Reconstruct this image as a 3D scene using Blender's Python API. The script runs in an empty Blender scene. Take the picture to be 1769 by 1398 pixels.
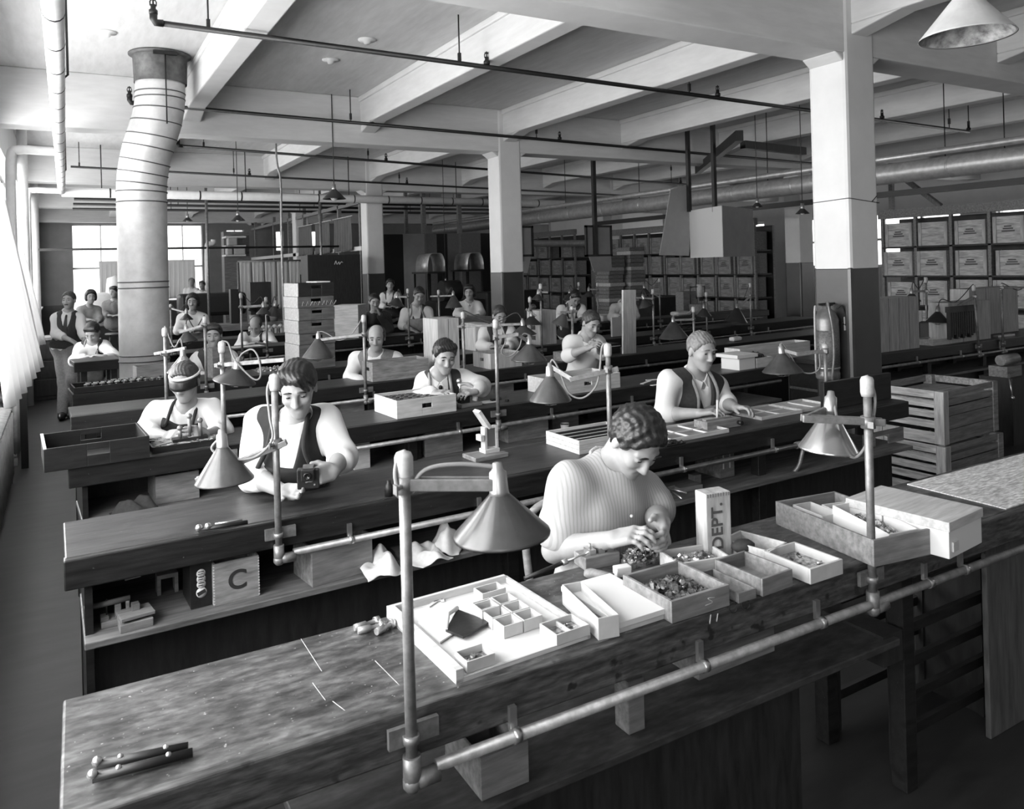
import bpy, bmesh, math, random
import numpy as np
from mathutils import Vector, Matrix
random.seed(7)
S = bpy.context.scene
COL = S.collection
PI = math.pi
# ------------------------------------------------------------------ camera
ROLL, FPX, PSI, YH, XC, EYE = .0271, 1337., .525, 458., 884.5, 1.80
R_ = np.array([math.cos(PSI), -math.sin(PSI), 0.]); F_ = np.array([math.sin(PSI), math.cos(PSI), 0.]); U_ = np.array([0., 0., 1.])
C_ = np.array([0., 0., EYE])
cd = bpy.data.cameras.new('camera'); cam = bpy.data.objects.new('camera', cd); COL.objects.link(cam)
cr, sr = math.cos(ROLL), math.sin(ROLL)
rx, ux = R_ * cr - U_ * sr, R_ * sr + U_ * cr
M = Matrix(((rx[0], ux[0], -F_[0], 0), (rx[1], ux[1], -F_[1], 0), (rx[2], ux[2], -F_[2], EYE), (0, 0, 0, 1)))
cam.matrix_world = M
cd.sensor_width = 36; cd.lens = 36 * FPX / 1769; cd.shift_y = -(699 - YH) / 1769; cd.shift_x = 0
cd.clip_start = .05; cd.clip_end = 200
cd.dof.use_dof = True; cd.dof.focus_distance = 4.2; cd.dof.aperture_fstop = 9
S.camera = cam
# ------------------------------------------------------------------ light of the place
S.view_settings.view_transform = 'Standard'; S.view_settings.look = 'None'
S.view_settings.exposure = 0.68; S.view_settings.gamma = 1; S.view_settings.use_curve_mapping = False
w = bpy.data.worlds.new('daylight'); S.world = w; w.use_nodes = True
w.node_tree.nodes['Background'].inputs[0].default_value = (1, 1, 1, 1)
w.node_tree.nodes['Background'].inputs[1].default_value = 0.15
cy = S.cycles
cy.max_bounces = 6; cy.diffuse_bounces = 4; cy.glossy_bounces = 3; cy.transmission_bounces = 4; cy.transparent_max_bounces = 6
cy.caustics_reflective = False; cy.caustics_refractive = False; cy.sample_clamp_indirect = 6
cy.use_denoising = True

def area(name, loc, direction, sx, sy, power):
    l = bpy.data.lights.new(name, 'AREA'); l.shape = 'RECTANGLE'; l.size = sx; l.size_y = sy; l.energy = power
    o = bpy.data.objects.new(name, l); COL.objects.link(o); o.location = loc
    o.visible_camera = True; o.rotation_euler = Vector(direction).to_track_quat('-Z', 'Y').to_euler()
    return o
# daylight outside the big windows of the left wall, bay by bay, and the end wall
for k, (yc, ln, pw) in enumerate(((-1.9, 4.0, 130), (2.6, 3.6, 370), (7.1, 4.6, 500), (12.8, 4.6, 410), (18.5, 4.6, 190), (24.2, 4.6, 100))):
    area('window_daylight_%d' % k, (-1.25, yc, 2.15), (1, 0, -.10), ln, 2.3, pw)
area('end_window_daylight', (3.6, 27.8, 2.2), (0, -1, -.1), 10.0, 2.8, 190)
area('right_window_daylight', (18.6, 13.0, 2.1), (-1, 0, -.1), 26.0, 1.5, 300)

# ------------------------------------------------------------------ pixels of the photograph to points of the room
def ray(px, py):
    a = (px - XC) / FPX; b = -(py - YH) / FPX
    a, b = a * cr + b * sr, -a * sr + b * cr
    return a * R_ + b * U_ + F_
def on(px, py, **k):
    d = ray(px, py); (ax, v), = k.items(); i = 'xyz'.index(ax)
    return Vector(C_ + d * (v - C_[i]) / d[i])
def W(px, py, D):
    return Vector(C_ + ray(px, py) * D)
def pr(p):
    q = np.array(p) - C_; a, b, z = q @ R_, q @ U_, q @ F_; a /= z; b /= z
    return XC + FPX * (a * cr - b * sr), YH - FPX * (a * sr + b * cr), z
def depth(p): return float((np.array(p) - C_) @ F_)

# ------------------------------------------------------------------ materials (a black and white photograph)
MATS = {}
def mat(name, v, rough=.7, metal=0., var=.0, scale=8., stretch=(1, 1, 1), bump=0., spots=None, v2=None, spec=.5, detail=4, fine=None):
    if name in MATS: return MATS[name]
    m = bpy.data.materials.new(name); m.use_nodes = True; nt = m.node_tree; b = nt.nodes['Principled BSDF']
    b.inputs['Base Color'].default_value = (v, v, v, 1); b.inputs['Roughness'].default_value = rough
    b.inputs['Metallic'].default_value = metal; b.inputs['Specular IOR Level'].default_value = spec
    if var or bump:
        tc = nt.nodes.new('ShaderNodeTexCoord'); mp = nt.nodes.new('ShaderNodeMapping')
        mp.inputs['Scale'].default_value = stretch
        nt.links.new(tc.outputs['Object'], mp.inputs['Vector'])
        n = nt.nodes.new('ShaderNodeTexNoise'); n.inputs['Scale'].default_value = scale; n.inputs['Detail'].default_value = detail
        n.inputs['Roughness'].default_value = .62
        nt.links.new(mp.outputs[0], n.inputs['Vector'])
        cp = nt.nodes.new('ShaderNodeValToRGB')
        lo, hi = max(v * (1 - var), .002), (v2 if v2 is not None else min(v * (1 + var), .95))
        cp.color_ramp.elements[0].position = .32; cp.color_ramp.elements[1].position = .70
        cp.color_ramp.elements[0].color = (lo, lo, lo, 1); cp.color_ramp.elements[1].color = (hi, hi, hi, 1)
        nt.links.new(n.outputs['Fac'], cp.inputs['Fac'])
        last = cp.outputs['Color']
        if fine:   # finer grain multiplied over the broad one
            m2 = nt.nodes.new('ShaderNodeMapping'); m2.inputs['Scale'].default_value = fine[1]; nt.links.new(tc.outputs['Object'], m2.inputs['Vector'])
            n3 = nt.nodes.new('ShaderNodeTexNoise'); n3.inputs['Scale'].default_value = fine[0]; n3.inputs['Detail'].default_value = 6; nt.links.new(m2.outputs[0], n3.inputs['Vector'])
            c3 = nt.nodes.new('ShaderNodeValToRGB'); c3.color_ramp.elements[0].position = .36; c3.color_ramp.elements[1].position = .66; g = fine[2]
            c3.color_ramp.elements[0].color = (g, g, g, 1); c3.color_ramp.elements[1].color = (1, 1, 1, 1); nt.links.new(n3.outputs['Fac'], c3.inputs['Fac'])
            mm = nt.nodes.new('ShaderNodeMixRGB'); mm.blend_type = 'MULTIPLY'; mm.inputs['Fac'].default_value = 1; nt.links.new(last, mm.inputs['Color1']); nt.links.new(c3.outputs['Color'], mm.inputs['Color2']); last = mm.outputs['Color']
        if spots:
            sc_, thr, sv = spots
            n2 = nt.nodes.new('ShaderNodeTexNoise'); n2.inputs['Scale'].default_value = sc_; n2.inputs['Detail'].default_value = 3
            nt.links.new(tc.outputs['Object'], n2.inputs['Vector'])
            c2 = nt.nodes.new('ShaderNodeValToRGB'); c2.color_ramp.elements[0].position = thr; c2.color_ramp.elements[1].position = thr + .05
            nt.links.new(n2.outputs['Fac'], c2.inputs['Fac'])
            mx = nt.nodes.new('ShaderNodeMixRGB'); mx.inputs['Color2'].default_value = (sv, sv, sv, 1)
            nt.links.new(c2.outputs['Color'], mx.inputs['Fac']); nt.links.new(last, mx.inputs['Color1']); last = mx.outputs['Color']
        if var: nt.links.new(last, b.inputs['Base Color'])
        if bump:
            bp = nt.nodes.new('ShaderNodeBump'); bp.inputs['Strength'].default_value = bump; bp.inputs['Distance'].default_value = .01
            nt.links.new(n.outputs['Fac'], bp.inputs['Height']); nt.links.new(bp.outputs[0], b.inputs['Normal'])
    MATS[name] = m
    return m
def glow(name, v, strength):
    if name in MATS: return MATS[name]
    m = bpy.data.materials.new(name); m.use_nodes = True; b = m.node_tree.nodes['Principled BSDF']
    b.inputs['Base Color'].default_value = (v, v, v, 1)
    b.inputs['Emission Color'].default_value = (1, 1, 1, 1); b.inputs['Emission Strength'].default_value = strength
    MATS[name] = m; return m
GX, GY = (1, 7, 7), (7, 1, 7)
M_bench = mat('oiled_bench_wood', .011, .42, var=.6, scale=6, stretch=(1, 8, 8), bump=.12, spots=(80, .72, .10))
M_top = mat('worn_bench_top', .026, .42, var=.65, scale=5, stretch=(1.2, 6, 6), bump=.15, spots=(95, .71, .16), detail=8)
M_top1 = mat('scarred_bench_top', .085, .45, var=.85, scale=7, stretch=(1.0, 2.0, 2.0), bump=.3, spots=(110, .70, .30), detail=10, fine=(26, (1, 2.5, 2.5), .35))
M_edge = mat('worn_bench_edge', .075, .5, var=.6, scale=7, stretch=(1, 8, 8), bump=.2, spots=(14, .62, .012), fine=(22, (1, 4, 4), .45))
M_shelf = mat('shelf_wood', .11, .6, var=.45, scale=5, stretch=(1, 9, 9), bump=.1)
M_dark = mat('dark_wood', .018, .5, var=.5, scale=6, stretch=(6, 6, 1), bump=.1)
M_pale = mat('pale_box_wood', .46, .65, var=.22, scale=5, stretch=(1, 9, 9), bump=.08)
M_palev = mat('pale_box_wood_upright', .40, .65, var=.25, scale=5, stretch=(8, 8, .8), bump=.08)
M_mid = mat('aged_box_wood', .17, .6, var=.4, scale=5, stretch=(1, 9, 9), bump=.1)
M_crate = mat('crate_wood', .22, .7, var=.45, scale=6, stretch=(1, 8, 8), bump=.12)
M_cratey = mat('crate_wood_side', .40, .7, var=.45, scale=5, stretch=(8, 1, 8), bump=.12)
M_stack = mat('dark_stack_wood', .085, .6, var=.4, scale=5, stretch=(1, 8, 8), bump=.1)
M_bshelf = mat('worn_dark_shelf', .045, .6, var=.6, scale=6, stretch=(1, 3, 3), bump=.1, fine=(20, (1, 3, 3), .5))
M_panel = mat('dull_board_panel', .075, .7, var=.35, scale=5, stretch=(8, 8, 1))
M_paleb = mat('pale_board', .85, .55, var=.35, scale=9, stretch=(1, 6, 6), bump=.2, fine=(30, (1, 5, 5), .45))
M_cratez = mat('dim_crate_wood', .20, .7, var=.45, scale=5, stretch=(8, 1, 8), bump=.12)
M_batten = mat('crate_batten', .38, .7, var=.35, scale=5, stretch=(8, 8, 1))
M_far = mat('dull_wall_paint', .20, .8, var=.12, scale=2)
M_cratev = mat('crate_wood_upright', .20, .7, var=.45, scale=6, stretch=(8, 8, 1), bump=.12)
M_card = mat('cardboard', .44, .8, var=.08, scale=20)
M_cardd = mat('grey_cardboard', .16, .8, var=.15, scale=20)
M_paper = mat('white_paper', .58, .8)
M_grey = mat('grey_paper', .32, .8, var=.08, scale=4)
M_white = mat('white_paint', .64, .6, var=.05, scale=3, stretch=(1, 1, 1), bump=.05)
M_dado = mat('dark_glossy_dado_paint', .026, .42, spec=1.0, var=.3, scale=4, bump=.05)
M_ceil = mat('painted_ceiling', .55, .8, var=.09, scale=2.2, stretch=(6, 1, 1), bump=.05)
M_beam = mat('painted_concrete_beam', .60, .75, var=.06, scale=3, stretch=(1, 1, 6), bump=.08)
M_floor = mat('dark_oiled_floor', .018, .55, var=.35, scale=2.5, stretch=(1, 4, 1), bump=.06)
M_iron = mat('black_iron', .018, .45, metal=.3)
M_pipe = mat('dull_conduit', .22, .45, metal=.5, var=.3, scale=30)
M_steel = mat('bright_steel', .55, .28, metal=.9)
M_zinc = mat('galvanised_sheet', .50, .42, metal=.55, var=.18, scale=14, bump=.05)
M_lag = mat('painted_pipe_lagging', .66, .8, var=.06, scale=12, bump=.1)
M_shade = mat('dark_enamel_shade', .030, .30, var=.25, scale=6)
M_shadein = mat('pale_shade_inside', .5, .45)
M_brass = mat('lamp_fitting', .35, .35, metal=.7)
M_cord = mat('lamp_cord', .20, .7)
M_cordd = mat('dark_lamp_cord', .03, .7)
M_capw = mat('white_post_cap', .40, .45, var=.2, scale=30)
M_black = mat('black_leather', .010, .45, var=.5, scale=80, bump=.1)
M_bits = mat('small_metal_parts', .10, .25, metal=.8, var=.8, scale=70, v2=.75)
M_lens = mat('lens_barrel', .012, .2)
M_cloth = mat('curtain_cloth', .66, .9, var=.03, scale=6)
def see_through(m, f, v):
    nt = m.node_tree; o = [n for n in nt.nodes if n.type == 'OUTPUT_MATERIAL'][0]; mx = nt.nodes.new('ShaderNodeMixShader'); t = nt.nodes.new('ShaderNodeBsdfTranslucent'); t.inputs[0].default_value = (v, v, v, 1); mx.inputs[0].default_value = f
    nt.links.new(nt.nodes['Principled BSDF'].outputs[0], mx.inputs[1]); nt.links.new(t.outputs[0], mx.inputs[2]); nt.links.new(mx.outputs[0], o.inputs[0])
see_through(M_cloth, .35, .8)
M_drab = mat('drab_curtain', .10, .9, var=.1, scale=6)
M_rag = mat('rag_cloth', .55, .95, var=.15, scale=20, bump=.2)
M_skin = mat('skin', .27, .5, var=.06, scale=30, spec=.35)
M_skind = mat('darker_skin', .15, .5, var=.06, scale=30, spec=.35)  # the mouth's own darker tone
M_shirt = mat('white_shirt', .58, .9, var=.03, scale=12)
M_shirtg = mat('striped_work_shirt', .40, .9, var=.05, scale=12)
M_vest = mat('dark_wool_waistcoat', .035, .95, var=.2, scale=60)
M_vestg = mat('grey_wool_waistcoat', .14, .95, var=.2, scale=60)
M_apron = mat('dark_work_apron', .012, .9, var=.25, scale=25)
M_aprong = mat('grey_work_apron', .22, .9, var=.15, scale=25)
M_hair = mat('dark_hair', .012, .45, var=.7, scale=60, stretch=(1, 1, 1), bump=.3)
M_hairb = mat('brown_hair', .035, .5, var=.7, scale=60, bump=.3)
M_hairg = mat('grey_hair', .15, .6, var=.4, scale=40, stretch=(3, 1, 1), bump=.1)
M_eye = mat('dark_eye', .02, .2)
M_trou = mat('dark_trousers', .05, .9, var=.25, scale=50)
M_trog = mat('grey_trousers', .14, .9, var=.2, scale=50)
M_shoe = mat('black_shoe_leather', .012, .3)
M_tie = mat('dark_necktie', .02, .7)
M_ink = mat('black_stencil_ink', .018, .8)
M_inkg = mat('faded_stencil_ink', .07, .8)
M_chalk = mat('chalk_mark', .5, .9)

# ------------------------------------------------------------------ mesh helpers
def rotm(rz=0, rx=0, ry=0):
    return Matrix.Rotation(rz, 3, 'Z') @ Matrix.Rotation(ry, 3, 'Y') @ Matrix.Rotation(rx, 3, 'X')
class MB:
    def __init__(s): s.v = []; s.f = []; s.sm = []
    def add(s, vs, fs, smooth=False):
        o = len(s.v); s.v += [tuple(v) for v in vs]; s.f += [tuple(i + o for i in f) for f in fs]; s.sm += [smooth] * len(fs)
        return s
    def box(s, c, d, rz=0, rx=0, ry=0):
        m = rotm(rz, rx, ry); c = Vector(c); h = [x / 2 for x in d]
        vs = [c + m @ Vector((sx * h[0], sy * h[1], sz * h[2])) for sx in (-1, 1) for sy in (-1, 1) for sz in (-1, 1)]
        return s.add(vs, [(0, 1, 3, 2), (4, 6, 7, 5), (0, 4, 5, 1), (2, 3, 7, 6), (0, 2, 6, 4), (1, 5, 7, 3)])
    def b2(s, a, b):   # box by corners
        return s.box([(x + y) / 2 for x, y in zip(a, b)], [abs(y - x) for x, y in zip(a, b)])
    def tube(s, pts, r, n=10, caps=True, smooth=True):
        pts = [Vector(p) for p in pts]; rs = r if isinstance(r, (list, tuple)) else [r] * len(pts)
        t = (pts[1] - pts[0]).normalized(); u = t.orthogonal().normalized(); rings = []; o = len(s.v)
        for i, p in enumerate(pts):
            a = (pts[min(i + 1, len(pts) - 1)] - pts[max(i - 1, 0)]).normalized()
            u = (u - a * u.dot(a))
            u = u.normalized() if u.length > 1e-6 else a.orthogonal().normalized()
            w_ = a.cross(u)
            s.v += [tuple(p + (u * math.cos(2 * PI * k / n) + w_ * math.sin(2 * PI * k / n)) * rs[i]) for k in range(n)]
        for i in range(len(pts) - 1):
            for k in range(n):
                a = o + i * n + k; b = o + i * n + (k + 1) % n
                s.f.append((a, b, b + n, a + n)); s.sm.append(smooth)
        if caps:
            s.f.append(tuple(o + k for k in range(n))[::-1]); s.f.append(tuple(o + (len(pts) - 1) * n + k for k in range(n))); s.sm += [False, False]
        return s
    def lathe(s, prof, n=24, c=(0, 0, 0), ax=None, smooth=True, caps=False):
        c = Vector(c); q = Vector(ax).to_track_quat('Z', 'Y').to_matrix() if ax is not None else Matrix.Identity(3); o = len(s.v)
        for r, z in prof:
            s.v += [tuple(c + q @ Vector((r * math.cos(2 * PI * k / n), r * math.sin(2 * PI * k / n), z))) for k in range(n)]
        for i in range(len(prof) - 1):
            for k in range(n):
                a = o + i * n + k; b = o + i * n + (k + 1) % n
                s.f.append((a, b, b + n, a + n)); s.sm.append(smooth)
        if caps:
            s.f.append(tuple(o + k for k in range(n))[::-1]); s.f.append(tuple(o + (len(prof) - 1) * n + k for k in range(n))); s.sm += [False, False]
        return s
    def ball(s, c, r, n=10, sq=(1, 1, 1)):
        c = Vector(c); o = len(s.v); m = n // 2
        prof = [(math.sin(PI * i / m), -math.cos(PI * i / m)) for i in range(m + 1)]
        for a, z in prof:
            s.v += [tuple(c + Vector((r * a * math.cos(2 * PI * k / n) * sq[0], r * a * math.sin(2 * PI * k / n) * sq[1], r * z * sq[2]))) for k in range(n)]
        for i in range(m):
            for k in range(n):
                a = o + i * n + k; b = o + i * n + (k + 1) % n
                s.f.append((a, b, b + n, a + n)); s.sm.append(True)
        return s
    def sheet(s, rows, thick=0):   # grid of points
        nr, nc = len(rows), len(rows[0]); vs = [p for r in rows for p in r]
        return s.add(vs, [(i * nc + j, i * nc + j + 1, (i + 1) * nc + j + 1, (i + 1) * nc + j) for i in range(nr - 1) for j in range(nc - 1)], True)
    def prism(s, poly, h, c=(0, 0, 0), m=None):   # polygon in xy extruded along z
        m = m or Matrix.Identity(3); c = Vector(c); n = len(poly)
        vs = [c + m @ Vector((x, y, 0)) for x, y in poly] + [c + m @ Vector((x, y, h)) for x, y in poly]
        return s.add(vs, [tuple(range(n))[::-1], tuple(range(n, 2 * n))] + [(i, (i + 1) % n, n + (i + 1) % n, n + i) for i in range(n)])
    def build(s, name, m, parent=None, bev=0, loc=None, rz=0, solid=0, label=None, sub=0):
        me = bpy.data.meshes.new(name); me.from_pydata(s.v, [], s.f); me.validate(); me.update()
        if any(s.sm) and len(me.polygons) == len(s.sm): me.polygons.foreach_set('use_smooth', s.sm)
        me.materials.append(m); o = bpy.data.objects.new(name, me); COL.objects.link(o)
        if parent is not None: o.parent = parent
        if loc is not None: o.location = loc
        if rz: o.rotation_euler = (0, 0, rz)
        if solid:
            md = o.modifiers.new('solid', 'SOLIDIFY'); md.thickness = solid; md.offset = 0
        if bev:
            md = o.modifiers.new('bevel', 'BEVEL'); md.width = bev; md.segments = 2; md.limit_method = 'ANGLE'
        if sub:
            md = o.modifiers.new('sub', 'SUBSURF'); md.levels = md.render_levels = sub
        if label: o['label'] = label
        return o
def thing(name, label, cat, loc=(0, 0, 0), rz=0, group=None, rot=None):
    o = bpy.data.objects.new(name, None); COL.objects.link(o); o.empty_display_size = .05
    o.location = loc; o.rotation_euler = rot if rot else (0, 0, rz); o['label'] = label; o['category'] = cat
    if group: o['group'] = group
    return o
def tag(o, label, cat, group=None, kind=None):
    o['label'] = label; o['category'] = cat
    if group: o['group'] = group
    if kind: o['kind'] = kind
    return o
def struct(o, label=None):
    o['kind'] = 'structure'
    if label: o['label'] = label
    return o
def spline(pts, n=6):   # Catmull-Rom
    P = [Vector(p) for p in pts]; P = [P[0] * 2 - P[1]] + P + [P[-1] * 2 - P[-2]]; out = []
    for i in range(1, len(P) - 2):
        a, b, c, d = P[i - 1:i + 3]
        for k in range(n):
            t = k / n
            out.append(.5 * ((2 * b) + (c - a) * t + (2 * a - 5 * b + 4 * c - d) * t * t + (3 * b - a - 3 * c + d) * t ** 3))
    return out + [P[-2]]
def text(body, size, m, parent, loc, rot, name='lettering', ext=.0006, align='CENTER', font_sp=1.0, sx=1.0):
    c = bpy.data.curves.new(name, 'FONT'); c.body = body; c.size = size; c.extrude = ext; c.align_x = align; c.align_y = 'CENTER'; c.space_character = font_sp; c.offset = size * .018
    tmp = bpy.data.objects.new('tmp', c); COL.objects.link(tmp); bpy.context.view_layer.update()
    me = bpy.data.meshes.new_from_object(tmp.evaluated_get(bpy.context.evaluated_depsgraph_get())); bpy.data.objects.remove(tmp)
    me.name = name; me.materials.clear(); me.materials.append(m); o = bpy.data.objects.new(name, me); COL.objects.link(o)
    if parent is not None: o.parent = parent
    o.location = loc; o.rotation_euler = rot; o.scale = (sx, 1, 1)
    return o
# ------------------------------------------------------------------ the room
XL, XR, YB, YN, ZC = -.62, 18.0, 27.2, -3.4, 4.07
COLY = (4.22, 9.98, 15.70, 21.42); COLX = (5.69, 12.09)
struct(MB().b2((XL - .8, YN, -.12), (XR, YB + .4, 0)).build('floor', M_floor))
struct(MB().b2((XL - .4, YN, ZC), (XR + .3, YB + .4, ZC + .25)).build('ceiling', M_ceil))
# left wall: sill wall, head, piers; openings are the windows
SILL, HEAD = .92, 3.36
piers = [(-3.4, -3.1), (.15, .85), (3.85, 4.55), (9.6, 10.35), (15.3, 16.05), (21.0, 21.8), (26.7, 27.2)]
m = MB().b2((XL - .35, YN, 0), (XL, YB + .4, SILL)).b2((XL - .35, YN, HEAD), (XL, YB + .4, ZC))
for a, b in piers: m.b2((XL - .35, a, SILL), (XL, b, HEAD))
struct(m.build('wall_left', M_white))
struct(MB().b2((XL + .001, YN, 0), (XL + .012, YB, SILL)).build('trim_1', M_dado), 'dark dado painted below the side windows')
def glass():
    m = bpy.data.materials.new('window_glass'); m.use_nodes = True; nt = m.node_tree; nt.nodes.clear()
    o = nt.nodes.new('ShaderNodeOutputMaterial'); mx = nt.nodes.new('ShaderNodeMixShader'); t = nt.nodes.new('ShaderNodeBsdfTransparent'); g = nt.nodes.new('ShaderNodeBsdfGlossy')
    t.inputs[0].default_value = (.93, .93, .93, 1); g.inputs['Roughness'].default_value = .05; mx.inputs[0].default_value = .06
    nt.links.new(t.outputs[0], mx.inputs[1]); nt.links.new(g.outputs[0], mx.inputs[2]); nt.links.new(mx.outputs[0], o.inputs[0]); return m
M_glass = glass()
for k in range(len(piers) - 1):
    a, b = piers[k][1], piers[k + 1][0]
    f = MB(); x = XL - .22
    f.b2((x - .03, a, SILL), (x + .03, b, SILL + .06)).b2((x - .03, a, HEAD - .06), (x + .03, b, HEAD))
    n = max(2, round((b - a) / 1.15))
    for i in range(n + 1):
        y = a + (b - a) * i / n; f.b2((x - .035, y - .03, SILL), (x + .035, y + .03, HEAD))
        if i < n:
            f.b2((x - .012, y + .5 * (b - a) / n - .01, SILL), (x + .012, y + .5 * (b - a) / n + .01, HEAD))
    for z in (1.4, 1.88, 2.36, 2.84): f.b2((x - .012, a, z - .01), (x + .012, b, z + .01))
    win = struct(f.build('window_%d' % (k + 1), M_white))
    MB().b2((x - .003, a, SILL + .02), (x + .003, b, HEAD - .02)).build('pane', M_glass, win)
    MB().b2((XL - .2, a, SILL), (XL + .07, b, SILL + .03)).build('window_sill', M_white, win)
# end wall with its windows
wins = [(.24, 1.80, .95, 3.40), (2.80, 3.98, .95, 3.40), (4.75, 5.3, 2.75, 3.25), (6.35, 6.62, 2.5, 3.2), (7.6, 8.15, 2.6, 3.2)]
xs = sorted({XL - .35, XR} | {v for q in wins for v in q[:2]}); m = MB()
for a, b in zip(xs[:-1], xs[1:]):
    hit = [q for q in wins if q[0] <= (a + b) / 2 <= q[1]]
    if hit:
        z0, z1 = hit[0][2:]; m.b2((a, YB, 0), (b, YB + .3, z0)).b2((a, YB, z1), (b, YB + .3, ZC))
    else: m.b2((a, YB, 0), (b, YB + .3, ZC))
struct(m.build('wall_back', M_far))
struct(MB().b2((XL, YB - .012, 0), (XR, YB - .001, .95)).build('trim_2', M_dado))
for k, (a, b, z0, z1) in enumerate(wins):
    f = MB(); y = YB + .15
    for q in (a, b, (a + b) / 2) if b - a > .5 else (a, b): f.b2((q - .016, y - .03, z0), (q + .016, y + .03, z1))
    for z in (z0, z1, 2.05) if z0 < 2 else (z0, z1): f.b2((a, y - .03, z - .03), (b, y + .03, z + .03))
    win = struct(f.build('window_%d' % (k + 7), M_white)); MB().b2((a, y - .003, z0), (b, y + .003, z1)).build('pane', M_glass, win)
# right wall: low wall and head with a band of windows
m = MB().b2((XR, YN, 0), (XR + .3, YB + .4, 1.5)).b2((XR, YN, 2.88), (XR + .3, YB + .4, ZC))
for y in (-3.2, 4.2, 9.9, 15.7, 21.4, 27.0): m.b2((XR, y - .4, 1.5), (XR + .3, y + .4, 2.88))
struct(m.build('wall_right', M_white))
for k, (a, b) in enumerate(((4.6, 9.5), (10.3, 15.3), (16.1, 21.0), (21.8, 26.6))):
    f = MB()
    for i in range(6):
        y = a + (b - a) * i / 5; f.b2((XR + .1, y - .03, 1.5), (XR + .16, y + .03, 2.88))
    for z in (1.53, 2.2, 2.85): f.b2((XR + .1, a, z - .03), (XR + .16, b, z + .03))
    win = struct(f.build('window_%d' % (k + 12), M_white)); MB().b2((XR + .127, a, 1.5), (XR + .133, b, 2.88)).build('pane', M_glass, win)
# concrete frame
for k, y in enumerate((-1.54,) + COLY + (27.05,)):
    m = MB().b2((XL, y - .17, 3.45), (XR, y + .17, ZC))
    for x in COLX:   # haunches where the girder meets its column
        for sg in (-1, 1):
            m.prism([(0, 0), (.10, 0), (0, -.07)] if sg > 0 else [(0, 0), (0, -.07), (-.10, 0)], .33, (x + sg * .19, y + .165, 3.452), Matrix.Rotation(PI / 2, 3, 'X'))
    struct(m.build('girder_beam', M_beam, bev=.012), 'deep concrete girder crossing the ceiling')
bx = (-.78, 1.355, 3.53, 5.69, 7.85, 10.0, 12.09, 14.25, 16.4)
for x in bx:
    m = MB()
    for a, b in zip((-1.37, 4.39, 10.15, 15.87, 21.59), (4.05, 9.81, 15.53, 21.25, 26.88)):
        if x < -.5: continue
        m.b2((x - .10, a, 3.69), (x + .10, b, ZC)).b2((x - .125, a, ZC - .07), (x + .125, b, ZC))
        for yy in (a, b):   # thickened ends
            s_ = 1 if yy == a else -1
            m.prism([(0, 0), (s_ * .45, 0), (0, -.09)][::s_], .20, (x - .10, yy, 3.692), Matrix(((0, 0, 1), (1, 0, 0), (0, 1, 0))))
    if m.v: struct(m.build('ceiling_beam', M_beam, bev=.014), 'shallow concrete beam running away from the camera')
for x in COLX:
    for y in COLY:
        c = MB().box((x, y, ZC / 2), (.38, .36, ZC)).build('column', M_white, bev=.03); struct(c)
        MB().box((x, y, .86), (.386, .366, 1.72)).build('dado', M_dado, c, bev=.03)
# wire tied round the near column
wv = COLY[0]
tag(MB().tube([(5.69 + dx, wv + dy, 2.255 + dz) for dx, dy, dz in ((-.195, .185, 0), (-.195, -.185, .012), (.195, -.185, -.02), (.195, .185, -.01), (-.195, .185, 0))], .003, 5)
    .tube([(5.69 + .10, wv - .185, 2.245), (5.69 + .13, wv - .21, 2.29)], .004, 5).build('tie_wire', M_iron), 'thin wire tied around the nearest white column', 'wire')
# ------------------------------------------------------------------ pipes below the ceiling
def hangers(pts, top, parent, n0='hanger_rod'):
    for p in pts: MB().tube([p, (p[0], p[1], top)], .008, 6).box((p[0], p[1], p[2] + .03), (.028, .028, .07)).build(n0, M_iron, parent)
def sprinkler(name, label, p0, p1, r, heads, rods, elbow=True, top=ZC):
    p0, p1 = Vector(p0), Vector(p1)
    t = thing(name, label, 'pipe', p0, group='sprinkler pipes'); d = p1 - p0
    m = MB().tube([(0, 0, 0), d], r, 10)
    if elbow: m.tube([(0.02, 0, 0), (-.03, 0, 0), (-.045, 0, .03), (-.045, 0, .07)], r * 1.25, 10)
    m.build('pipe', M_iron, t)
    hs = [Vector((-.045, 0, .06))] if elbow else []
    hs += [d * f + Vector((0, 0, r)) for f in heads]
    for h in hs:
        MB().lathe([(.0, 0), (.03, 0), (.03, .03), (.018, .04), (.018, .07), (.006, .075), (.006, .10), (.02, .105), (.02, .11), (0, .112)], 8, h).tube([h + Vector((-.02, 0, .06)), h + Vector((-.022, 0, .09)), h + Vector((0, 0, .12)), h + Vector((.022, 0, .09)), h + Vector((.02, 0, .06))], .005, 5).build('sprinkler_head', M_iron, t)
    for f in rods:
        q = d * f; MB().tube([q, (q[0], q[1], top - p0[2])], .007, 6).box((q[0], q[1], .035), (.026, .026, .08)).build('hanger_rod', M_iron, t)
    return t
def fr(p0, p1, px): # fraction of the run seen at a pixel column
    lo, hi = 0., 1.
    for _ in range(40):
        md = (lo + hi) / 2
        if pr(Vector(p0).lerp(Vector(p1), md))[0] < px: lo = md
        else: hi = md
    return lo
a, b = on(277, 40, y=6.2), on(1393, 190, y=6.35); b = a + (b - a) * 1.5
sprinkler('sprinkler_pipe', 'dark sprinkler pipe nearest the camera, high across the ceiling', a, b, .022, [fr(a, b, q) for q in (841, 1240, 1524, 1743)], [fr(a, b, q) for q in (360, 794, 1191, 1640, 1722)])
a, b = on(232, 178, y=9.42), on(1397, 282, y=9.55); b = a + (b - a) * 1.35
sprinkler('sprinkler_pipe', 'dark sprinkler pipe crossing the lagged round duct and middle column', a, b, .022, [fr(a, b, q) for q in (643, 967)], [fr(a, b, q) for q in (287, 606, 927, 1190)])
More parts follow.
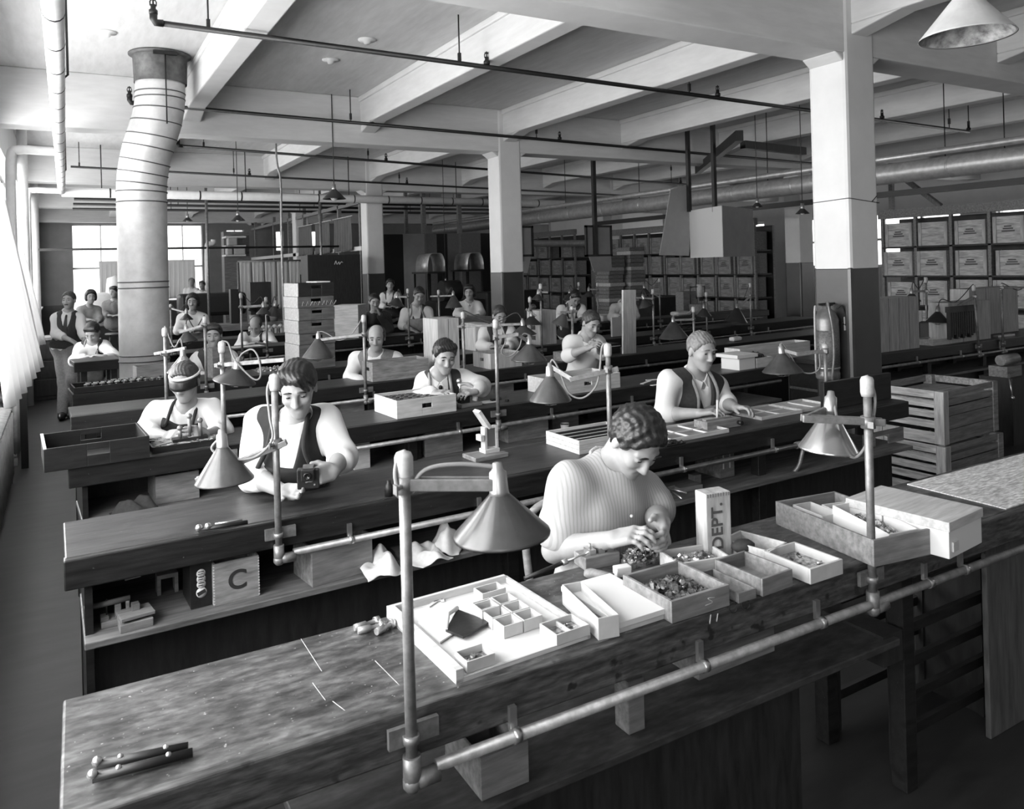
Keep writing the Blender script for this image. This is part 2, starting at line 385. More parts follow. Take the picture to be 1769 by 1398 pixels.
a, b = on(313, 252, y=12.6), on(835, 292, y=12.6); b = a + (b - a) * 2.0
sprinkler('sprinkler_pipe', 'dark sprinkler pipe passing behind the middle column', a, b, .022, [fr(a, b, q) for q in (667, 1176)], [fr(a, b, q) for q in (352, 636, 1160)])
a, b = on(122, 288, y=14.9), on(830, 325, y=14.9); b = a + (b - a) * 1.5
sprinkler('sprinkler_pipe', 'thin sprinkler pipe just above the lagged cross pipe', a, b, .02, [fr(a, b, q) for q in (431, 703)], [fr(a, b, q) for q in (137, 404, 690)], elbow=False)
for i, (yy, zz) in enumerate(((16.9, 3.28), (18.3, 3.30), (19.6, 3.30))):
    t = thing('iron_pipe', ('black iron pipe crossing behind the far column, lowest of three', 'black iron pipe crossing behind the far column, middle of three', 'black iron pipe crossing behind the far column, farthest of three')[i], 'pipe', (.2, yy, zz), group='iron pipes at the far end')
    MB().tube([(0, 0, 0), (11, 0, 0)], .028, 8).build('pipe', M_iron, t)
    for x in (2, 5, 8): MB().tube([(x, 0, 0), (x, 0, ZC - zz)], .008, 5).build('hanger_rod', M_iron, t)
# lagged steam main along the windows, its branches and the cross pipe
def bands(t, nm, mt, p0, p1, r, step):
    p0, p1 = Vector(p0), Vector(p1); L = (p1 - p0).length; n = int(L / step)
    for i in range(1, n):
        c = p0.lerp(p1, i / n); d = (p1 - p0).normalized() * .012; MB().tube([c - d, c + d], r * 1.03, 14).build(nm, mt, t)
t = thing('steam_main', 'thick white lagged steam pipe running away along the window wall', 'pipe', (0, 0, 0))
MB().tube([(-.03, YN, 3.24), (.0, 15.0, 3.24)], .056, 14).build('lagging', M_lag, t)
bands(t, 'lagging_band', M_iron, (-.03, YN, 3.24), (0, 15.0, 3.24), .056, .62)
for y in (3.0, 6.6, 12.5): MB().tube([(.0, y, 3.24), (.06, y, 3.30), (.06, y, ZC)], .009, 6).build('hanger_rod', M_iron, t)
for k, (y, z0) in enumerate(((10.25, .62), (14.9, .62))):
    MB().tube(spline([(0, y, 3.24), (-.2, y, 3.24), (-.40, y, 3.24), (-.48, y, 3.16), (-.49, y, 2.6), (-.49, y, z0)], 4), .05, 12).build('branch_pipe', M_lag, t)
t = thing('cross_pipe', 'lagged white pipe crossing the whole shop in front of the far column', 'pipe', (0, 0, 0))
MB().tube([(.0, 15.1, 3.24), (10.2, 15.1, 3.2)], .08, 14).build('lagging', M_lag, t)
bands(t, 'lagging_band', M_iron, (.0, 15.1, 3.24), (10.2, 15.1, 3.2), .08, .72)
for x in (.6, 3.0, 5.0, 7.4): MB().tube([(x, 15.1, 3.2), (x, 15.1, ZC)], .009, 6).build('hanger_rod', M_iron, t)
for k, y in enumerate((12.9, 18.2)):
    tag(MB().tube([(-.47, y, 0), (-.47, y, ZC)], .065, 12).build('riser_pipe', M_lag), ('white lagged riser pipe between the two window curtains', 'white lagged riser pipe near the end wall')[k], 'pipe', 'riser pipes on the window wall')
# big ventilation pipe and small mains on the right, running away
t = thing('ventilation_duct', 'large pale sheet metal duct running away behind the nearest column', 'duct', (0, 0, 0))
MB().tube([(9.6, 1.0, 2.87), (9.5, 5, 2.87), (9.5, 20.8, 2.87)], .135, 20).build('duct', M_zinc, t)
bands(t, 'joint_band', M_zinc, (9.5, 2, 2.87), (9.5, 20.8, 2.87), .135, 1.15)
for y in (4.9, 5.6, 6.8, 8.4, 11.5, 14, 17): MB().tube([(9.5, y, 2.9), (9.5, y, 3.5 if abs(y - 10) > .5 else ZC)], .007, 5).tube([(9.5, y, 3.4), (9.5, y, ZC)], .007, 5).build('hanger_rod', M_iron, t)
t = thing('small_main', 'thin pale pipe running just above the large duct', 'pipe', (0, 0, 0))
MB().tube([(9.3, 1, 3.05), (9.3, 20.5, 3.05)], .045, 12).build('pipe', M_zinc, t)
t = thing('angle_rail', 'dark steel rail running below the large duct', 'rail', (0, 0, 0))
MB().b2((9.9, 2, 2.60), (9.96, 13.5, 2.68)).build('rail', M_iron, t)
t = thing('iron_pipe', 'iron pipe looping under the large duct toward the far column', 'pipe', (0, 0, 0))
MB().tube(spline([(9.4, 16.0, 2.7), (9.4, 16.0, 2.42), (9.6, 16, 2.33), (11.2, 16.0, 2.3), (14.5, 16.0, 2.3)], 4), .085, 12).build('pipe', M_zinc, t)
t = thing('overhead_beam', 'dark timber bearer hung behind the nearest column', 'beam', (0, 0, 0))
MB().box((9.0, 9.0, 3.45), (3.9, .1, .14), rz=.95).build('timber', M_dark, t)
MB().box((9.9, 8.6, 3.56), (1.6, .1, .12), rz=.1).build('timber', M_dark, t)
# blower housing on the ceiling
t = thing('ceiling_blower', 'dark round blower housing hung under the ceiling', 'blower', on(1215, 250, y=12.2))
MB().lathe([(0, -.1), (.62, -.1), (.62, .12), (.2, .2), (0, .2)], 20, (0, 0, .15)).build('housing', M_iron, t)
MB().tube([(0, 0, .3), (0, 0, .9)], .05, 8).build('hanger_rod', M_iron, t)
# ------------------------------------------------------------------ ceiling roses and pendant lamps
for (px, py, lab) in ((184, 55, 'ceiling rose without lamp, left of the beam'), (634, 68, 'ceiling rose without lamp, between the two near beams'), (571, 103, 'ceiling rose carrying the long pendant lamp')):
    p = on(px, py, z=ZC); tag(MB().lathe([(0, -.045), (.03, -.045), (.04, -.02), (.085, -.015), (.09, 0), (0, 0)], 16).build('ceiling_rose', M_white, loc=p), lab, 'ceiling rose', 'ceiling roses')
def pendant(px, py, D, w_px, label, top=None, shade=M_shade):
    """apex of the shade at the pixel"""
    p = W(px, py, D); R = w_px * D / FPX / 2; t = thing('pendant_lamp', label, 'lamp', p, group='pendant lamps')
    h = R * .95
    MB().lathe([(R * .10, 0), (R * .18, -h * .12), (R * .98, -h * .96), (R, -h), (R * .96, -h * .97), (R * .15, -h * .10)], 24).build('shade', shade, t)
    MB().lathe([(0, .05), (.022, .05), (.026, 0), (.03, -.03), (0, -.03)], 12).build('socket', M_brass, t)
    MB().ball((0, 0, -h * .82), R * .34, 10).build('bulb', M_paper, t)
    MB().tube([(0, 0, .04), (0, 0, (top or ZC) - p.z)], .006, 6).build('cord', M_cordd, t)
    return t
pendant(577, 325, 10.0, 40, 'pendant lamp hanging in front of the far column')
pendant(411, 370, 13.0, 24, 'pendant lamp over the left of the far benches')
pendant(324, 374, 15.0, 17, 'small pendant lamp in front of the end window')
pendant(1308, 348, 11.0, 20, 'small pendant lamp under the large duct')
pendant(1386, 358, 10.0, 24, 'pendant lamp close left of the nearest column')
# large lamp close to the camera, top right
p = W(1668, -22, 2.75); t = thing('pendant_lamp', 'large pale conical lamp cut by the top right edge', 'lamp', p, group='pendant lamps')
MB().lathe([(.02, .0), (.028, -.02), (.152, -.172), (.155, -.178), (.15, -.174), (.026, -.03)], 32).build('shade', mat('grey_white_shade', .36, .6, var=.12, scale=10), t)
M_mott = mat('flaking_shade_inside', .35, .8, var=.7, scale=22)
MB().lathe([(.148, -.1745), (.024, -.034)], 32).build('shade_lining', M_mott, t)
MB().lathe([(0, .08), (.024, .08), (.026, -.02), (0, -.02)], 12).build('socket', M_brass, t)
MB().tube([(.02, 0, .03), (.12, .02, .045), (1.2, -.2, .03)], .012, 8).build('arm', M_iron, t)
# ------------------------------------------------------------------ smooth figures from distance fields
class Sdf:
    def __init__(s): s.ops = []; s.disp = None
    def cone(s, a, b, ra, rb, k=.02, op='u'):
        a, b = np.array(a, float), np.array(b, float); s.ops.append((op, 'c', (a, b, ra, rb), k, (a + b) / 2, np.linalg.norm(b - a) / 2 + max(ra, rb))); return s
    def ell(s, c, r, R=None, k=.02, op='u'):
        s.ops.append((op, 'e', (np.array(c, float), np.array(r, float), np.eye(3) if R is None else np.array(R, float)), k, np.array(c, float), max(r))); return s
    def box(s, c, h, rd, R=None, k=.01, op='u'):
        s.ops.append((op, 'b', (np.array(c, float), np.array(h, float), rd, np.eye(3) if R is None else np.array(R, float)), k, np.array(c, float), float(np.linalg.norm(h)))); return s
    def plane(s, p, n, k=.01, op='i'):   # keeps the side against the normal
        n = np.array(n, float); n /= np.linalg.norm(n); s.ops.append((op, 'p', (np.array(p, float), n), k, None, 0)); return s
    def prim(s, kd, q, P):
        if kd == 'c':
            a, b, ra, rb = q; ba = b - a; L2 = ba @ ba + 1e-12; t = np.clip(((P - a) @ ba) / L2, 0, 1)
            return np.linalg.norm(P - a - t[:, None] * ba, axis=1) - (ra + (rb - ra) * t)
        if kd == 'e':
            c, r, R = q; l = (P - c) @ R.T; k0 = np.linalg.norm(l / r, axis=1); k1 = np.linalg.norm(l / (r * r), axis=1) + 1e-9
            return np.where(k0 < .3, (k0 - 1) * r.min(), k0 * (k0 - 1) / k1)
        if kd == 'b':
            c, h, rd, R = q; l = np.abs((P - c) @ R.T) - (h - rd)
            return np.linalg.norm(np.maximum(l, 0), axis=1) + np.minimum(l.max(axis=1), 0) - rd
        p, n = q; return (P - p) @ n
    def ev(s, P, cen=None, rad=0):
        d = np.full(len(P), 9., np.float64)
        for op, kd, q, k, bc, br in s.ops:
            if cen is not None and bc is not None and op != 'i' and np.linalg.norm(bc - cen) - br > rad + k + .02: continue
            e = s.prim(kd, q, P)
            if op == 'u': h = np.maximum(k - np.abs(d - e), 0) / k; d = np.minimum(d, e) - h * h * k * .25
            else:
                if op == 's': e = -e
                h = np.maximum(k - np.abs(d - e), 0) / k; d = np.maximum(d, e) + h * h * k * .25
        if s.disp is not None: d = d + s.disp(P)
        return d
    def bounds(s, m):
        lo = np.full(3, 9e9); hi = -lo
        for op, kd, q, k, bc, br in s.ops:
            if op == 'u':
                if kd == 'c':
                    lo = np.minimum(lo, np.minimum(q[0] - q[2], q[1] - q[3])); hi = np.maximum(hi, np.maximum(q[0] + q[2], q[1] + q[3]))
                else: lo = np.minimum(lo, bc - br); hi = np.maximum(hi, bc + br)
        return lo - m, hi + m
    def mesh(s, h):
        B = 8; lo, hi = s.bounds(.03); nb = np.ceil((hi - lo) / (B * h)).astype(int); n = nb * B
        I = np.stack(np.meshgrid(*[np.arange(q) for q in nb], indexing='ij'), -1).reshape(-1, 3)
        dc = s.ev(lo + (I * B + 3.5) * h); vol = np.repeat(np.repeat(np.repeat(np.where(dc < 0, -1., 1.).reshape(nb).astype(np.float32), B, 0), B, 1), B, 2)
        act = I[np.abs(dc) < B * h * 1.15 + 2 * h + .012]
        key = (act // 3); act = act[np.lexsort((key[:, 2], key[:, 1], key[:, 0]))]
        off = np.stack(np.meshgrid(*[np.arange(B)] * 3, indexing='ij'), -1).reshape(-1, 3)
        for c0 in range(0, len(act), 24):
            A = act[c0:c0 + 24]; G = (A[:, None, :] * B + off[None]).reshape(-1, 3); P = lo + G * h
            cen = (P.min(0) + P.max(0)) / 2; vol[G[:, 0], G[:, 1], G[:, 2]] = s.ev(P, cen, np.linalg.norm(P.max(0) - cen))
        neg = vol < 0; cnt = np.zeros(n - 1, np.int8)
        cs = [(i, j, k) for i in (0, 1) for j in (0, 1) for k in (0, 1)]
        sl = lambda a, c: a[c[0]:a.shape[0] - 1 + c[0], c[1]:a.shape[1] - 1 + c[1], c[2]:a.shape[2] - 1 + c[2]]
        for c in cs: cnt += sl(neg, c)
        A = np.argwhere((cnt > 0) & (cnt < 8)); idx = np.full(n - 1, -1, np.int32); idx[A[:, 0], A[:, 1], A[:, 2]] = np.arange(len(A))
        acc = np.zeros((len(A), 3)); num = np.zeros(len(A)); val = {c: vol[A[:, 0] + c[0], A[:, 1] + c[1], A[:, 2] + c[2]] for c in cs}
        for c in cs:
            for ax in range(3):
                if c[ax] == 0:
                    c2 = list(c); c2[ax] = 1; a, b = val[c], val[tuple(c2)]; x = (a < 0) != (b < 0)
                    t = np.where(x, a / np.where(x, a - b, 1), 0); p = np.tile(np.array(c, float), (len(A), 1)); p[:, ax] += t
                    acc[x] += p[x]; num[x] += 1
        V = lo + (A + acc / num[:, None]) * h; Fs = []
        for ax in range(3):
            u, v = [(1, 2), (2, 0), (0, 1)][ax]
            a = np.take(neg, range(n[ax] - 1), ax); b = np.take(neg, range(1, n[ax]), ax)
            E = np.argwhere(a != b); E = E[(E[:, u] > 0) & (E[:, v] > 0) & (E[:, u] < n[u] - 1) & (E[:, v] < n[v] - 1)]
            fl = a[E[:, 0], E[:, 1], E[:, 2]]; q = []
            for du, dv in ((1, 1), (0, 1), (0, 0), (1, 0)):
                e = E.copy(); e[:, u] -= du; e[:, v] -= dv; q.append(idx[e[:, 0], e[:, 1], e[:, 2]])
            Q = np.stack(q, 1); Q[~fl] = Q[~fl][:, ::-1]; Fs.append(Q)
        Fq = np.concatenate(Fs); return V, Fq[(Fq >= 0).all(1)]
    def build(s, name, m, parent, h, label=None):
        V, Fq = s.mesh(h)
        V = V - np.array(parent.location)   # the parents of figures are unrotated
        me = bpy.data.meshes.new(name); me.vertices.add(len(V)); me.vertices.foreach_set('co', V.astype(np.float32).ravel())
        me.loops.add(len(Fq) * 4); me.loops.foreach_set('vertex_index', Fq.astype(np.int32).ravel())
        me.polygons.add(len(Fq)); me.polygons.foreach_set('loop_start', np.arange(0, len(Fq) * 4, 4, dtype=np.int32)); me.polygons.foreach_set('loop_total', np.full(len(Fq), 4, np.int32))
        me.update(); me.validate(); me.polygons.foreach_set('use_smooth', np.ones(len(me.polygons), bool)); me.materials.append(m)
        o = bpy.data.objects.new(name, me); COL.objects.link(o); o.parent = parent
        if label: o['label'] = label
        return o
def nrm(v): v = np.array(v, float); return v / np.linalg.norm(v)
def folds(seed, amp, f=1.0):
    r = np.random.RandomState(seed); ks = r.normal(0, 1, (5, 3)) * np.array([26, 26, 12]) * f; ph = r.rand(5) * 6
    def fn(P):
        q = np.zeros(len(P)); wv = .012 * np.sin(P @ np.array([9., 14, 11]) + seed)
        for k, p in zip(ks, ph): q += np.sin(P @ k + p + wv * 60)
        return amp * q / 2.2
    return fn
TRAY = lambda a, b, t: a + (b - a) * t
def hand(s, wr, kn, side, palm, curl=.6, sc=1., spread=.06, thumb=.6):
    """palm and five fingers; wr wrist, kn where the knuckles lie, palm: the way the palm faces, side: +1 thumb to the right of the fingers seen from the back"""
    wr, kn = np.array(wr, float), np.array(kn, float); d = nrm(kn - wr); p = nrm(np.array(palm) - d * (np.array(palm) @ d)); x = np.cross(d, p) * side
    L = .088 * sc; R = np.stack([x, d, p])
    s.box(wr + d * L * .56, (.040 * sc, L * .52, .0145 * sc), .013 * sc, R, k=.02)
    s.ell(wr + d * L * .35 + x * .026 * sc + p * .012 * sc, (.018 * sc, .03 * sc, .017 * sc), R, k=.015)
    for i, (o, ln) in enumerate(((.030, .076), (.0105, .084), (-.0095, .078), (-.0285, .062))):
        b = wr + d * L * (1.0 - .05 * abs(i - 1)) + x * o * sc; a = .35 * curl + .10 * i * curl * .5; r = (.0092, .0092, .0088, .0078)[i] * sc; dd = nrm(d + x * spread * (1.5 - i) * .6)
        for j, f in enumerate((.46, .31, .23)):
            a2 = a + (0, .95, 1.6)[j] * curl; e = b + (dd * math.cos(a2) + p * math.sin(a2)) * ln * f * sc
            s.cone(b, e, r * (1 - .06 * j), r * (.93 - .08 * j), k=.006); b = e
    b = wr + d * L * .28 + x * .030 * sc + p * .006 * sc; v = nrm(x * (1.0 - thumb * .5) + d * .75 + p * thumb * .8)
    e = b + v * .040 * sc; s.cone(b, e, .0135 * sc, .0105 * sc, k=.012); v2 = nrm(v * .6 + d * .55 + p * thumb * .5 - x * thumb * .3); s.cone(e, e + v2 * .030 * sc, .0105 * sc, .0085 * sc, k=.006)
def person(label, head, look=(0, 0, 0), nb=None, hc=None, sh=None, el=None, wr=None, kn=None, palms=None, hs=.94, h=.006, skin=None, hair='full', hairm=None,
           shirt=None, sleeve=.2, vest=None, apron=None, tie=False, collar=True, vopen=.0, neckband=False, legs=None, trou=None, stool=True, curl=(.6, .6), female=False, extras=(), fold=.0055, thumbs=(1, -1), cat='person', part=1, sfull=False, group=None):
    skin = skin or M_skin; hairm = hairm or M_hair; shirt = shirt or M_shirt
    A = lambda q: np.array(q, float)
    head = A(head); nb = A(nb); hc = A(hc); sh = [A(q) for q in sh]; el = [A(q) if q is not None else None for q in el]; wr = [A(q) if q is not None else None for q in wr]
    yaw, pit, rol = [math.radians(q) for q in look]
    f0 = -F_; f = f0 * math.cos(yaw) + R_ * math.sin(yaw); f = f * math.cos(pit) - U_ * math.sin(pit); up = U_ - f * (U_ @ f); up = nrm(up); x = np.cross(up, f); up = nrm(up * math.cos(rol) + x * math.sin(rol)); x = np.cross(up, f)
    if x @ R_ < 0 and abs(yaw) < 1.5: x = -x
    HR = np.stack([x, f, up]); hp = lambda a, b, c: head + (x * a + f * b + up * c) * hs
    z0 = 0. if legs is None else 0.
    root = thing('person', label, cat, (hc[0], hc[1], z0), group=group)
    tu = nrm(nb - hc); tx = nrm((sh[1] - sh[0]) - tu * ((sh[1] - sh[0]) @ tu)); tf = np.cross(tx, tu); tf = tf if tf @ -F_ > -.2 else -tf; TR = np.stack([tx, tf, tu]); L = np.linalg.norm(nb - hc); SW = np.linalg.norm(sh[1] - sh[0])
    tp = lambda a, b, c: hc + tx * a + tf * b + tu * c * L
    wd = .9 if female else 1.
    def torso(s, g, arms=True):
        s.ell(tp(0, .005, .70), (SW * .47 * wd + g, .118 + g, L * .36), TR, k=.05)
        s.ell(tp(0, .01, .38), (SW * .40 * wd + g, .112 + g, L * .36), TR, k=.08)
        s.ell(tp(0, 0, .05), (.168 + g, .125 + g, L * .30), TR, k=.08)
        for i in ((0, 1) if arms else ()):
            s.cone(TRAY(nb, sh[i], .15), TRAY(nb, sh[i], .92), .050 + g, .050 + g, k=.05)
        if female:
            for q in (-1, 1): s.ell(tp(q * .075, .10, .62), (.062 + g, .05 + g, .06), TR, k=.05)
        return s
    # ---- body, one continuous surface
    b = Sdf()
    b.ell(hp(0, -.012, .028), (.076 * hs, .096 * hs, .092 * hs), HR, k=.02); b.ell(hp(0, .030, -.050), (.055 * hs, .062 * hs, .066 * hs), HR, k=.035)
    b.ell(hp(0, .066, -.098), (.024 * hs, .020 * hs, .018 * hs), HR, k=.03)
    for q in (-1, 1):
        b.ell(hp(q * .038, .062, -.018), (.022 * hs, .022 * hs, .02 * hs), HR, k=.025)
        b.ell(hp(q * .034, .092, .012), (.016 * hs, .012 * hs, .010 * hs), HR, k=.016, op='s')
        b.ell(hp(q * .032, .076, .010), (.013 * hs, .010 * hs, .009 * hs), HR, k=.006)
        b.cone(hp(q * .012, .084, .032), hp(q * .045, .070, .030), .009 * hs, .007 * hs, k=.014)
        b.ell(hp(q * .077, -.012, -.008), (.008 * hs, .018 * hs, .031 * hs), HR, k=.008)
        b.ell(hp(q * .013, .094, -.030), (.009 * hs, .010 * hs, .008 * hs), HR, k=.008)
    b.cone(hp(0, .086, .020), hp(0, .106, -.026), .0095 * hs, .0125 * hs, k=.012)
    b.cone(hp(-.016, .078, -.055), hp(.016, .078, -.055), .008 * hs, .008 * hs, k=.010); b.cone(hp(-.014, .078, -.068), hp(.014, .078, -.068), .0085 * hs, .0085 * hs, k=.010)
    b.cone(hp(-.02, .095, -.0612), hp(.02, .095, -.0612), .006 * hs, .006 * hs, k=.006, op='s')
    ng = .050 if female else .056
    b.cone(TRAY(nb, hc, .04), hp(0, -.034, -.045), (ng + .002) * hs, (ng - .003) * hs, k=.018)
    torso(b, -.004)
    for i in (0, 1):
        if el[i] is None: continue
        b.cone(sh[i], el[i], .050, .040, k=.03)
        if wr[i] is None: continue
        mid = TRAY(el[i], wr[i], .35); b.cone(el[i], mid, .040, .039, k=.02); b.cone(mid, wr[i], .039, .0265, k=.02)
        if kn[i] is not None: hand(b, wr[i], kn[i], thumbs[i], palms[i], curl[i], sc=hs)
    if legs: 
        for hp_, kp, ap in legs: b.cone(hp_, kp, .07, .05, k=.04); b.cone(kp, ap, .05, .035, k=.03)
    bo = b.build('body', skin, root, h)
    # ---- face details
    e = MB()
    for q in (-1, 1):
        ey = MB(); c = hp(q * .032, .0835, .0095) - np.array(root.location); m3 = Matrix([list(v) for v in HR]).transposed()
        o = len(ey.v); ey.ball((0, 0, 0), 1., 10, (.0105 * hs, .004 * hs, .0045 * hs)); ey.v = [tuple(Vector(c) + m3 @ Vector(v)) for v in ey.v]; ey.build('eye', M_eye, root)
        br = MB(); br.tube([Vector(hp(q * t, .090 - .25 * t * t * 40 * .1, .033 + .004 * math.sin(t * 60)) - np.array(root.location)) for t in (.012, .026, .040, .050)], [.003 * hs, .0048 * hs, .004 * hs, .002 * hs], 6); br.build('eyebrow', hairm, root)
    if part:
        MB().tube([Vector(hp(t, .0862 - 9 * t * t, -.0612 - .2 * abs(t) * .1) - np.array(root.location)) for t in (-.021, -.01, 0, .01, .021)], [.0012, .0024, .0026, .0024, .0012], 6).build('mouth', skin if skin is M_skind else M_skind, root)
    # ---- hair
    if hair:
        s = Sdf()
        gz = .022 if female else .0085 if hair == 'short' else .021 if hair == 'curly' else .013
        s.ell(hp(0, -.014, .034), ((.076 + gz) * hs, (.098 + gz * .7) * hs, (.088 + gz) * hs), HR)
        fx = lambda P: .0016 * np.sin(((P - head) @ (x * 1.0 + up * .4)) * 330 + 3 * np.sin((P - head) @ f * 40)) + .0020 * np.sin((P - head) @ (f * .7 + x * .3) * 170 + 1) * np.sin((P - head) @ up * 90)
        if hair == 'curly': fx = lambda P: .0030 * np.sin(P @ x * 170 + 2 * np.sin(P @ f * 60)) * np.sin(P @ up * 150) + .002 * np.sin(P @ f * 220)
        s.disp = fx
        if hair == 'bald':
            s.plane(hp(0, .02, .06), up * 1 + f * .35, op='i'); s.plane(hp(0, .034, 0), f * 1.0 + up * .12, op='i'); s.plane(hp(0, -.03, -.065), -up + f * .5, op='i')
        else:
            s.plane(hp(0, .074, .082), f * .86 - up * .5, op='i', k=.012)
            s.plane(hp(0, .02, -.012), f * .62 - up * .76, op='i', k=.02) if not female else None
            s.plane(hp(0, -.05, -.07), -up * 1.0 + f * .25, op='i', k=.012)
            if not female:
                for q in (-1, 1): s.ell(hp(q * .088, -.004, -.010), (.032 * hs, .026 * hs, .034 * hs), HR, k=.01, op='s')
            if hair == 'lock':
                s.cone(hp(-.050, .045, .105), hp(.02, .078, .095), .022 * hs, .024 * hs, k=.03); s.cone(hp(.02, .078, .095), hp(.056, .082, .042), .022 * hs, .012 * hs, k=.02)
            if hair in ('part', 'full'): s.cone(hp(-.045, .05, .10), hp(.055, .045, .098), .018 * hs, .022 * hs, k=.03)
            if female:
                for q in (-1, 1): s.ell(hp(q * .07, -.01, -.02), (.03 * hs, .055 * hs, .06 * hs), HR, k=.02)
                s.ell(hp(0, -.085, -.01), (.06 * hs, .045 * hs, .055 * hs), HR, k=.02)
        s.build('hair', hairm, root, max(h * .85, .0045))
    # ---- clothes
    def sleeves(s, g, frac):
        for i in (0, 1):
            if el[i] is None: continue
            if frac < 0:
                c = TRAY(sh[i], el[i], 1 + frac); d = nrm(el[i] - sh[i]); s.cone(sh[i], c, .060 + g, .066 + g, k=.05); s.cone(c - d * .02, c + d * .004, .071 + g, .070 + g, k=.006)
                s.plane(c, d, op='s0') if False else None; continue
            s.cone(sh[i], el[i], .058 + g, .055 + g, k=.05)
            if frac > 0 and wr[i] is not None:
                c = TRAY(el[i], wr[i], frac); s.cone(el[i], c, .053 + g, .046 + g, k=.03)
                d = nrm(wr[i] - el[i]); s.cone(c - d * .022, c + d * .01, .049 + g, .048 + g, k=.008)
    if shirt:
        s = torso(Sdf(), .013); sleeves(s, .007 if not female else .004, sleeve)
        s.cone(nb - tu * .03, hp(0, -.01, -.02), .056 * hs, .075 * hs, k=.012, op='s')
        if vopen: s.cone(nb + tf * .075 + tu * .03, nb + tf * .15 - tu * (.02 + vopen), .042, .010, k=.012, op='s')
        s.plane(hc - tu * .06, -tu, op='i'); s.disp = folds(int(abs(head[0]) * 997) % 89, fold); so = s.build('shirt', shirt, root, h * 1.15)
        if h <= .0065 and not vest and shirt is M_shirt:   # button band down the front
            s = torso(Sdf(), .0175, False); s.box(tp(0, .16, .42), (.016, .14, L * .46), .004, TR, op='i', k=.006); s.plane(nb + tf * .05 - tu * (.03 + vopen), nrm(tu * .8 + tf * .25), op='i'); s.build('button_band', shirt, root, h)
        if collar:
            m = MB(); pts = []
            for t in range(13):
                a = 2 * PI * t / 12 + PI / 2; rr = .064 * hs
                pts.append(Vector(nb + tx * rr * math.cos(a) + tf * (rr * math.sin(a) + .008) + tu * (.030 - .030 * math.sin(a)) - np.array(root.location)))
            m.tube(pts, .0085 if neckband else .0125, 8)
            if not neckband:
                for q in (-1, 1):
                    c = nb + tf * .085 - tu * .012 - np.array(root.location); p0 = Vector(c + tx * q * .006 + tu * .02); p1 = Vector(c + tx * q * .052 + tu * .045 - tf * .03); p2 = Vector(c + tx * q * .040 - tu * .045 + tf * .018)
                    nn = (p1 - p0).cross(p2 - p0).normalized() * .004; m.add([p0 - nn, p1 - nn, p2 - nn, p0 + nn, p1 + nn, p2 + nn], [(0, 1, 2), (5, 4, 3), (0, 3, 4, 1), (1, 4, 5, 2), (2, 5, 3, 0)])
            m.build('collar', shirt, root)
    if vest:
        s = torso(Sdf(), .022)
        for i in (0, 1):
            o = nrm(sh[i] - nb); s.ell(sh[i] + o * .045 - tu * .02, (.075, .13, .115), TR, k=.02, op='s')
        s.cone(nb + tu * .02, hp(0, 0, -.05), .068, .08, k=.01, op='s')
        s.cone(nb + tf * .10 + tu * .05, nb + tf * .17 - tu * .24, .075, .006, k=.01, op='s'); s.plane(hc + tu * .0, -tu, op='i')
        s.disp = folds(5, .0015); s.build('waistcoat', vest, root, h * 1.15)
    if apron:
        am, atop, ahw = apron
        s = torso(Sdf(), .034, False); s.plane(tp(0, .01, .4), -tf, op='i'); s.plane(tp(0, 0, atop), tu, op='i', k=.006); s.box(tp(0, .1, atop - .55), (ahw, .2, L * .55), .004, TR, op='i', k=.01)
        s.disp = folds(11, .0022, .7); s.build('apron', am, root, h * 1.15)
        for q in (-1, 1):
            m = MB(); b0 = tp(q * ahw * .8, .14, atop - .02); b1 = tp(q * .075, .125, .93); b2_ = tp(q * .07, .02, 1.10); b3 = tp(q * .06, -.10, .98)
            m.tube([v - root.location for v in spline([b0, b1, b2_, b3], 4)], .0105, 6); m.build('apron_strap', am, root)
    if tie:
        m = MB(); c = -np.array(root.location)
        pts = [nb + tf * .096 - tu * .02, nb + tf * .124 - tu * .05, nb + tf * .152 - tu * .15, nb + tf * .160 - tu * .26]
        hwid = (.013, .012, .022, .027)
        for (p, a), (q, b_) in zip(zip(pts[:-1], hwid[:-1]), zip(pts[1:], hwid[1:])):
            vs = [p - tx * a, p + tx * a, q + tx * b_, q - tx * b_]; m.add([Vector(v + c) for v in vs] + [Vector(v + c + tf * .008) for v in vs], [(3, 2, 1, 0), (4, 5, 6, 7), (0, 1, 5, 4), (1, 2, 6, 5), (2, 3, 7, 6), (3, 0, 4, 7)])
        m.ball(Vector(pts[0] + c + tf * .006), .0135, 8); m.build('necktie', M_tie if not hasattr(tie, 'name') else tie, root)
    if legs:
        s = Sdf(); s.ell(tp(0, 0, .03), (.178, .135, .16), TR, k=.05)
        for a, k_, an in legs:
            s.cone(a, k_, .092, .072, k=.05); s.cone(k_, an, .072, .060, k=.04)
        s.disp = folds(3, .004, .6); s.build('trousers' if not female else 'skirt', trou or M_trou, root, max(h * 1.3, .008))
        for a, k_, an in legs:
            an = np.array(an); d = nrm((tf * 1.0) * np.array([1, 1, 0])); rt = np.stack([np.cross(d, U_), d, U_])
            s = Sdf(); s.ell(an + d * .06 + U_ * (-an[2] + .045), (.045, .14, .045), rt, k=.02); s.ell(an + U_ * (-an[2] + .07), (.04, .055, .06), rt, k=.03); s.plane(np.array([0, 0, .004]), (0, 0, -1), op='i', k=.004); s.build('shoe', M_shoe, root, .008)
    for ex in extras: ex(root, hp, tp, HR, TR)
    return root
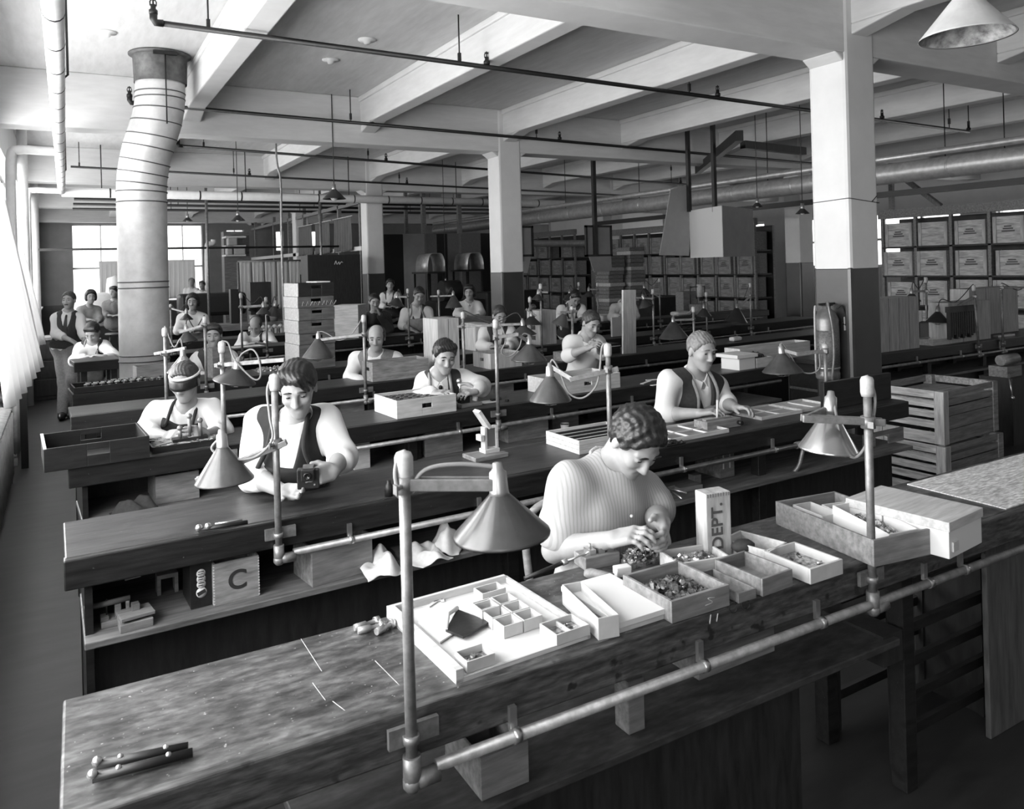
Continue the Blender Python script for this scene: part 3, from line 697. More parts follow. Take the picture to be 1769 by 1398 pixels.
def stool(p, zt, label, rz=0):
    t = thing('work_stool', label, 'stool', (p[0], p[1], 0), rz, group='stools behind the benches')
    MB().lathe([(0, 0), (.155, 0), (.165, -.012), (.165, -.03), (0, -.034)], 20, (0, 0, zt)).build('seat', M_mid, t)
    for a in range(4):
        c, s_ = math.cos(a * PI / 2 + .785), math.sin(a * PI / 2 + .785)
        MB().tube([(c * .09, s_ * .09, zt - .03), (c * .19, s_ * .19, 0)], .016, 8).build('leg', M_dark, t)
    m = MB()
    for a in range(4):
        c, s_ = math.cos(a * PI / 2 + .785), math.sin(a * PI / 2 + .785); c2, s2 = math.cos(a * PI / 2 + 2.356), math.sin(a * PI / 2 + 2.356)
        m.tube([(c * .155, s_ * .155, .22), (c2 * .155, s2 * .155, .22)], .010, 6)
    m.build('stretcher', M_dark, t)
# ------------------------------------------------------------------ rows of work benches
ROWS = {  # front edge y at x=0, slope, height, depth
 1: (1.595, -.013, .85, .43), 2: (3.03, .012, .85, .45), 3: (4.47, .050, .85, .45), 33: (4.70, -.004, .85, .45), 4: (6.09, .036, .85, .45),
 5: (7.22, .085, .85, .45), 6: (9.15, .10, .92, .42), 7: (10.75, .03, .92, .45), 61: (9.75, .02, .85, .45), 8: (13.2, .05, .95, .5)}
def fy(r, x): return ROWS[r][0] + ROWS[r][1] * x
def rx_(r, px, dy=0, dz=0):
    """x on the row's front line (moved back dy, up dz) seen at pixel column px"""
    lo, hi = -1.5, 16.
    for _ in range(50):
        m = (lo + hi) / 2
        if pr((m, fy(r, m) + dy, ROWS[r][2] + dz))[0] < px: lo = m
        else: hi = m
    return lo
def rp(r, px, dy=0, dz=0):
    x = rx_(r, px, dy, dz); return Vector((x, fy(r, x) + dy, ROWS[r][2] + dz))
def rang(r): return math.atan(ROWS[r][1])
def bench(r, x0, x1, label, top=M_top, legs=(), shelf=True, back=True, endpanel=True, conduit=None, front=M_bench, straps=()):
    y0, s_, z, dp = ROWS[r]; L = (x1 - x0) * math.hypot(1, s_); t = thing('work_bench', label, 'work bench', (x0, fy(r, x0), 0), rang(r), group='long work benches')
    MB().b2((0, .0, z - .045), (L, dp, z)).build('bench_top', top, t, bev=.006)
    MB().b2((-.004, -.022, z - .105), (L, .028, z - .002)).build('front_board', front, t, bev=.005)
    if shelf:
        MB().b2((.05, -.055, .545), (L - .02, dp, .57)).build('shelf', M_shelf, t, bev=.004)
    if back:
        MB().b2((.05, dp - .02, .04), (L - .02, dp - .002, z - .05)).build('back_panel', M_dark, t)
        MB().b2((.06, .09, 0), (L - .03, .11, .545)).build('toe_panel', M_dark, t)
    if endpanel: MB().b2((.055, .01, 0), (.08, dp - .01, z - .045)).build('end_panel', M_bench, t)
    for x in legs:
        q = (x - x0) * math.hypot(1, s_); MB().b2((q - .03, .03, 0), (q + .03, .09, z - .045)).build('leg', M_bench, t, bev=.004); MB().b2((q - .03, dp - .09, 0), (q + .03, dp - .03, z - .045)).build('leg', M_bench, t, bev=.004)
    if conduit:
        a, b = [(q - x0) * math.hypot(1, s_) for q in conduit]; zc = z - .125
        c = MB().tube([(a, -.045, zc), (b, -.045, zc)], .0135, 12).build('conduit', M_pipe, t)
        n = straps if straps else [a + .55 + i * .75 for i in range(int((b - a - .4) / .75))]
        for q in n:
            if straps: q = (q - x0) * math.hypot(1, s_)
            MB().tube([(q - .009, -.045, zc), (q + .009, -.045, zc)], .0165, 12).b2((q - .009, -.034, zc + .005), (q + .009, -.022, zc + .06)).build('pipe_strap', M_steel, c)
    return t
X1 = rx_(1, 715)
B1 = bench(1, -.03, 4.6, 'nearest bench with scarred light-streaked top, cut by the bottom edge', M_top1, legs=(2.42,), back=False, shelf=False, endpanel=False, conduit=(rx_(1, 750, -.045), 4.6), front=M_edge,
      straps=[rx_(1, q, -.045) for q in (890, 1215, 1418, 1604, 1666)])
bench(2, -.02, 4.72, 'second bench from the camera, between the young man and the old man', M_top, legs=(1.75, 3.4), conduit=(rx_(2, 505, -.045), rx_(2, 1385, -.045)), straps=[rx_(2, q, -.045) for q in (605, 830, 1118, 1180, 1338)])
bench(3, .0, 5.42, 'third bench from the camera, carrying the camera case', M_top, legs=(1.9, 3.6), conduit=(.9, 5.4))
bench(33, 5.95, 11.2, 'bench right of the nearest column, carrying tall wooden boxes', M_top, legs=(7.6, 8.6), conduit=(6, 11))
bench(4, .02, 8.6, 'fourth bench from the camera, in front of the man with the plank', M_top, legs=(2.2, 4.6, 6.8), conduit=(.9, 8.5))
bench(5, .04, 10.2, 'fifth bench from the camera, carrying the tall stack of crates', M_top, legs=(2.6, 5.2, 7.8), conduit=(.9, 10))
bench(6, .07, .50, 'short raised bench at the left under the leaning worker', M_top, shelf=False, back=False, endpanel=False, legs=(.16, .44))
bench(6, 1.15, 5.3, 'bench where the bald man and the standing man work', M_top, legs=(2.6, 4.2), conduit=(1.3, 5.2))
bench(7, 1.05, 6.2, 'bench in front of the woman with dark curly hair', M_top, legs=(2.4, 4.4))
bench(61, 6.15, 11.2, 'bench behind the middle column with several lamps', M_top, legs=(7.5, 9.0), conduit=(6.2, 11))
bench(8, 1.2, 5.2, 'long far counter with a pale edge below the pot plants', M_shelf, legs=(2, 3.4), front=M_mid)
# shelves and framing under the nearest bench
y1 = fy(1, 1.2)
t = B1
MB().b2((.45, .0, .525), (2.36, .40, .55)).build('shelf', M_bshelf, t, bev=.004); MB().b2((2.30, .02, .46), (2.40, .40, .56)).build('end_cleat', M_dark, t)
MB().b2((.47, .06, 0), (1.95, .08, .525)).build('front_panel', M_dark, t)
for x in (.5, 1.45): MB().b2((x, .34, 0), (x + .05, .39, .525)).build('leg', M_dark, t)
t = thing('slat_rack', 'dark slatted rack under the right end of the nearest bench', 'rack', (2.48, y1 + .10, 0))
for k, z in enumerate((.10, .22, .34, .46, .60, .70)):
    for yy in (.0, .28): MB().b2((0, yy, z), (.86, yy + .02, z + .035)).build('slat', M_bench, t)
for x in (.0, .56):
    for yy in (.02, .26): MB().b2((x, yy, 0), (x + .035, yy + .02, .74)).build('upright', M_dark, t)
MB().b2((.57, .0, .0), (.60, .30, .72)).build('side_panel', M_dark, t)
tag(MB().b2((2.92, y1 + .03, 0), (4.3, y1 + .05, .72)).build('plywood_panel', M_panel, bev=.003), 'tall grey board closing the bench at the right edge of the photo', 'panel')
# ------------------------------------------------------------------ bench lamps
def lamp(r, pxb, ytop, arm, apex, rim, wpx, label, dD=0., shade=None, cord=None, base='plate', dy=-.045, cordm=None, clampy=None, fullarm=True, zb=None, lean=None, armw=.022, guard=True):
    B = rp(r, pxb, dy, -.12 if zb is None else zb); D = depth(B); t = thing('bench_lamp', label, 'lamp', B, group='bench lamps on pipe posts')
    col = pr(B); ztop = (W(pxb if lean is None else lean, ytop, D)).z - B.z
    topx = Vector((0, 0, ztop)) if lean is None else W(lean, ytop, D) - B
    MB().tube([(0, 0, 0), topx], .0125, 12).build('post', M_pipe, t)
    up = topx.normalized()
    MB().lathe([(0, 0), (.017, 0), (.020, .012), (.020, .05), (.016, .06), (.0, .066)], 14, topx - up * .03, up).build('post_cap', M_capw, t)
    if base == 'plate':
        MB().tube([(0, 0, -.03), (0, 0, .035)], .0195, 12).tube([(0, 0, -.02), (.06, 0, -.02)], .019, 12).ball((0, 0, -.022), .022, 10).build('base_elbow', M_pipe, t)
        MB().box((.01, .012, .075), (.115, .012, .042)).tube([(0, 0, .062), (0, 0, .08)], .018, 12).build('wall_plate', M_pipe, t)
    elif base == 'tripod':
        MB().tube([(0, 0, 0), (0, 0, .07)], .018, 12).tube([(0, 0, .05), (.05, 0, 0)], .006, 6).tube([(0, 0, .05), (-.05, .01, 0)], .006, 6).tube([(0, 0, .05), (0, -.05, 0)], .006, 6).lathe([(0, 0), (.045, 0), (.04, .008), (0, .01)], 14).build('base_flange', M_pipe, t)
    A = [W(px, py, D + d_) - B for px, py, d_ in arm]
    for i, (p, q) in enumerate(zip(A[:-1], A[1:])):
        v = (q - p); m = MB(); ln = v.length; yawv = math.atan2(v.y, v.x); pit = math.asin(max(-1, min(1, v.z / ln)))
        rot = Matrix.Rotation(yawv, 3, 'Z') @ Matrix.Rotation(-pit, 3, 'Y'); c = (p + q) / 2
        for off in (-.011, .011) if i == 0 else (0,):
            h = (ln / 2 + .012, .0035 if i == 0 else .006, armw / 2)
            m.add([c + rot @ Vector((sx * h[0], off + sy * h[1], sz * h[2])) for sx in (-1, 1) for sy in (-1, 1) for sz in (-1, 1)], [(0, 1, 3, 2), (4, 6, 7, 5), (0, 4, 5, 1), (2, 3, 7, 6), (0, 2, 6, 4), (1, 5, 7, 3)])
        m.build('arm', M_pipe, t, bev=.002)
    zc = A[0].z
    pj = topx * max(0., min(1., zc / topx.z)) if topx.z else A[0]
    MB().tube([pj - up * .018, pj + up * .018], .022, 10).tube([pj + Vector((-.03, -.03, 0)), pj + Vector((.03, .03, 0))], .006, 6).box(pj + Vector((-.032, -.032, 0)), (.004, .02, .02)).build('arm_clamp', M_pipe, t)
    ap = W(apex[0], apex[1], D + dD) - B; rm = W(rim[0], rim[1], D + dD) - B; ax = (ap - rm); H = ax.length; ax.normalize(); R = wpx * (D + dD) / FPX / 2
    rr = R * .16
    MB().lathe([(rr, 0), (rr * 1.25, -.006), (R * .985, -H + .004), (R, -H), (R * .99, -H - .004), (R * .97, -H + .002)], 32, ap, ax).build('shade', shade or M_shade, t)
    MB().lathe([(R * .965, -H + .001), (rr * 1.1, -.012), (0, -.012)], 32, ap, ax).build('shade_lining', M_shadein, t)
    MB().lathe([(0, .062), (.010, .06), (.013, .045), (.019, .04), (.021, .0), (.023, -.012), (0, -.012)], 14, ap, ax).build('socket', M_brass, t)
    MB().lathe([(0, -H * .80), (.018, -H * .74), (.026, -H * .6), (.015, -H * .35), (.012, -.02)], 12, ap, ax).build('bulb', M_paper, t)
    if guard:
        m = MB(); q = ax.to_track_quat('Z', 'Y').to_matrix()
        for k in range(6):
            a = k * PI / 3; m.tube([ap + q @ Vector((rad * math.cos(a), rad * math.sin(a), z)) for rad, z in ((R * .40, -H * .85), (R * .42, -H), (R * .30, -H - R * .20), (0.004, -H - R * .26))], .0016, 5)
        m.build('bulb_guard', M_pipe, t)
    s0 = ap + ax * .055
    if cord: C = [topx + up * .035] + [W(px, py, D + d_) - B for px, py, d_ in cord] + [s0 - ax * .005]
    else:
        md = (topx + s0) / 2; C = [topx + up * .035, topx * .98 + (s0 - topx) * .06 + Vector((0, 0, .05)), md + Vector((0, 0, -.05)), s0 + (topx - s0) * .12 + Vector((0, 0, .05)), s0 - ax * .005]
    MB().tube(spline(C, 7), .0048, 7).build('cord', cordm or M_cord, t)
    return t
M_shg = mat('worn_green_enamel_shade', .05, .28, var=.35, scale=9)
M_shp = mat('polished_shade', .42, .22, metal=.85)
lamp(1, 712, 806, [(716, 836, 0), (862, 836, .02)], (862, 848), (867, 922), 169, 'large cone lamp nearest the camera, above the white tray of small boxes', dD=.02, shade=M_shg,
     cord=[(700, 795, 0), (686, 798, -.01), (684, 830, -.02), (700, 850, -.01), (735, 812, 0), (790, 802, .01), (850, 806, .02)], armw=.026)
lamp(1, 1508, 668, [(1520, 729, 0), (1392, 723, .0), (1432, 706, .12)], (1434, 708), (1431, 776), 98, 'polished cone lamp above the right end of the nearest bench', dD=.10, shade=M_shp, guard=False,
     cord=[(1512, 690, .0), (1500, 760, .02), (1478, 790, .03), (1455, 775, .05), (1448, 735, .06), (1440, 695, .09)])
lamp(2, 482, 661, [(490, 766, 0), (345, 828, -.05)], (384, 770), (388, 830), 98, 'cone lamp with bright rim, left of the young man with the camera', dD=-.06, shade=M_shg,
     cord=[(462, 672, -.01), (466, 720, -.02), (470, 760, -.03), (440, 790, -.05), (395, 792, -.06), (366, 776, -.06), (380, 756, -.06)])
lamp(3, 389, 600, [(375, 631, 0), (488, 622, 0)], (409, 636), (405, 659), 72, 'cone lamp with wire guard beside the man in the eyeshade', shade=M_shade, cord=[(394, 593, 0), (402, 615, -.02), (412, 630, -.03), (438, 655, -.03), (450, 650, -.02), (447, 620, -.02), (436, 604, -.01), (420, 610, 0)])
lamp(4, 289, 574, [(270, 611, 0), (318, 602, .0)], (316, 614), (317, 642), 54, 'pale cone lamp behind the eyeshade of the seated man', shade=M_shp)
lamp(5, 357, 553, [(352, 562, 0), (312, 574, -.02)], (322, 572), (324, 590), 34, 'dark cone lamp in front of the curly haired woman', cordm=M_cordd)
lamp(4, 632, 551, [(628, 578, 0), (554, 587, 0)], (550, 585), (550, 617), 55, 'cone lamp in front of the tall stack of crates', shade=M_shg, cord=[(620, 560, 0), (605, 580, 0), (585, 588, 0), (568, 578, 0), (556, 573, 0)])
lamp(3, 861, 560, [(855, 583, 0), (893, 578, 0), (916, 592, .05)], (914, 594), (914, 622), 62, 'cone lamp above the right hand of the man working at a press', shade=M_shg, dD=.05, cord=[(868, 568, 0), (873, 590, 0), (866, 608, 0), (880, 616, .02), (897, 600, .03), (903, 578, .04), (912, 578, .05)])
lamp(2, 1056, 605, [(1064, 638, 0), (988, 655, 0), (953, 634, .05)], (950, 648), (951, 691), 73, 'cone lamp with looping pale cord behind the dark haired man in front', shade=M_shg, dD=.05, cord=[(1040, 600, 0), (1036, 640, 0), (1028, 670, 0), (1005, 688, .02), (982, 678, .03), (966, 640, .04), (955, 622, .05)])
lamp(4, 803, 545, [(793, 564, 0), (900, 560, 0)], (903, 562), (904, 578), 46, 'dark cone lamp left of the pale round cord, behind the press lamp', cordm=M_cordd)
lamp(4, 991, 535, [(995, 538, 0), (970, 540, -.03)], (976, 541), (968, 562), 32, 'tilted cone lamp beside the young man with rolled sleeves', shade=M_shg, cordm=M_cordd)
lamp(5, 918, 518, [(910, 535, 0), (925, 545, .0)], (918, 546), (918, 560), 36, 'dark cone lamp in front of the middle column with a looped cord', cordm=M_cord)
lamp(4, 1200, 535, [(1196, 552, 0), (1168, 553, 0)], (1163, 556), (1164, 584), 52, 'cone lamp above and left of the grey haired old man', shade=M_shg, cord=[(1190, 540, 0), (1178, 542, 0), (1165, 545, 0)])
lamp(5, 1130, 504, [(1126, 516, 0), (1095, 514, 0)], (1112, 516), (1116, 530), 26, 'small cone lamp right of the upright plank', cordm=M_cordd)
lamp(61, 1141, 484, [(1138, 513, 0), (1112, 498, 0)], (1113, 497), (1114, 508), 20, 'small dark lamp in front of the stacked cardboard sheets', cordm=M_cordd)
lamp(5, 1222, 509, [(1219, 520, 0), (1232, 530, 0)], (1216, 532), (1216, 546), 26, 'small cone lamp left of the hanging round basket', cordm=M_cordd)
lamp(5, 1298, 493, [(1298, 510, 0), (1276, 531, 0)], (1273, 532), (1271, 556), 40, 'dark cone lamp with a pale edge beside the tall bare post', cordm=M_cordd)
lamp(2, 1428, 603, [(1425, 606, 0), (1378, 612, 0), (1352, 605, .04)], (1350, 610), (1352, 642), 68, 'cone lamp with wire guard in front of the fire extinguisher', shade=M_shg, dD=.04, base='tripod', dy=.16, zb=.0, cord=[(1425, 592, 0), (1416, 610, 0), (1416, 635, 0), (1402, 645, .02), (1382, 640, .03), (1366, 615, .04), (1352, 594, .04)])
lamp(33, 1692, 498, [(1683, 512, 0), (1640, 536, 0), (1622, 536, .02)], (1620, 538), (1620, 556), 40, 'dark cone lamp between the two tall boxes on the right bench', lean=1682, cordm=M_cordd)
lamp(33, 1733, 496, [(1730, 497, 0), (1790, 497, 0)], (1790, 499), (1790, 515), 36, 'lamp arm reaching out of the right edge of the photo', cordm=M_cordd)
lamp(33, 1602, 484, [(1600, 503, 0), (1575, 504, 0)], (1575, 506), (1575, 520), 30, 'small lamp behind the tall box next to the column', cordm=M_cordd, dy=.38, zb=.0, base='tripod')
lamp(6, 419, 511, [(422, 530, 0), (450, 528, 0)], (455, 530), (455, 542), 24, 'thin lamp post above the radiator behind the bald man', cordm=M_cordd)
lamp(6, 462, 518, [(424, 531, 0), (462, 528, 0)], (475, 528), (472, 545), 28, 'dark cone lamp with a pale mark, right of the bald man', cordm=M_cordd)
lamp(7, 297, 530, [(293, 532, 0), (320, 540, 0)], (322, 541), (322, 552), 22, 'small lamp post left of the curly haired woman', cordm=M_cordd)
lamp(6, 707, 503, [(704, 513, 0), (688, 513, 0)], (686, 514), (684, 528), 30, 'small cone lamp left of the standing man in the grey apron', cordm=M_cordd)
lamp(6, 760, 505, [(745, 512, 0), (782, 511, 0)], (783, 510), (784, 531), 30, 'cone lamp left of the woman in white', cordm=M_cordd, shade=M_shg)
lamp(61, 1002, 491, [(1000, 500, 0), (985, 505, 0)], (984, 506), (984, 518), 24, 'dark cone lamp above the stooping dark haired man', cordm=M_cordd)
lamp(61, 1034, 492, [(1046, 501, 0), (1018, 500, 0)], (1017, 502), (1017, 512), 20, 'bare lamp post with crossbar right of the stooping man', cordm=M_cordd)
lamp(5, 937, 495, [(930, 505, 0), (945, 505, 0)], (930, 507), (929, 518), 22, 'thin lamp post beside the stacked open boxes', cordm=M_cordd)

x = 2.98; tag(MB().b2((0, .01, 0), (1.6, .40, .004)).b2((0, .20, .004), (1.6, .203, .0045)).build('cover_board', M_paleb, None, 0, (x, fy(1, x), .8505), rang(1)), 'pale board covering the right end of the nearest bench', 'board')  # thin board added over the bench top, making this end paler
# ------------------------------------------------------------------ boxes and trays
def walls(m, w, d, h, t, holes='', hw=.09, hh=.028, hz=None, floor=True):
    """open box, corner at the origin; holes: sides that carry a hand slot, f front, b back, l left, r right"""
    hz = hz or h * .62
    if floor: m.b2((t, t, 0), (w - t, d - t, t * .8))
    def wall(a, b, ax, side):
        if side in holes:
            c = (a[ax] + b[ax]) / 2; A, B = list(a), list(b)
            B[ax] = c - hw / 2; m.b2(A, B); A, B = list(a), list(b); A[ax] = c + hw / 2; m.b2(A, B)
            A, B = list(a), list(b); A[ax], B[ax] = c - hw / 2, c + hw / 2; B2 = B[:]; B2[2] = hz - hh / 2; m.b2(A, B2); A2 = A[:]; A2[2] = hz + hh / 2; m.b2(A2, B)
        else: m.b2(a, b)
    wall((0, 0, 0), (w, t, h), 0, 'f'); wall((0, d - t, 0), (w, d, h), 0, 'b'); wall((0, t, 0), (t, d - t, h), 1, 'l'); wall((w - t, t, 0), (w, d - t, h), 1, 'r')
    return m
def obox(label, p, w, d, h, t, m, rz=0, holes='', name='wooden_box', cat='box', grid=None, gm=None, bev=.0015, group=None, heap=None, lid=None, liner=None, hz=None, hw=.09, tilt=None, gh=.8):
    o = thing(name, label, cat, p, rz, group, rot=tilt)
    walls(MB(), w, d, h, t, holes, hz=hz, hw=hw).build('box_body', m, o, bev=bev)
    if grid:
        nx, ny = grid
        for i in range(1, nx): MB().b2((t + (w - 2 * t) * i / nx - .002, t, t), (t + (w - 2 * t) * i / nx + .002, d - t, h * gh)).build('divider', gm or m, o)
        for j in range(1, ny): MB().b2((t, t + (d - 2 * t) * j / ny - .002, t), (w - t, t + (d - 2 * t) * j / ny + .002, h * gh - .001)).build('divider', gm or m, o)
    if liner: MB().b2((t, t, t * .8), (w - t, d - t, t * .8 + .003)).build('paper_liner', liner, o)
    if lid: MB().b2((-.004, -.004, h), (w + .004, d + .004, h + .012)).build('lid', lid, o, bev=.001)
    if heap: pile(o, heap[0], (t, t, t), (w - t, d - t, h), heap[1], heap[2])
    return o
def pile(parent, lab, a, b, n, size, m=None, name='small_parts', seed=0, mound=.5, cat='parts', wpos=None):
    """a heap nobody could count: one object, stuff"""
    r = random.Random(seed + n); k = MB(); w, d, h = [q - p for p, q in zip(a, b)]
    mw = parent.matrix_basis if parent is not None else Matrix.Identity(4)
    k.b2((a[0], a[1], a[2]), (b[0], b[1], a[2] + h * .25))
    for i in range(n):
        x, y = r.random(), r.random(); z = a[2] + h * (.25 + mound * (1 - abs(2 * x - 1) ** 2) * (1 - abs(2 * y - 1) ** 2) * r.uniform(.6, 1.0))
        s = size * r.uniform(.6, 1.2); c = (a[0] + s * .6 + (w - s * 1.2) * x, a[1] + s * .6 + (d - s * 1.2) * y, z)
        if i % 3: k.box(c, (s, s * .55, s * .4), r.uniform(0, 3), r.uniform(-.8, .8), r.uniform(-.8, .8))
        else:
            v = Vector((r.uniform(-1, 1), r.uniform(-1, 1), r.uniform(-.3, .5))).normalized() * s * .5; k.tube([Vector(c) - v, Vector(c) + v], s * .28, 7)
    o = k.build(name, m or M_bits)
    if parent is not None: o.matrix_basis = mw.copy()
    return tag(o, lab, cat, kind='stuff')
def slat(o, x): return x
def rbox(r, pl, prr, label, dep, h, dy=.03, t=.012, m=None, dz=0, **k):
    x0, x1 = rx_(r, pl, dy, dz), rx_(r, prr, dy, dz); a = rang(r)
    return obox(label, (x0, fy(r, x0) + dy, ROWS[r][2] + dz), (x1 - x0) / math.cos(a), dep, h, t, m or M_pale, rz=a, **k)
def solid(label, p, w, d, h, m, rz=0, name='block', cat='block', bev=.003, group=None, parts=None, rot=None):
    o = MB().b2((0, 0, 0), (w, d, h)).build(name, m, None, bev, p, rz)
    if rot: o.rotation_euler = rot
    return tag(o, label, cat, group)
def quad(FL, FR, BL, z):
    """rectangle on a level plane from three picture corners: origin, width, depth, angle"""
    a, b, c = on(*FL, z=z), on(*FR, z=z), on(*BL, z=z); e = b - a; rz = math.atan2(e.y, e.x); n = Vector((-math.sin(rz), math.cos(rz), 0))
    return a, e.length, (c - a).dot(n), rz
Z = .85
# ------------------------------------------------------------------ nearest bench
def quadf(FL, FR, BL, r=1, dy=.0):
    "box whose front stands at the bench edge: rim height follows from the picture"
    x = 0.
    for _ in range(6): x = on(*FL, y=fy(r, x) + dy).x
    z = on(*FL, y=fy(r, x) + dy).z; a, w_, d_, rz = quad(FL, FR, BL, z); return a, w_, d_, rz, max(z - ROWS[r][2], .02)
a, b, c = on(788, 1180, z=Z + .004), on(1020, 1100, z=Z + .004), on(672, 1047, z=Z + .03); e = b - a; rz = math.atan2(e.y, e.x); w_ = e.length; d_ = (c - a).dot(Vector((-math.sin(rz), math.cos(rz), 0)))
tray = thing('shallow_tray', 'white shallow tray of small boxes, on the nearest bench under the large lamp', 'tray', (a.x, a.y, Z), rz)
MB().b2((0, 0, 0), (w_, d_, .008)).build('tray_floor', M_pale, tray); MB().b2((.02, .002, .008), (w_ - .012, d_ - .012, .0105)).build('paper_liner', M_paper, tray)
for n_, lo, hi in (('side', (0, 0, .0), (.020, d_, .032)), ('side', (w_ - .010, 0, 0), (w_, d_, .026)), ('back', (.02, d_ - .012, 0), (w_ - .01, d_, .032)), ('front_strip', (.02, 0, .008), (w_ - .01, .006, .011))): MB().b2(lo, hi).build(n_, M_pale, tray, bev=.001)
TZ = Z + .012
def small(FLpx, w, d, h, label, name='small_box', heap=None, rz_=None, m=M_card, cat='box', group='little card boxes in the white tray', grid=None, z=TZ):
    p = on(*FLpx, z=z); return obox(label, p, w, d, h, .003, m, rz=rz if rz_ is None else rz_, name=name, cat=cat, heap=heap, bev=0, group=group, grid=grid)
cx = .058
lab = {0: 'small card box with tangled bits, alone at the back of the white tray', 1: 'small card box with a bright clip in it, at the back of the left column', 2: 'empty card box in the middle of the left column, second from the back',
       3: 'empty card box in the left column, second from the front', 4: 'empty card box at the front of the left column, nearest the camera of its block', 5: 'empty card box at the back of the right column', 6: 'empty card box in the middle of the right column', 7: 'empty card box at the front of the right column'}
for k, (px, py, w0) in enumerate(((834, 1048, .075), (833, 1078, .055))): small((px, py), w0, .05, .034, lab[k], heap=('tangled bits in the %s small card box of the white tray' % ('rear single', 'left rear')[k], 14, .012))
o0 = on(871, 1104, z=TZ); ex = Vector((math.cos(rz), math.sin(rz), 0)); ey = Vector((-math.sin(rz), math.cos(rz), 0))
for i in range(3):
    for c in (0, 1):
        obox(lab[(4, 3, 2)[i] if c == 0 else (7, 6, 5)[i]], o0 + ex * (.060 * c) + ey * (.058 * i), .056, .054, .030, .003, M_card, rz=rz, name='small_box', bev=0, group='little card boxes in the white tray')
small((807, 1164), .075, .06, .026, 'small card box with metal bits at the front left corner of the white tray', heap=('metal bits in the front left card box', 14, .014))
small((962, 1116), .10, .075, .026, 'low card box with a divider at the front right corner of the white tray', grid=(2, 1), heap=('few bright bits in the divided card box', 6, .012))
p = on(762, 1112, z=TZ)
m = MB(); q = [on(*c, z=TZ + .002) - p for c in ((722, 1078), (770, 1060), (800, 1085), (760, 1112))]; m.add([v for v in q] + [v + Vector((0, 0, .004)) for v in q], [(3, 2, 1, 0), (4, 5, 6, 7), (0, 1, 5, 4), (1, 2, 6, 5), (2, 3, 7, 6), (3, 0, 4, 7)])
tag(m.build('paper_sheet', M_paper, loc=p), 'folded white paper under the black leather square', 'paper')
q = [on(*c, z=TZ + .006) for c in ((770, 1092), (790, 1056), (846, 1078), (800, 1104))]; t = thing('leather_square', 'black leather covered card with a folded back corner, in the white tray', 'card', q[0])
q = [v - q[0] for v in q]; m = MB(); m.add(q + [v + Vector((0, 0, .006)) for v in q], [(3, 2, 1, 0), (4, 5, 6, 7), (0, 1, 5, 4), (1, 2, 6, 5), (2, 3, 7, 6), (3, 0, 4, 7)]); m.build('card', M_black, t)
MB().tube([q[0] + Vector((0, 0, .006)), (q[0] + q[1]) / 2 + Vector((-.01, 0, .022)), q[1] + Vector((0, 0, .008))], .006, 8).build('folded_flap', M_paper, t)
for i, (c, l, an) in enumerate((((742, 1050), .055, .55), ((750, 1042), .03, .1), ((768, 1040), .02, 1.2))):
    solid(('long white strip lying at the back of the tray', 'short white strip behind the long strip in the tray', 'tiny metal clip at the back of the tray')[i], on(*c, z=TZ), l, .010, .003, M_paper, an, 'paper_strip' if i < 2 else 'metal_clip', 'strip' if i < 2 else 'clip', .0005)
# torn box, lid box, boxes of parts
hq = .056; a, w_, d_, rz2 = quad((1033, 1069), (1068, 1062), (936, 1016), Z + hq)
t = obox('torn white cardboard box, long and narrow, beside the white tray', (a.x, a.y, Z), max(w_, .06), d_, hq, .004, M_card, rz=rz2, name='torn_carton', cat='box')
hq = .029; a, w_, d_, rz2 = quad((1070, 1075), (1156, 1048), (985, 1010), Z + hq)
t = thing('flat_carton', 'flat closed white carton right of the torn box', 'box', (a.x, a.y, Z), rz2)
MB().b2((0, 0, 0), (w_, d_, hq * .5)).build('box_body', M_card, t, bev=.001); MB().b2((-.004, -.004, hq * .5), (w_ + .004, d_ + .004, hq)).build('lid', M_paper, t, bev=.001)
hq = .058; a, w_, d_, rz2 = quad((1160, 1040), (1260, 1010), (1087, 990), Z + hq)
pt = obox('open wooden box of black metal parts at the bench front', (a.x, a.y - .0, Z), w_, d_, hq, .010, M_mid, rz=rz2, name='parts_box', heap=('black metal parts heaped in the open wooden box', 150, .022))
for o in bpy.data.objects:
    if o.get('label', '').startswith('black metal parts'): o.data.materials[0] = mat('blackened_parts', .012, .25, metal=.4, var=.9, scale=60, v2=.25)
solid('small white block standing behind the flat carton', on(1066, 1000, z=Z), .05, .03, .03, M_paper, -.2, 'white_block', 'block')
pile(None, 'bright metal parts heaped behind the box of black parts', tuple(on(1092, 985, z=Z)), tuple(on(1092, 985, z=Z) + Vector((.17, .09, .055))), 110, .022, seed=3, mound=.7)
a, w_, d_, rz2 = quad((1172, 972), (1262, 958), (1150, 948), Z + .05)
obox('open box heaped with bright metal parts, under the worker\'s hands', (a.x, a.y, Z), w_, max(d_, .12), .045, .008, M_pale, rz=rz2, name='parts_box', heap=('bright metal parts heaped in front of the upright stencilled box', 150, .026))
# upright box with the stencil
a = on(1222, 948, z=Z + .04); t = thing('stencilled_box', 'upright wooden box stencilled with a department word, on the nearest bench', 'box', (a.x, a.y, Z), -.17)
MB().b2((0, 0, 0), (.092, .062, .21)).build('box_body', M_batten, t, bev=.003)
m = MB()
for i in range(9): m.b2((.004 + i * .0098, -.001, .198), (.008 + i * .0098, .003, .209))
m.build('finger_joint', M_mid, t)
text('DEPT.', .058, M_inkg, t, (.040, -.0015, .105), (PI / 2, -PI / 2, 0), 'stencil_lettering', sx=1.0)
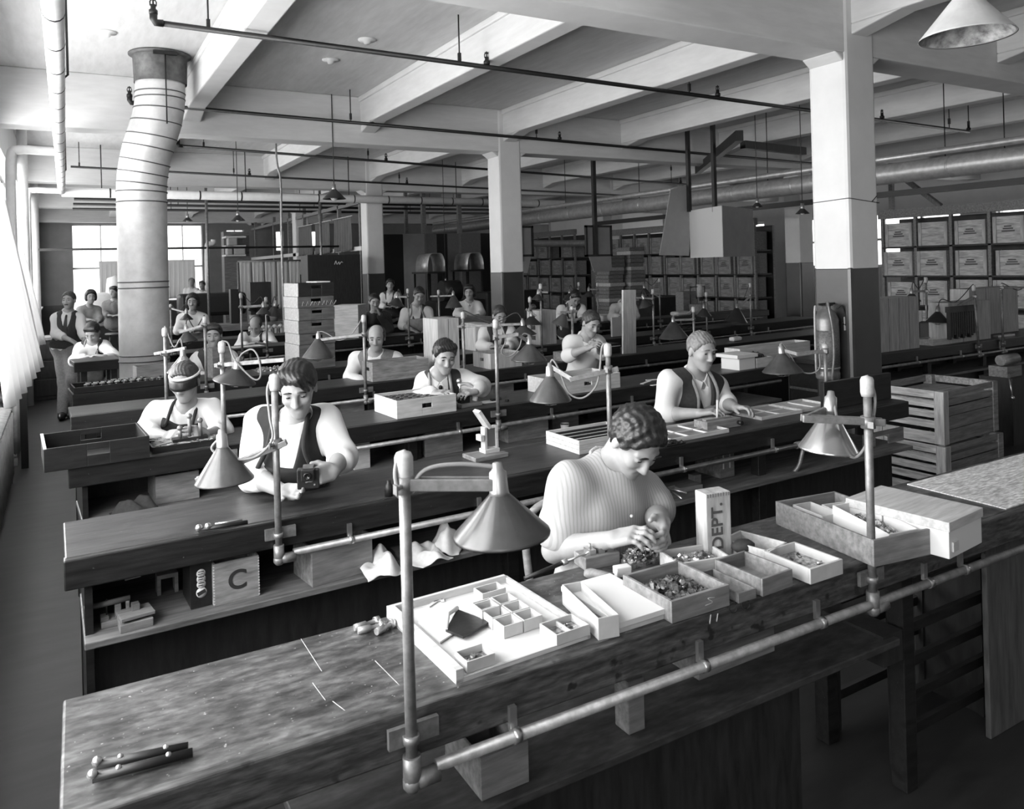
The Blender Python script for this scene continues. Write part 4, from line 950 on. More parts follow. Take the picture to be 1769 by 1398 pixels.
# open bins along the bench front
hq = .05; a, w_, d_, rz2 = quad((1317, 1001), (1369, 983), (1243, 964), Z + hq)
obox('open empty wooden bin, left of the paler bin at the bench front', (a.x, a.y, Z), w_, d_, hq, .008, M_mid, rz=rz2, name='parts_bin', cat='bin', group='open parts bins')
hq = .045; a, w_, d_, rz2 = quad((1400, 984), (1456, 966), (1332, 947), Z + hq)
obox('open pale bin with a few pins, left of the big grey tray', (a.x, a.y, Z), w_, d_, hq, .008, M_card, rz=rz2, name='parts_bin', cat='bin', group='open parts bins', heap=('few dark pins in the pale bin', 8, .015))
hq = .035; a, w_, d_, rz2 = quad((1280, 1020), (1318, 1008), (1205, 985), Z + hq)
obox('low bin with a few bits, between the black parts and the empty bin', (a.x - .01, a.y, Z), w_ * .8, d_, hq * .8, .006, M_mid, rz=rz2, name='parts_bin', cat='bin', group='open parts bins')
a, w_, d_, rz2 = quad((1330, 956), (1352, 944), (1275, 920), Z + .04)
t = obox('small pale box holding a dark cloth, right of the upright box', (a.x, a.y, Z), w_ + .03, d_, .045, .006, M_pale, rz=rz2)
tag(MB().ball((0, 0, 0), .04, 10, (1.1, .8, .5)).build('dark_cloth', M_vest, loc=(a.x - .01, a.y + .10, Z + .035)), 'dark crumpled cloth in the small pale box', 'cloth')
# big grey tray at the right of the bench
hq = .082; a, w_, d_, rz2 = quad((1509, 934), (1621, 911), (1316, 870), Z + hq)
bt = obox('big grey wooden tray holding card boxes, at the right of the nearest bench', (a.x, a.y, Z), w_, d_, hq, .010, M_mid, rz=rz2, name='deep_tray', cat='tray')
bp = Matrix.Translation((a.x, a.y, Z)) @ Matrix.Rotation(rz2, 4, 'Z')
def inb(x, y, z): return bp @ Vector((x, y, z))
obox('narrow card box at the back of the big grey tray', inb(.05, d_ * .60, .012), .08, d_ * .33, .06, .004, M_card, rz=rz2, name='card_box', group='card boxes in the big grey tray')
obox('card box with dark bits in the middle of the big grey tray', inb(.135, d_ * .50, .012), .10, d_ * .36, .055, .004, M_paper, rz=rz2 - .1, name='card_box', group='card boxes in the big grey tray', heap=('dark bits in the middle card box of the big grey tray', 25, .02))
obox('slanting white box with shiny knobs in front of the big grey tray\'s middle', inb(.09, .03, .02), .12, d_ * .55, .06, .004, M_paper, rz=rz2, name='card_box', group='card boxes in the big grey tray', heap=('shiny black knobs in the slanting white box', 90, .024), tilt=(.10, 0, rz2 - .02))
solid('grey block leaning against the lidded white box', inb(w_ * .72, d_ * .33, .02), .055, .16, .085, M_cardd, rz2, 'leaning_block', 'block')
a, w2, d2, rz3 = quad((1640, 905), (1690, 882), (1492, 850), Z + .115)
t = thing('lidded_box', 'long white wooden box with a grey lid, right end of the nearest bench', 'box', (a.x, a.y, Z + .002), rz3)
MB().b2((.004, .004, 0), (w2 + .03, d2 - .004, .085)).build('box_body', M_paper, t, bev=.002); MB().b2((0, 0, .085), (w2 + .035, d2, .115)).build('lid', M_pale, t, bev=.002); MB().b2((.02, -.002, .02), (.055, .004, .05)).build('label_plate', M_card, t)
# tools before the worker
t = thing('bench_vise', 'low wooden block with small brass clamps in front of the nearest worker', 'vise', on(1012, 988, z=Z), -.1)
MB().b2((0, 0, 0), (.125, .075, .04)).build('base_block', M_mid, t, bev=.003)
for i in range(3): MB().b2((.025 + i * .032, .015, .04), (.047 + i * .032, .055, .055)).tube([(.036 + i * .032, .035, .055), (.036 + i * .032, .035, .07)], .005, 8).build('clamp', M_steel, t)
p0, p1 = on(906, 1000, z=Z + .012), on(1022, 952, z=Z + .05); t = thing('long_screwdriver', 'long thin dark tool lying across the bench by the worker\'s arm', 'tool', p0)
MB().tube([(0, 0, 0), (p1 - p0) * .55], .0065, 8).build('handle', M_iron, t); MB().tube([(p1 - p0) * .55, (p1 - p0) * .62], .009, 8).tube([(p1 - p0) * .62, p1 - p0], .0035, 6).build('blade', M_steel, t)
p0, p1 = on(1010, 990, z=Z + .016), on(1060, 996, z=Z + .016); t = thing('file_handle', 'turned pale wooden file handle beside the clamp block', 'tool', p0)
MB().tube([(0, 0, 0), (p1 - p0) * .2, (p1 - p0) * .6, (p1 - p0)], [.010, .016, .013, .009], 10).build('handle', M_mid, t)
for k, ((ax, ay), (bx_, by)) in enumerate((((612, 1085), (655, 1072)), ((618, 1090), (664, 1080)), ((650, 1092), (680, 1076)))):
    p0, p1 = on(ax, ay, z=Z + .011), on(bx_, by, z=Z + .011); t = thing('hand_tool', ('short metal tool at the back, left of the white tray', 'short metal tool nearest the front of three left of the tray', 'ringed metal tool touching the white tray corner')[k], 'tool', p0, group='short tools left of the white tray')
    d = p1 - p0; MB().tube([(0, 0, 0), d * .45, d * .5, d * .8, d], [.009, .0095, .006, .007, .011], 10).build('handle', M_pipe, t); MB().tube([d * .8, d], .0125, 10).build('ferrule', M_steel, t)
t = thing('parallel_clamp', 'pair of long dark steel bars with bright knobs, near the bottom left corner', 'tool', on(160, 1345, z=Z + .012))
B0 = t.location
for k, (c0, c1) in enumerate((((160, 1345), (333, 1300)), ((168, 1322), (325, 1290)))):
    p0, p1 = on(*c0, z=Z + .012) - B0, on(*c1, z=Z + .012) - B0
    MB().tube([p0, p1], .009, 8).build('bar', M_iron, t)
    for f in (.0, .25, .75): MB().ball(p0.lerp(p1, f) + Vector((0, 0, .007)), .006 if f else .010, 8).build('knob', M_steel, t)
# chalk scratches on the near bench top are marks of their own
# box and leg blocks below the bench front
x = rx_(1, 1212, .02, -.2); t = thing('hanging_bin', 'open dark bin slung under the front of the nearest bench', 'bin', (x, fy(1, x) + .03, .638))
walls(MB(), rx_(1, 1345, .02, -.2) - x, .24, .10, .012).build('bin_body', M_mid, t, bev=.002)
x = rx_(1, 1085, .05, -.2); solid('short wooden block standing on the shelf under the nearest bench', (x, fy(1, x) + .05, .55), .055, .06, .14, M_mid, 0, 'prop_block', 'block')
x = rx_(1, 822, .06, -.3); obox('pale sided box on the shelf below the large lamp', (x, fy(1, x) + .03, .55), .13, .2, .10, .008, M_mid, group=None)
# ------------------------------------------------------------------ second bench
t = thing('marking_gauge', 'dark folding tool with bright ends near the left end of the second bench', 'tool', on(342, 916, z=Z + .01))
B0 = t.location; p1 = on(428, 902, z=Z + .012) - B0
MB().tube([(0, 0, 0), p1], .008, 8).build('bar', M_iron, t); MB().tube([p1 * .35 + Vector((0, .012, .008)), p1 * .9 + Vector((0, .014, .008))], .004, 8).build('rod', M_steel, t)
for f in (.02, .2): MB().ball(p1 * f + Vector((0, 0, .008)), .013, 8).build('knob', M_steel, t)
p = on(672, 857, z=Z); t = thing('oil_bottle', 'small dark bottle with a pale cap beside a bright bracket', 'bottle', p)
MB().lathe([(0, 0), (.018, 0), (.018, .045), (.009, .055), (.009, .065), (0, .066)], 12).build('bottle', M_iron, t)
t = thing('metal_bracket', 'bright angled metal bracket behind the large lamp post', 'bracket', on(688, 862, z=Z)); MB().b2((0, 0, 0), (.05, .03, .012)).b2((.0, 0, .012), (.012, .03, .05)).build('bracket', M_steel, t, bev=.002)
p = on(822, 800, z=Z); t = thing('assembly_jig', 'pale upright assembly jig on a wooden base, on the second bench', 'jig', p, rang(2) + .05)
MB().b2((0, 0, 0), (.19, .13, .022)).build('base_board', M_mid, t, bev=.003); MB().b2((.08, .04, .022), (.165, .10, .042)).build('foot', M_pale, t, bev=.002)
MB().b2((.085, .05, .042), (.10, .09, .15)).b2((.15, .05, .042), (.165, .09, .15)).build('upright', M_pale, t, bev=.002); MB().b2((.10, .055, .05), (.15, .062, .14)).build('mirror_plate', M_steel, t)
MB().box((.085, .07, .19), (.018, .06, .11), ry=-.6).build('tilted_arm', M_pale, t, bev=.002); MB().box((.07, .07, .10), (.02, .05, .03)).build('knob_block', M_pale, t, bev=.002)
# trays in front of the old man
x0 = rx_(2, 1003, .10); t = thing('tray_stack', 'stack of three pale shallow trays with dark pins, behind the dark haired man', 'tray stack', (x0, fy(2, x0) + .11, Z), rang(2))
for k in range(3):
    c = MB(); walls(c, .40, .30, .022, .010); c.v = [(x, y, z + k * .023) for x, y, z in c.v]; c.build('tray', M_pale, t, bev=.001)
for k in range(4): MB().b2((.02, .04 + k * .065, .052), (.38, .052 + k * .065, .064)).build('dark_strip', M_iron, t)
a, w_, d_, rz2 = quad((1226, 764), (1262, 752), (1150, 742), Z + .025)
obox('shallow tray with pale dividers in front of the old man', on(1160, 766, z=Z), .42, .26, .022, .008, M_pale, rz=rang(2), name='divided_tray', cat='tray', grid=(3, 2), gm=M_paper, liner=M_mid)
pile(None, 'dark pins scattered left of the old man\'s divided tray', tuple(on(1152, 772, z=Z)), tuple(on(1152, 772, z=Z) + Vector((.13, .08, .02))), 60, .02, m=M_iron, seed=5)
t = thing('filing_block', 'dark wooden block with a bright rule on it, under the old man\'s hand', 'block', on(1222, 746, z=Z), rang(2) - .05)
MB().b2((0, 0, 0), (.25, .11, .05)).build('block', M_mid, t, bev=.003); MB().b2((.02, .03, .05), (.20, .06, .058)).build('steel_rule', M_steel, t); MB().tube([(.23, -.03, .025), (.23, .0, .025)], .012, 10).build('screw', M_iron, t); MB().tube([(.12, .05, .05), (.125, .05, .155)], .006, 8).build('scriber', M_paper, t)
x0 = rx_(2, 1318, .12); obox('empty white divided tray right of the old man\'s block', (x0, fy(2, x0) + .13, Z), .36, .26, .02, .008, M_pale, rz=rang(2), name='divided_tray', cat='tray', grid=(2, 2), gm=M_paper, liner=M_grey)
x0 = rx_(2, 1395, .10); obox('shallow white tray at the foot of the tripod lamp', (x0, fy(2, x0) + .14, Z), .30, .24, .02, .008, M_pale, rz=rang(2), name='divided_tray', cat='tray', grid=(2, 1), gm=M_paper)
x0 = rx_(2, 1449, .0); solid('dark board standing on edge at the right end of the second bench', (x0, fy(2, x0) + .10, Z), 4.72 - x0, .03, .17, M_bench, rang(2), 'end_board', 'board')
# things on the shelf of the second bench (z = .57)
ZS = .57
p = on(158, 1092, z=ZS); t = thing('clamp_fixture', 'machined wooden fixture with two uprights, left end of the second bench shelf', 'fixture', p, rang(2))
MB().b2((.03, 0, 0), (.125, .07, .022)).build('base_block', M_mid, t, bev=.002); MB().b2((.075, .02, .022), (.095, .05, .065)).b2((.11, .02, .022), (.122, .05, .07)).build('upright', M_mid, t, bev=.002)
MB().b2((.03, .015, .022), (.055, .05, .034)).build('stop', M_mid, t); MB().tube([(-.02, .035, .072), (.125, .035, .076)], .010, 10).build('bar', M_shelf, t); MB().tube([(.05, .035, .03), (.05, .035, .09)], .003, 6).build('pin', M_iron, t)
p = on(208, 1096, z=ZS); t = thing('clamp_fixture', 'low sliding fixture of two stacked plates beside the upright fixture', 'fixture', p, rang(2) + .06)
MB().b2((0, 0, 0), (.105, .09, .028)).build('base_block', M_mid, t, bev=.002); MB().box((.055, .05, .042), (.11, .09, .012), rz=.08).build('top_plate', M_mid, t, bev=.002); MB().b2((.045, .05, .048), (.07, .08, .07)).build('stop', M_shelf, t, bev=.001)
p = on(216, 1004, z=.66); solid('folded pale paper showing under the second bench board', p, .055, .03, .004, M_paper, .2, 'paper_slip', 'paper', .0005, rot=(.5, 0, .2))
p = on(272, 1030, z=ZS); t = thing('small_trestle', 'tiny dark wooden trestle at the back of the second bench shelf', 'trestle', (p.x, p.y, ZS), rang(2)); MB().b2((0, 0, .06), (.075, .06, .075)).build('top_board', M_mid, t); 
for q in (.0, .062): MB().b2((q, 0, 0), (q + .013, .06, .06)).build('leg', M_mid, t)
a = on(330, 1054, z=ZS); obox_ = obox('black card packet with a white label, left of the letter crate', (a.x, a.y, ZS), .075, .16, .165, .004, M_black, rz=rang(2) + .03, name='film_packet', cat='packet', bev=.001)
m = MB()
for zz in (.125, .105, .085): m.lathe([(0, 0), (.016, 0), (.016, .001), (0, .001)], 16, (.0375, -.0005, zz), (0, -1, 0))
m.lathe([(0, 0), (.019, 0), (.019, .001), (0, .001)], 16, (.0375, -.0005, .055), (0, -1, 0)); m.build('printed_label', M_paper, obox_)
m = MB()
for k, zz in enumerate((.13, .122, .11, .102, .088, .08)): m.b2((.027, -.002, zz), (.048 - .004 * (k % 2), -.0014, zz + .003))
m.box((.0375, -.0017, .055), (.03, .0012, .014), ry=-.35).build('label_print', M_ink, obox_)
a = on(370, 1049, z=ZS); o = obox('small finger jointed crate with a stencilled letter C', (a.x, a.y, ZS), .165, .15, .155, .009, M_crate, rz=rang(2) + .03, name='lettered_crate', cat='crate', bev=.0015)
text('C', .10, M_ink, o, (.085, -.001, .078), (PI / 2, 0, 0), 'stencil_letter', sx=1.0)
m = MB()
for i in range(14): m.b2((-.001, -.001, .006 + i * .0105), (.004, .004, .011 + i * .0105)).b2((.161, -.001, .006 + i * .0105), (.166, .004, .011 + i * .0105))
m.build('finger_joint', M_pale, o)
a = on(540, 1016, z=ZS); obox('plain wooden box turned askew on the second bench shelf', (a.x, a.y, ZS), .26, .19, .15, .011, M_mid, rz=rang(2) + .12, bev=.002)
def rag(label, px, py, z, w_, d_, h_, seed, m=None):
    p = on(px, py, z=z); r = np.random.RandomState(seed); k = r.rand(4) * 6; rows = []
    for i in range(15):
        rows.append([])
        for j in range(15):
            u, v = i / 14 - .5, j / 14 - .5; b = max(0, 1 - 3.2 * (u * u + v * v))
            z_ = h_ * (min(1, b * 1.5) * (.55 + .22 * math.sin(6 * u + k[0] + 2 * v) + .16 * math.sin(11 * v + k[1] - 4 * u) + .07 * math.sin(23 * u + 17 * v + k[2]))) + .003
            rows[-1].append((w_ * u * (1 - .3 * b) + .01 * math.sin(8 * v + k[2]), d_ * v + .012 * math.sin(9 * u + k[3]), max(.003, z_)))
    return tag(MB().sheet(rows).build('rag', m or M_rag, None, 0, p, seed, solid=.003, sub=1), label, 'rag', 'crumpled cloths on the second bench shelf')
rag('white crumpled cloth with a striped border, nearer the wooden box', 655, 985, ZS, .15, .2, .10, 3)
rag('twisted white cloth between the folded cloth and the lamp', 735, 965, ZS, .19, .16, .08, 8)
rag('white crumpled cloth just left of the large lamp shade', 770, 950, ZS, .15, .16, .12, 12)
p = on(690, 968, z=ZS); solid('thin wooden block lying before the crumpled cloths', p, .12, .1, .025, M_mid, .05, 'wood_block', 'block')
for k, (px, py, w_, d_, h_, an, lab) in enumerate(((1130, 858, .16, .10, .03, .1, 'flat wooden block on the shelf right of the dark haired man'), (1175, 852, .15, .12, .025, -.1, 'second flat block with bright rods on it'), (1200, 838, .05, .05, .05, 0, 'small dark block behind the flat blocks'))):
    solid(lab, on(px, py, z=ZS), w_, d_, h_, M_mid, an, 'wood_block', 'block', group='blocks on the second bench shelf')
for k, (c0, c1) in enumerate((((1150, 842), (1186, 852)), ((1160, 848), (1178, 862)))):
    p0, p1 = on(*c0, z=ZS + .05), on(*c1, z=ZS + .04); tag(MB().tube([(0, 0, 0), p1 - p0], .004, 6).build('steel_rod', M_steel, loc=p0), ('longer bright steel rod on the flat blocks', 'shorter bright steel rod pointing at the camera')[k], 'rod')
x0 = rx_(2, 1238, .15, -.28); t = thing('small_cabinet', 'little upright box with a pale edge under the old man\'s bench', 'box', (x0, fy(2, x0) + .12, ZS), rang(2)); walls(MB(), .11, .2, .16, .008).build('box_body', M_mid, t); MB().b2((.02, -.003, .05), (.028, .001, .14)).b2((.07, -.003, .05), (.078, .001, .14)).build('paper_tag', M_paper, t)
x0 = rx_(2, 1488, .08, -.28); t = thing('notched_board', 'pale board with a square notch propped behind the lidded box', 'board', (x0, fy(2, x0) + .06, .5715), rang(2)); MB().b2((0, 0, 0), (.12, .012, .09)).b2((.12, 0, .06), (.26, .012, .09)).b2((.26, 0, 0), (.42, .012, .09)).build('board', M_mid, t, bev=.002)
# flexible tube at the end of the second conduit
p = rp(2, 1385, -.045, -.125); pts = [p, p + Vector((.03, -.01, -.01)), W(1388, 775, depth(p)), W(1380, 805, depth(p)), W(1366, 821, depth(p) + .02)]
t = thing('flexible_conduit', 'short flexible metal tube hanging from the end of the second conduit', 'tube', p); MB().tube([q - p for q in spline(pts, 6)], .012, 10).build('tube', M_pipe, t); MB().tube([(-.05, 0, 0), (.03, 0, 0)], .020, 12).build('coupling', M_pipe, t)
# ------------------------------------------------------------------ third bench
x0 = rx_(3, 95, -.03); xe = rx_(3, 246, -.02)
t = obox('large open dark box with hand holes, overhanging the left end of the third bench', (-.105, fy(3, -.1) - .06, Z + .001), .47, .44, .115, .013, M_bench, rz=rang(3), holes='fb', name='handled_box', cat='box', hw=.10, hz=.07, bev=.002)
MB().b2((-.002, -.002, .113), (.012, .442, .1165)).build('worn_edge', M_pale, t)
x0 = .375; x1 = rx_(3, 392, .0); t = obox('shallow tray of pale metal shavings between the box and the lamp post', (x0 + .01, fy(3, x0) + .04, Z), x1 - x0, .26, .03, .008, M_bench, rz=rang(3), name='shavings_tray', cat='tray')
m = MB(); r = random.Random(4)
for i in range(420):
    c = Vector((r.uniform(.03, x1 - x0 - .03), r.uniform(.02, .24), .022 + r.random() * .012)); a = r.gauss(.1, .5); v = Vector((math.cos(a), math.sin(a), r.uniform(-.1, .1))) * r.uniform(.012, .03); m.tube([c - v, c + v], .0016, 4)
o = m.build('metal_shavings', mat('pale_shavings', .55, .35, metal=.3), loc=t.location, rz=rang(3)); tag(o, 'pale metal shavings filling the shallow tray', 'shavings', kind='stuff')
x0 = rx_(3, 708, .02); x1 = rx_(3, 788, .02)
def cases(r, pf, pe, label, h, dep, nx, ny, dark=True, holes='f', group='boxes of small cameras', dy=.02, yaw=0, m=None):
    x0, x1 = rx_(r, pf, dy), rx_(r, pe, dy); w_ = (x1 - x0)
    return obox(label, (x0, fy(r, x0) + dy, Z), w_, dep, h, .012, m or M_pale, rz=rang(r) + yaw, holes=holes, name='camera_box', cat='box', hw=.07, hz=h * .55, bev=.002, group=group)
cb = cases(3, 686, 789, 'pale handled box full of small dark cameras, on the third bench', .115, .36, 6, 6)
cw = (rx_(3, 789, .02) - rx_(3, 686, .02)); k = 0
for i in range(6):
    for j in range(5):
        p = Matrix.Translation(cb.location) @ Matrix.Rotation(rang(3), 4, 'Z') @ Vector((.03 + (cw - .06) * (i + .5) / 6, .03 + .30 * (j + .5) / 5, .012)); s_ = (cw - .07) / 6
        if k == 0:
            c0 = thing('small_camera', 'one of the small dark folding cameras packed in the pale handled box', 'camera', p, rang(3), 'cameras packed in the handled box'); MB().box((0, 0, .045), (s_ * .92, .05, .085)).build('camera_body', M_black, c0, bev=.003); MB().box((0, 0, .089), (s_ * .5, .02, .005)).build('top_plate', M_pipe, c0)
        else:
            c = c0.copy(); COL.objects.link(c); c.location = p
            for ch in list(c0.children): d = ch.copy(); COL.objects.link(d); d.parent = c
        k += 1
p = on(798, 706, z=Z); t = thing('riveting_press', 'small bench press with a curved cast arm, before the man in tie and apron', 'press', p, rang(3) + .1)
MB().b2((0, 0, 0), (.17, .12, .025)).build('base', M_mid, t, bev=.003); MB().b2((.02, .03, .025), (.09, .08, .08)).build('anvil_block', M_iron, t, bev=.003)
MB().tube(spline([(.02, .06, .15), (.08, .06, .15), (.13, .06, .12), (.155, .06, .06), (.15, .06, .025)], 5), [.012] * 6 + [.016] * 6 + [.018] * 9, 10).build('cast_arm', M_lag, t)
MB().tube([(.03, .06, .08), (.03, .06, .17)], .007, 8).build('plunger', M_steel, t); MB().ball((.025, .06, .175), .02, 8).build('knob', M_steel, t)
p = on(787, 684, z=Z + .045)
for k, (px, py, s_) in enumerate(((850, 694, .03), (866, 690, .026), (880, 693, .022))): solid(('larger dark metal part right of the press', 'middle dark metal part right of the press', 'small dark metal part right of the lamp post')[k], on(px, py, z=Z), s_, s_, s_ * .6, M_iron, k, 'metal_part', 'part', .003, 'loose parts right of the press')
solid('white sheet of paper beside the press', on(836, 698, z=Z), .13, .09, .003, M_paper, .1, 'paper_sheet', 'paper', .0003)
cb = cases(3, 958, 1072, 'pale box of dark parts behind the lamp with the looping cord', .115, .34, 5, 4, dy=.03); pile(cb, 'dark parts filling the box behind the looping cord', (.012, .012, .02), (.42, .33, .105), 80, .03, m=M_iron, seed=9, mound=.3)
for k, (px, py, l, an, lab) in enumerate(((1112, 664, .17, .5, 'long white paper strip left of the old man'), (1118, 658, .12, -.2, 'white paper strip crossing the long strip'), (1128, 667, .14, .1, 'white paper strip nearest the old man\'s shoulder'))): solid(lab, on(px, py, z=Z), l, .03, .004, M_paper, an, 'paper_strip', 'paper', .0003)
# right part of the third bench: white box and box of levers
x0 = rx_(3, 1276, .03); obox('open white card box with a flanged rim, right of the old man', (x0, fy(3, x0) + .02, Z), .20, .20, .10, .006, M_paper, rz=rang(3), name='card_box', holes='')
solid('flat white carton lid on the rim of the open white box', (x0 - .04, fy(3, x0) + .0, Z + .102), .26, .24, .03, M_paper, rang(3), 'flat_carton', 'carton', .002)
x0 = rx_(3, 1306, .03); t = obox('wooden box with black levers sticking out, behind the tripod lamp', (x0, fy(3, x0) + .02, Z), .21, .20, .085, .008, M_pale, rz=rang(3), name='lever_box')
pile(t, 'black levers and arms in the box behind the tripod lamp', (.01, .01, .02), (.2, .19, .13), 40, .06, m=M_iron, seed=2, mound=.7)
x0 = rx_(3, 1345, .20); obox('big pale open box behind the box of levers', (x0 - .45, fy(3, x0) + .24, Z), 1.0, .18, .14, .010, M_pale, rz=rang(3))
# third bench shelf
def sbox(r, pa, pb, h, dep, label, m=None, dy=.05, **k):
    x0, x1 = rx_(r, pa, dy, -.28), rx_(r, pb, dy, -.28); return obox(label, (x0, fy(r, x0) + dy, .571), x1 - x0, dep, min(h, .17), .011, m or M_mid, rz=rang(r), **k)
sbox(3, 736, 800, .16, .25, 'wooden crate full of dark strips on the third bench shelf, behind the jig', heap=('dark strips lying in the crate behind the jig', 30, .07))
sbox(3, 878, 948, .16, .25, 'plain wooden box on the third bench shelf, right of the jig')
sbox(3, 700, 728, .14, .25, 'narrow dark box on the third bench shelf, left of the strips crate', m=M_bench)
sbox(3, 955, 1000, .17, .25, 'pale panel box on the third bench shelf, near the pale cup', m=M_mid, dy=.2)
p = on(976, 748, z=.571); t = thing('paint_cup', 'small white cup with a dark splash, on the third bench shelf', 'cup', p); MB().lathe([(0, 0), (.026, 0), (.032, .07), (.029, .07), (.024, .006), (0, .006)], 18).build('cup', M_paper, t); MB().lathe([(.0265, .03), (.0325, .071)], 18, caps=False).build('paint_splash', M_iron, t)
sbox(3, 270, 345, .15, .3, 'box with rounded lid on the third bench shelf, left of the bright rimmed lamp', m=M_mid)
rag('dark heap of cloth at the left of the third bench shelf', 235, 890, .571, .26, .2, .10, 5, m=M_vest)
sbox(3, 612, 640, .17, .08, 'upright pale stick on the third bench shelf', m=M_pale)
# ------------------------------------------------------------------ fourth bench
x0 = rx_(4, 648, .02); obox('pale wooden box tilted toward the bald man with tie', (x0 - .02, fy(4, x0) + .02, Z + .002), .52, .24, .16, .010, M_crate, rz=rang(4), holes='l', name='handled_box', group=None)
def upright(r, pa, pb, ztop_px, dep, label, m=None, dy=.05, cx_=None, **k):
    x0, x1 = rx_(r, pa, dy), rx_(r, pb, dy); D = depth((x0, fy(r, x0) + dy, 1)); h = W(pa, ztop_px, D).z - ROWS[r][2]
    t = thing(k.get('name', 'upright_box'), label, 'box', (x0, fy(r, x0) + dy, ROWS[r][2] + .001), rang(r), k.get('group')); w_ = x1 - x0
    MB().b2((0, 0, 0), (w_, dep, h)).build('box_body', m or M_palev, t, bev=.004)
    for i in range(1, k.get('boards', 3)): MB().b2((w_ * i / k.get('boards', 3) - .0015, -.0012, .0), (w_ * i / k.get('boards', 3) + .0015, .001, h)).build('board_joint', M_dark, t)
    return t
upright(4, 758, 795, 552, .30, 'tall pale wooden box standing behind the man with the tie and apron', dy=.10, boards=2)
cases(4, 848, 902, 'pale handled box on the fourth bench, behind the press lamp', .14, .33, 3, 3, holes='l', group='handled boxes on the fourth bench', m=M_palev)
t = obox('lid board lying over the pale handled box', (rx_(4, 815, .02), fy(4, 3.2) + .03, Z + .145), .02, .02, .02, .002, M_pale) if False else None
x0 = rx_(4, 974, .0); t = thing('work_block', 'wooden block in front of the young man with rolled sleeves', 'block', (x0, fy(4, x0) + .02, Z), rang(4)); MB().b2((0, 0, 0), (.21, .16, .085)).build('block', M_mid, t, bev=.003); MB().b2((.08, .04, .085), (.13, .09, .11)).build('clamp', M_pipe, t)
x0 = rx_(4, 1077, .05); t = thing('upright_plank', 'tall pale plank standing on end behind the old man', 'plank', (x0, fy(4, x0) + .06, Z), rang(4)); MB().box((.105, .012, .33), (.175, .024, .66), ry=.03).build('plank', M_palev, t, bev=.002)
x0 = rx_(4, 1050, .2); t = thing('drawer_front', 'pale pull box left of the upright plank', 'box', (x0, fy(4, x0) + .2, Z), rang(4)); MB().b2((0, 0, 0), (.17, .18, .10)).build('box_body', M_bench, t, bev=.003); MB().b2((.0, -.004, .07), (.17, .0, .078)).build('edge_strip', M_pale, t)
solid('strip of white paper on the fourth bench edge', rp(4, 1020, .03), .11, .04, .003, M_paper, .1, 'paper_strip', 'paper', .0003)
x0 = rx_(4, 1345, .06); solid('white hand rag on the fourth bench', rp(4, 1268, .1), .16, .08, .05, M_rag, .1, 'folded_rag', 'rag', .02)
# shelf below the fourth bench, left end: box with a hole
sbox(4, 148, 210, .15, .3, 'dark box with a hand hole on the fourth bench shelf', m=M_bench, holes='f', hw=.08)
sbox(4, 590, 630, .15, .2, 'pale box front on the fourth bench shelf, beside the lamp post of the crates', m=M_mid)
sbox(4, 852, 888, .13, .25, 'pale box on the fourth bench shelf below the press lamp', m=M_mid)
rag('pale bundle of cloth on the fourth bench shelf', 915, 662, .58, .25, .2, .14, 6)
# ------------------------------------------------------------------ fifth bench
x0 = rx_(5, 128, .0); x1 = rx_(5, 290, .0); t = obox('long shallow tray of round lens barrels at the left end of the fifth bench', (x0, fy(5, x0) - .02, Z + .001), x1 - x0, .34, .05, .012, M_bench, rz=rang(5), name='lens_tray', cat='tray')
r = random.Random(3); first = None; k = 0
for j, (n, y0) in enumerate(((13, .07), (8, .15), (5, .23))):
    for i in range(n):
        q = Matrix.Translation(t.location) @ Matrix.Rotation(rang(5), 4, 'Z') @ Vector((.10 + i * .056 + j * .02 + (.18 if j == 2 else 0), y0, .013))
        if first is None:
            first = thing('lens_barrel', 'round black lens barrel with a bright rim in the long shallow tray', 'lens', q, group='lens barrels in the long tray'); MB().lathe([(0, 0), (.022, 0), (.022, .05), (.014, .05), (0, .046)], 14).build('barrel', M_lens, first); MB().lathe([(.0155, .046), (.0222, .046), (.0222, .0505), (.0155, .0505)], 14).build('rim', M_steel, first)
        else:
            c = first.copy(); COL.objects.link(c); c.location = q
            for ch in list(first.children): d = ch.copy(); COL.objects.link(d); d.parent = c
x0 = rx_(5, 262, .3); t = obox('pale sided box behind the lens tray, beside the round duct', (x0 - .12, fy(5, x0) + .26, Z + .001), .36, .18, .14, .012, M_mid, rz=rang(5)); MB().b2((-.004, .0, 0), (.0, .18, .14)).build('pale_end', M_pale, t)
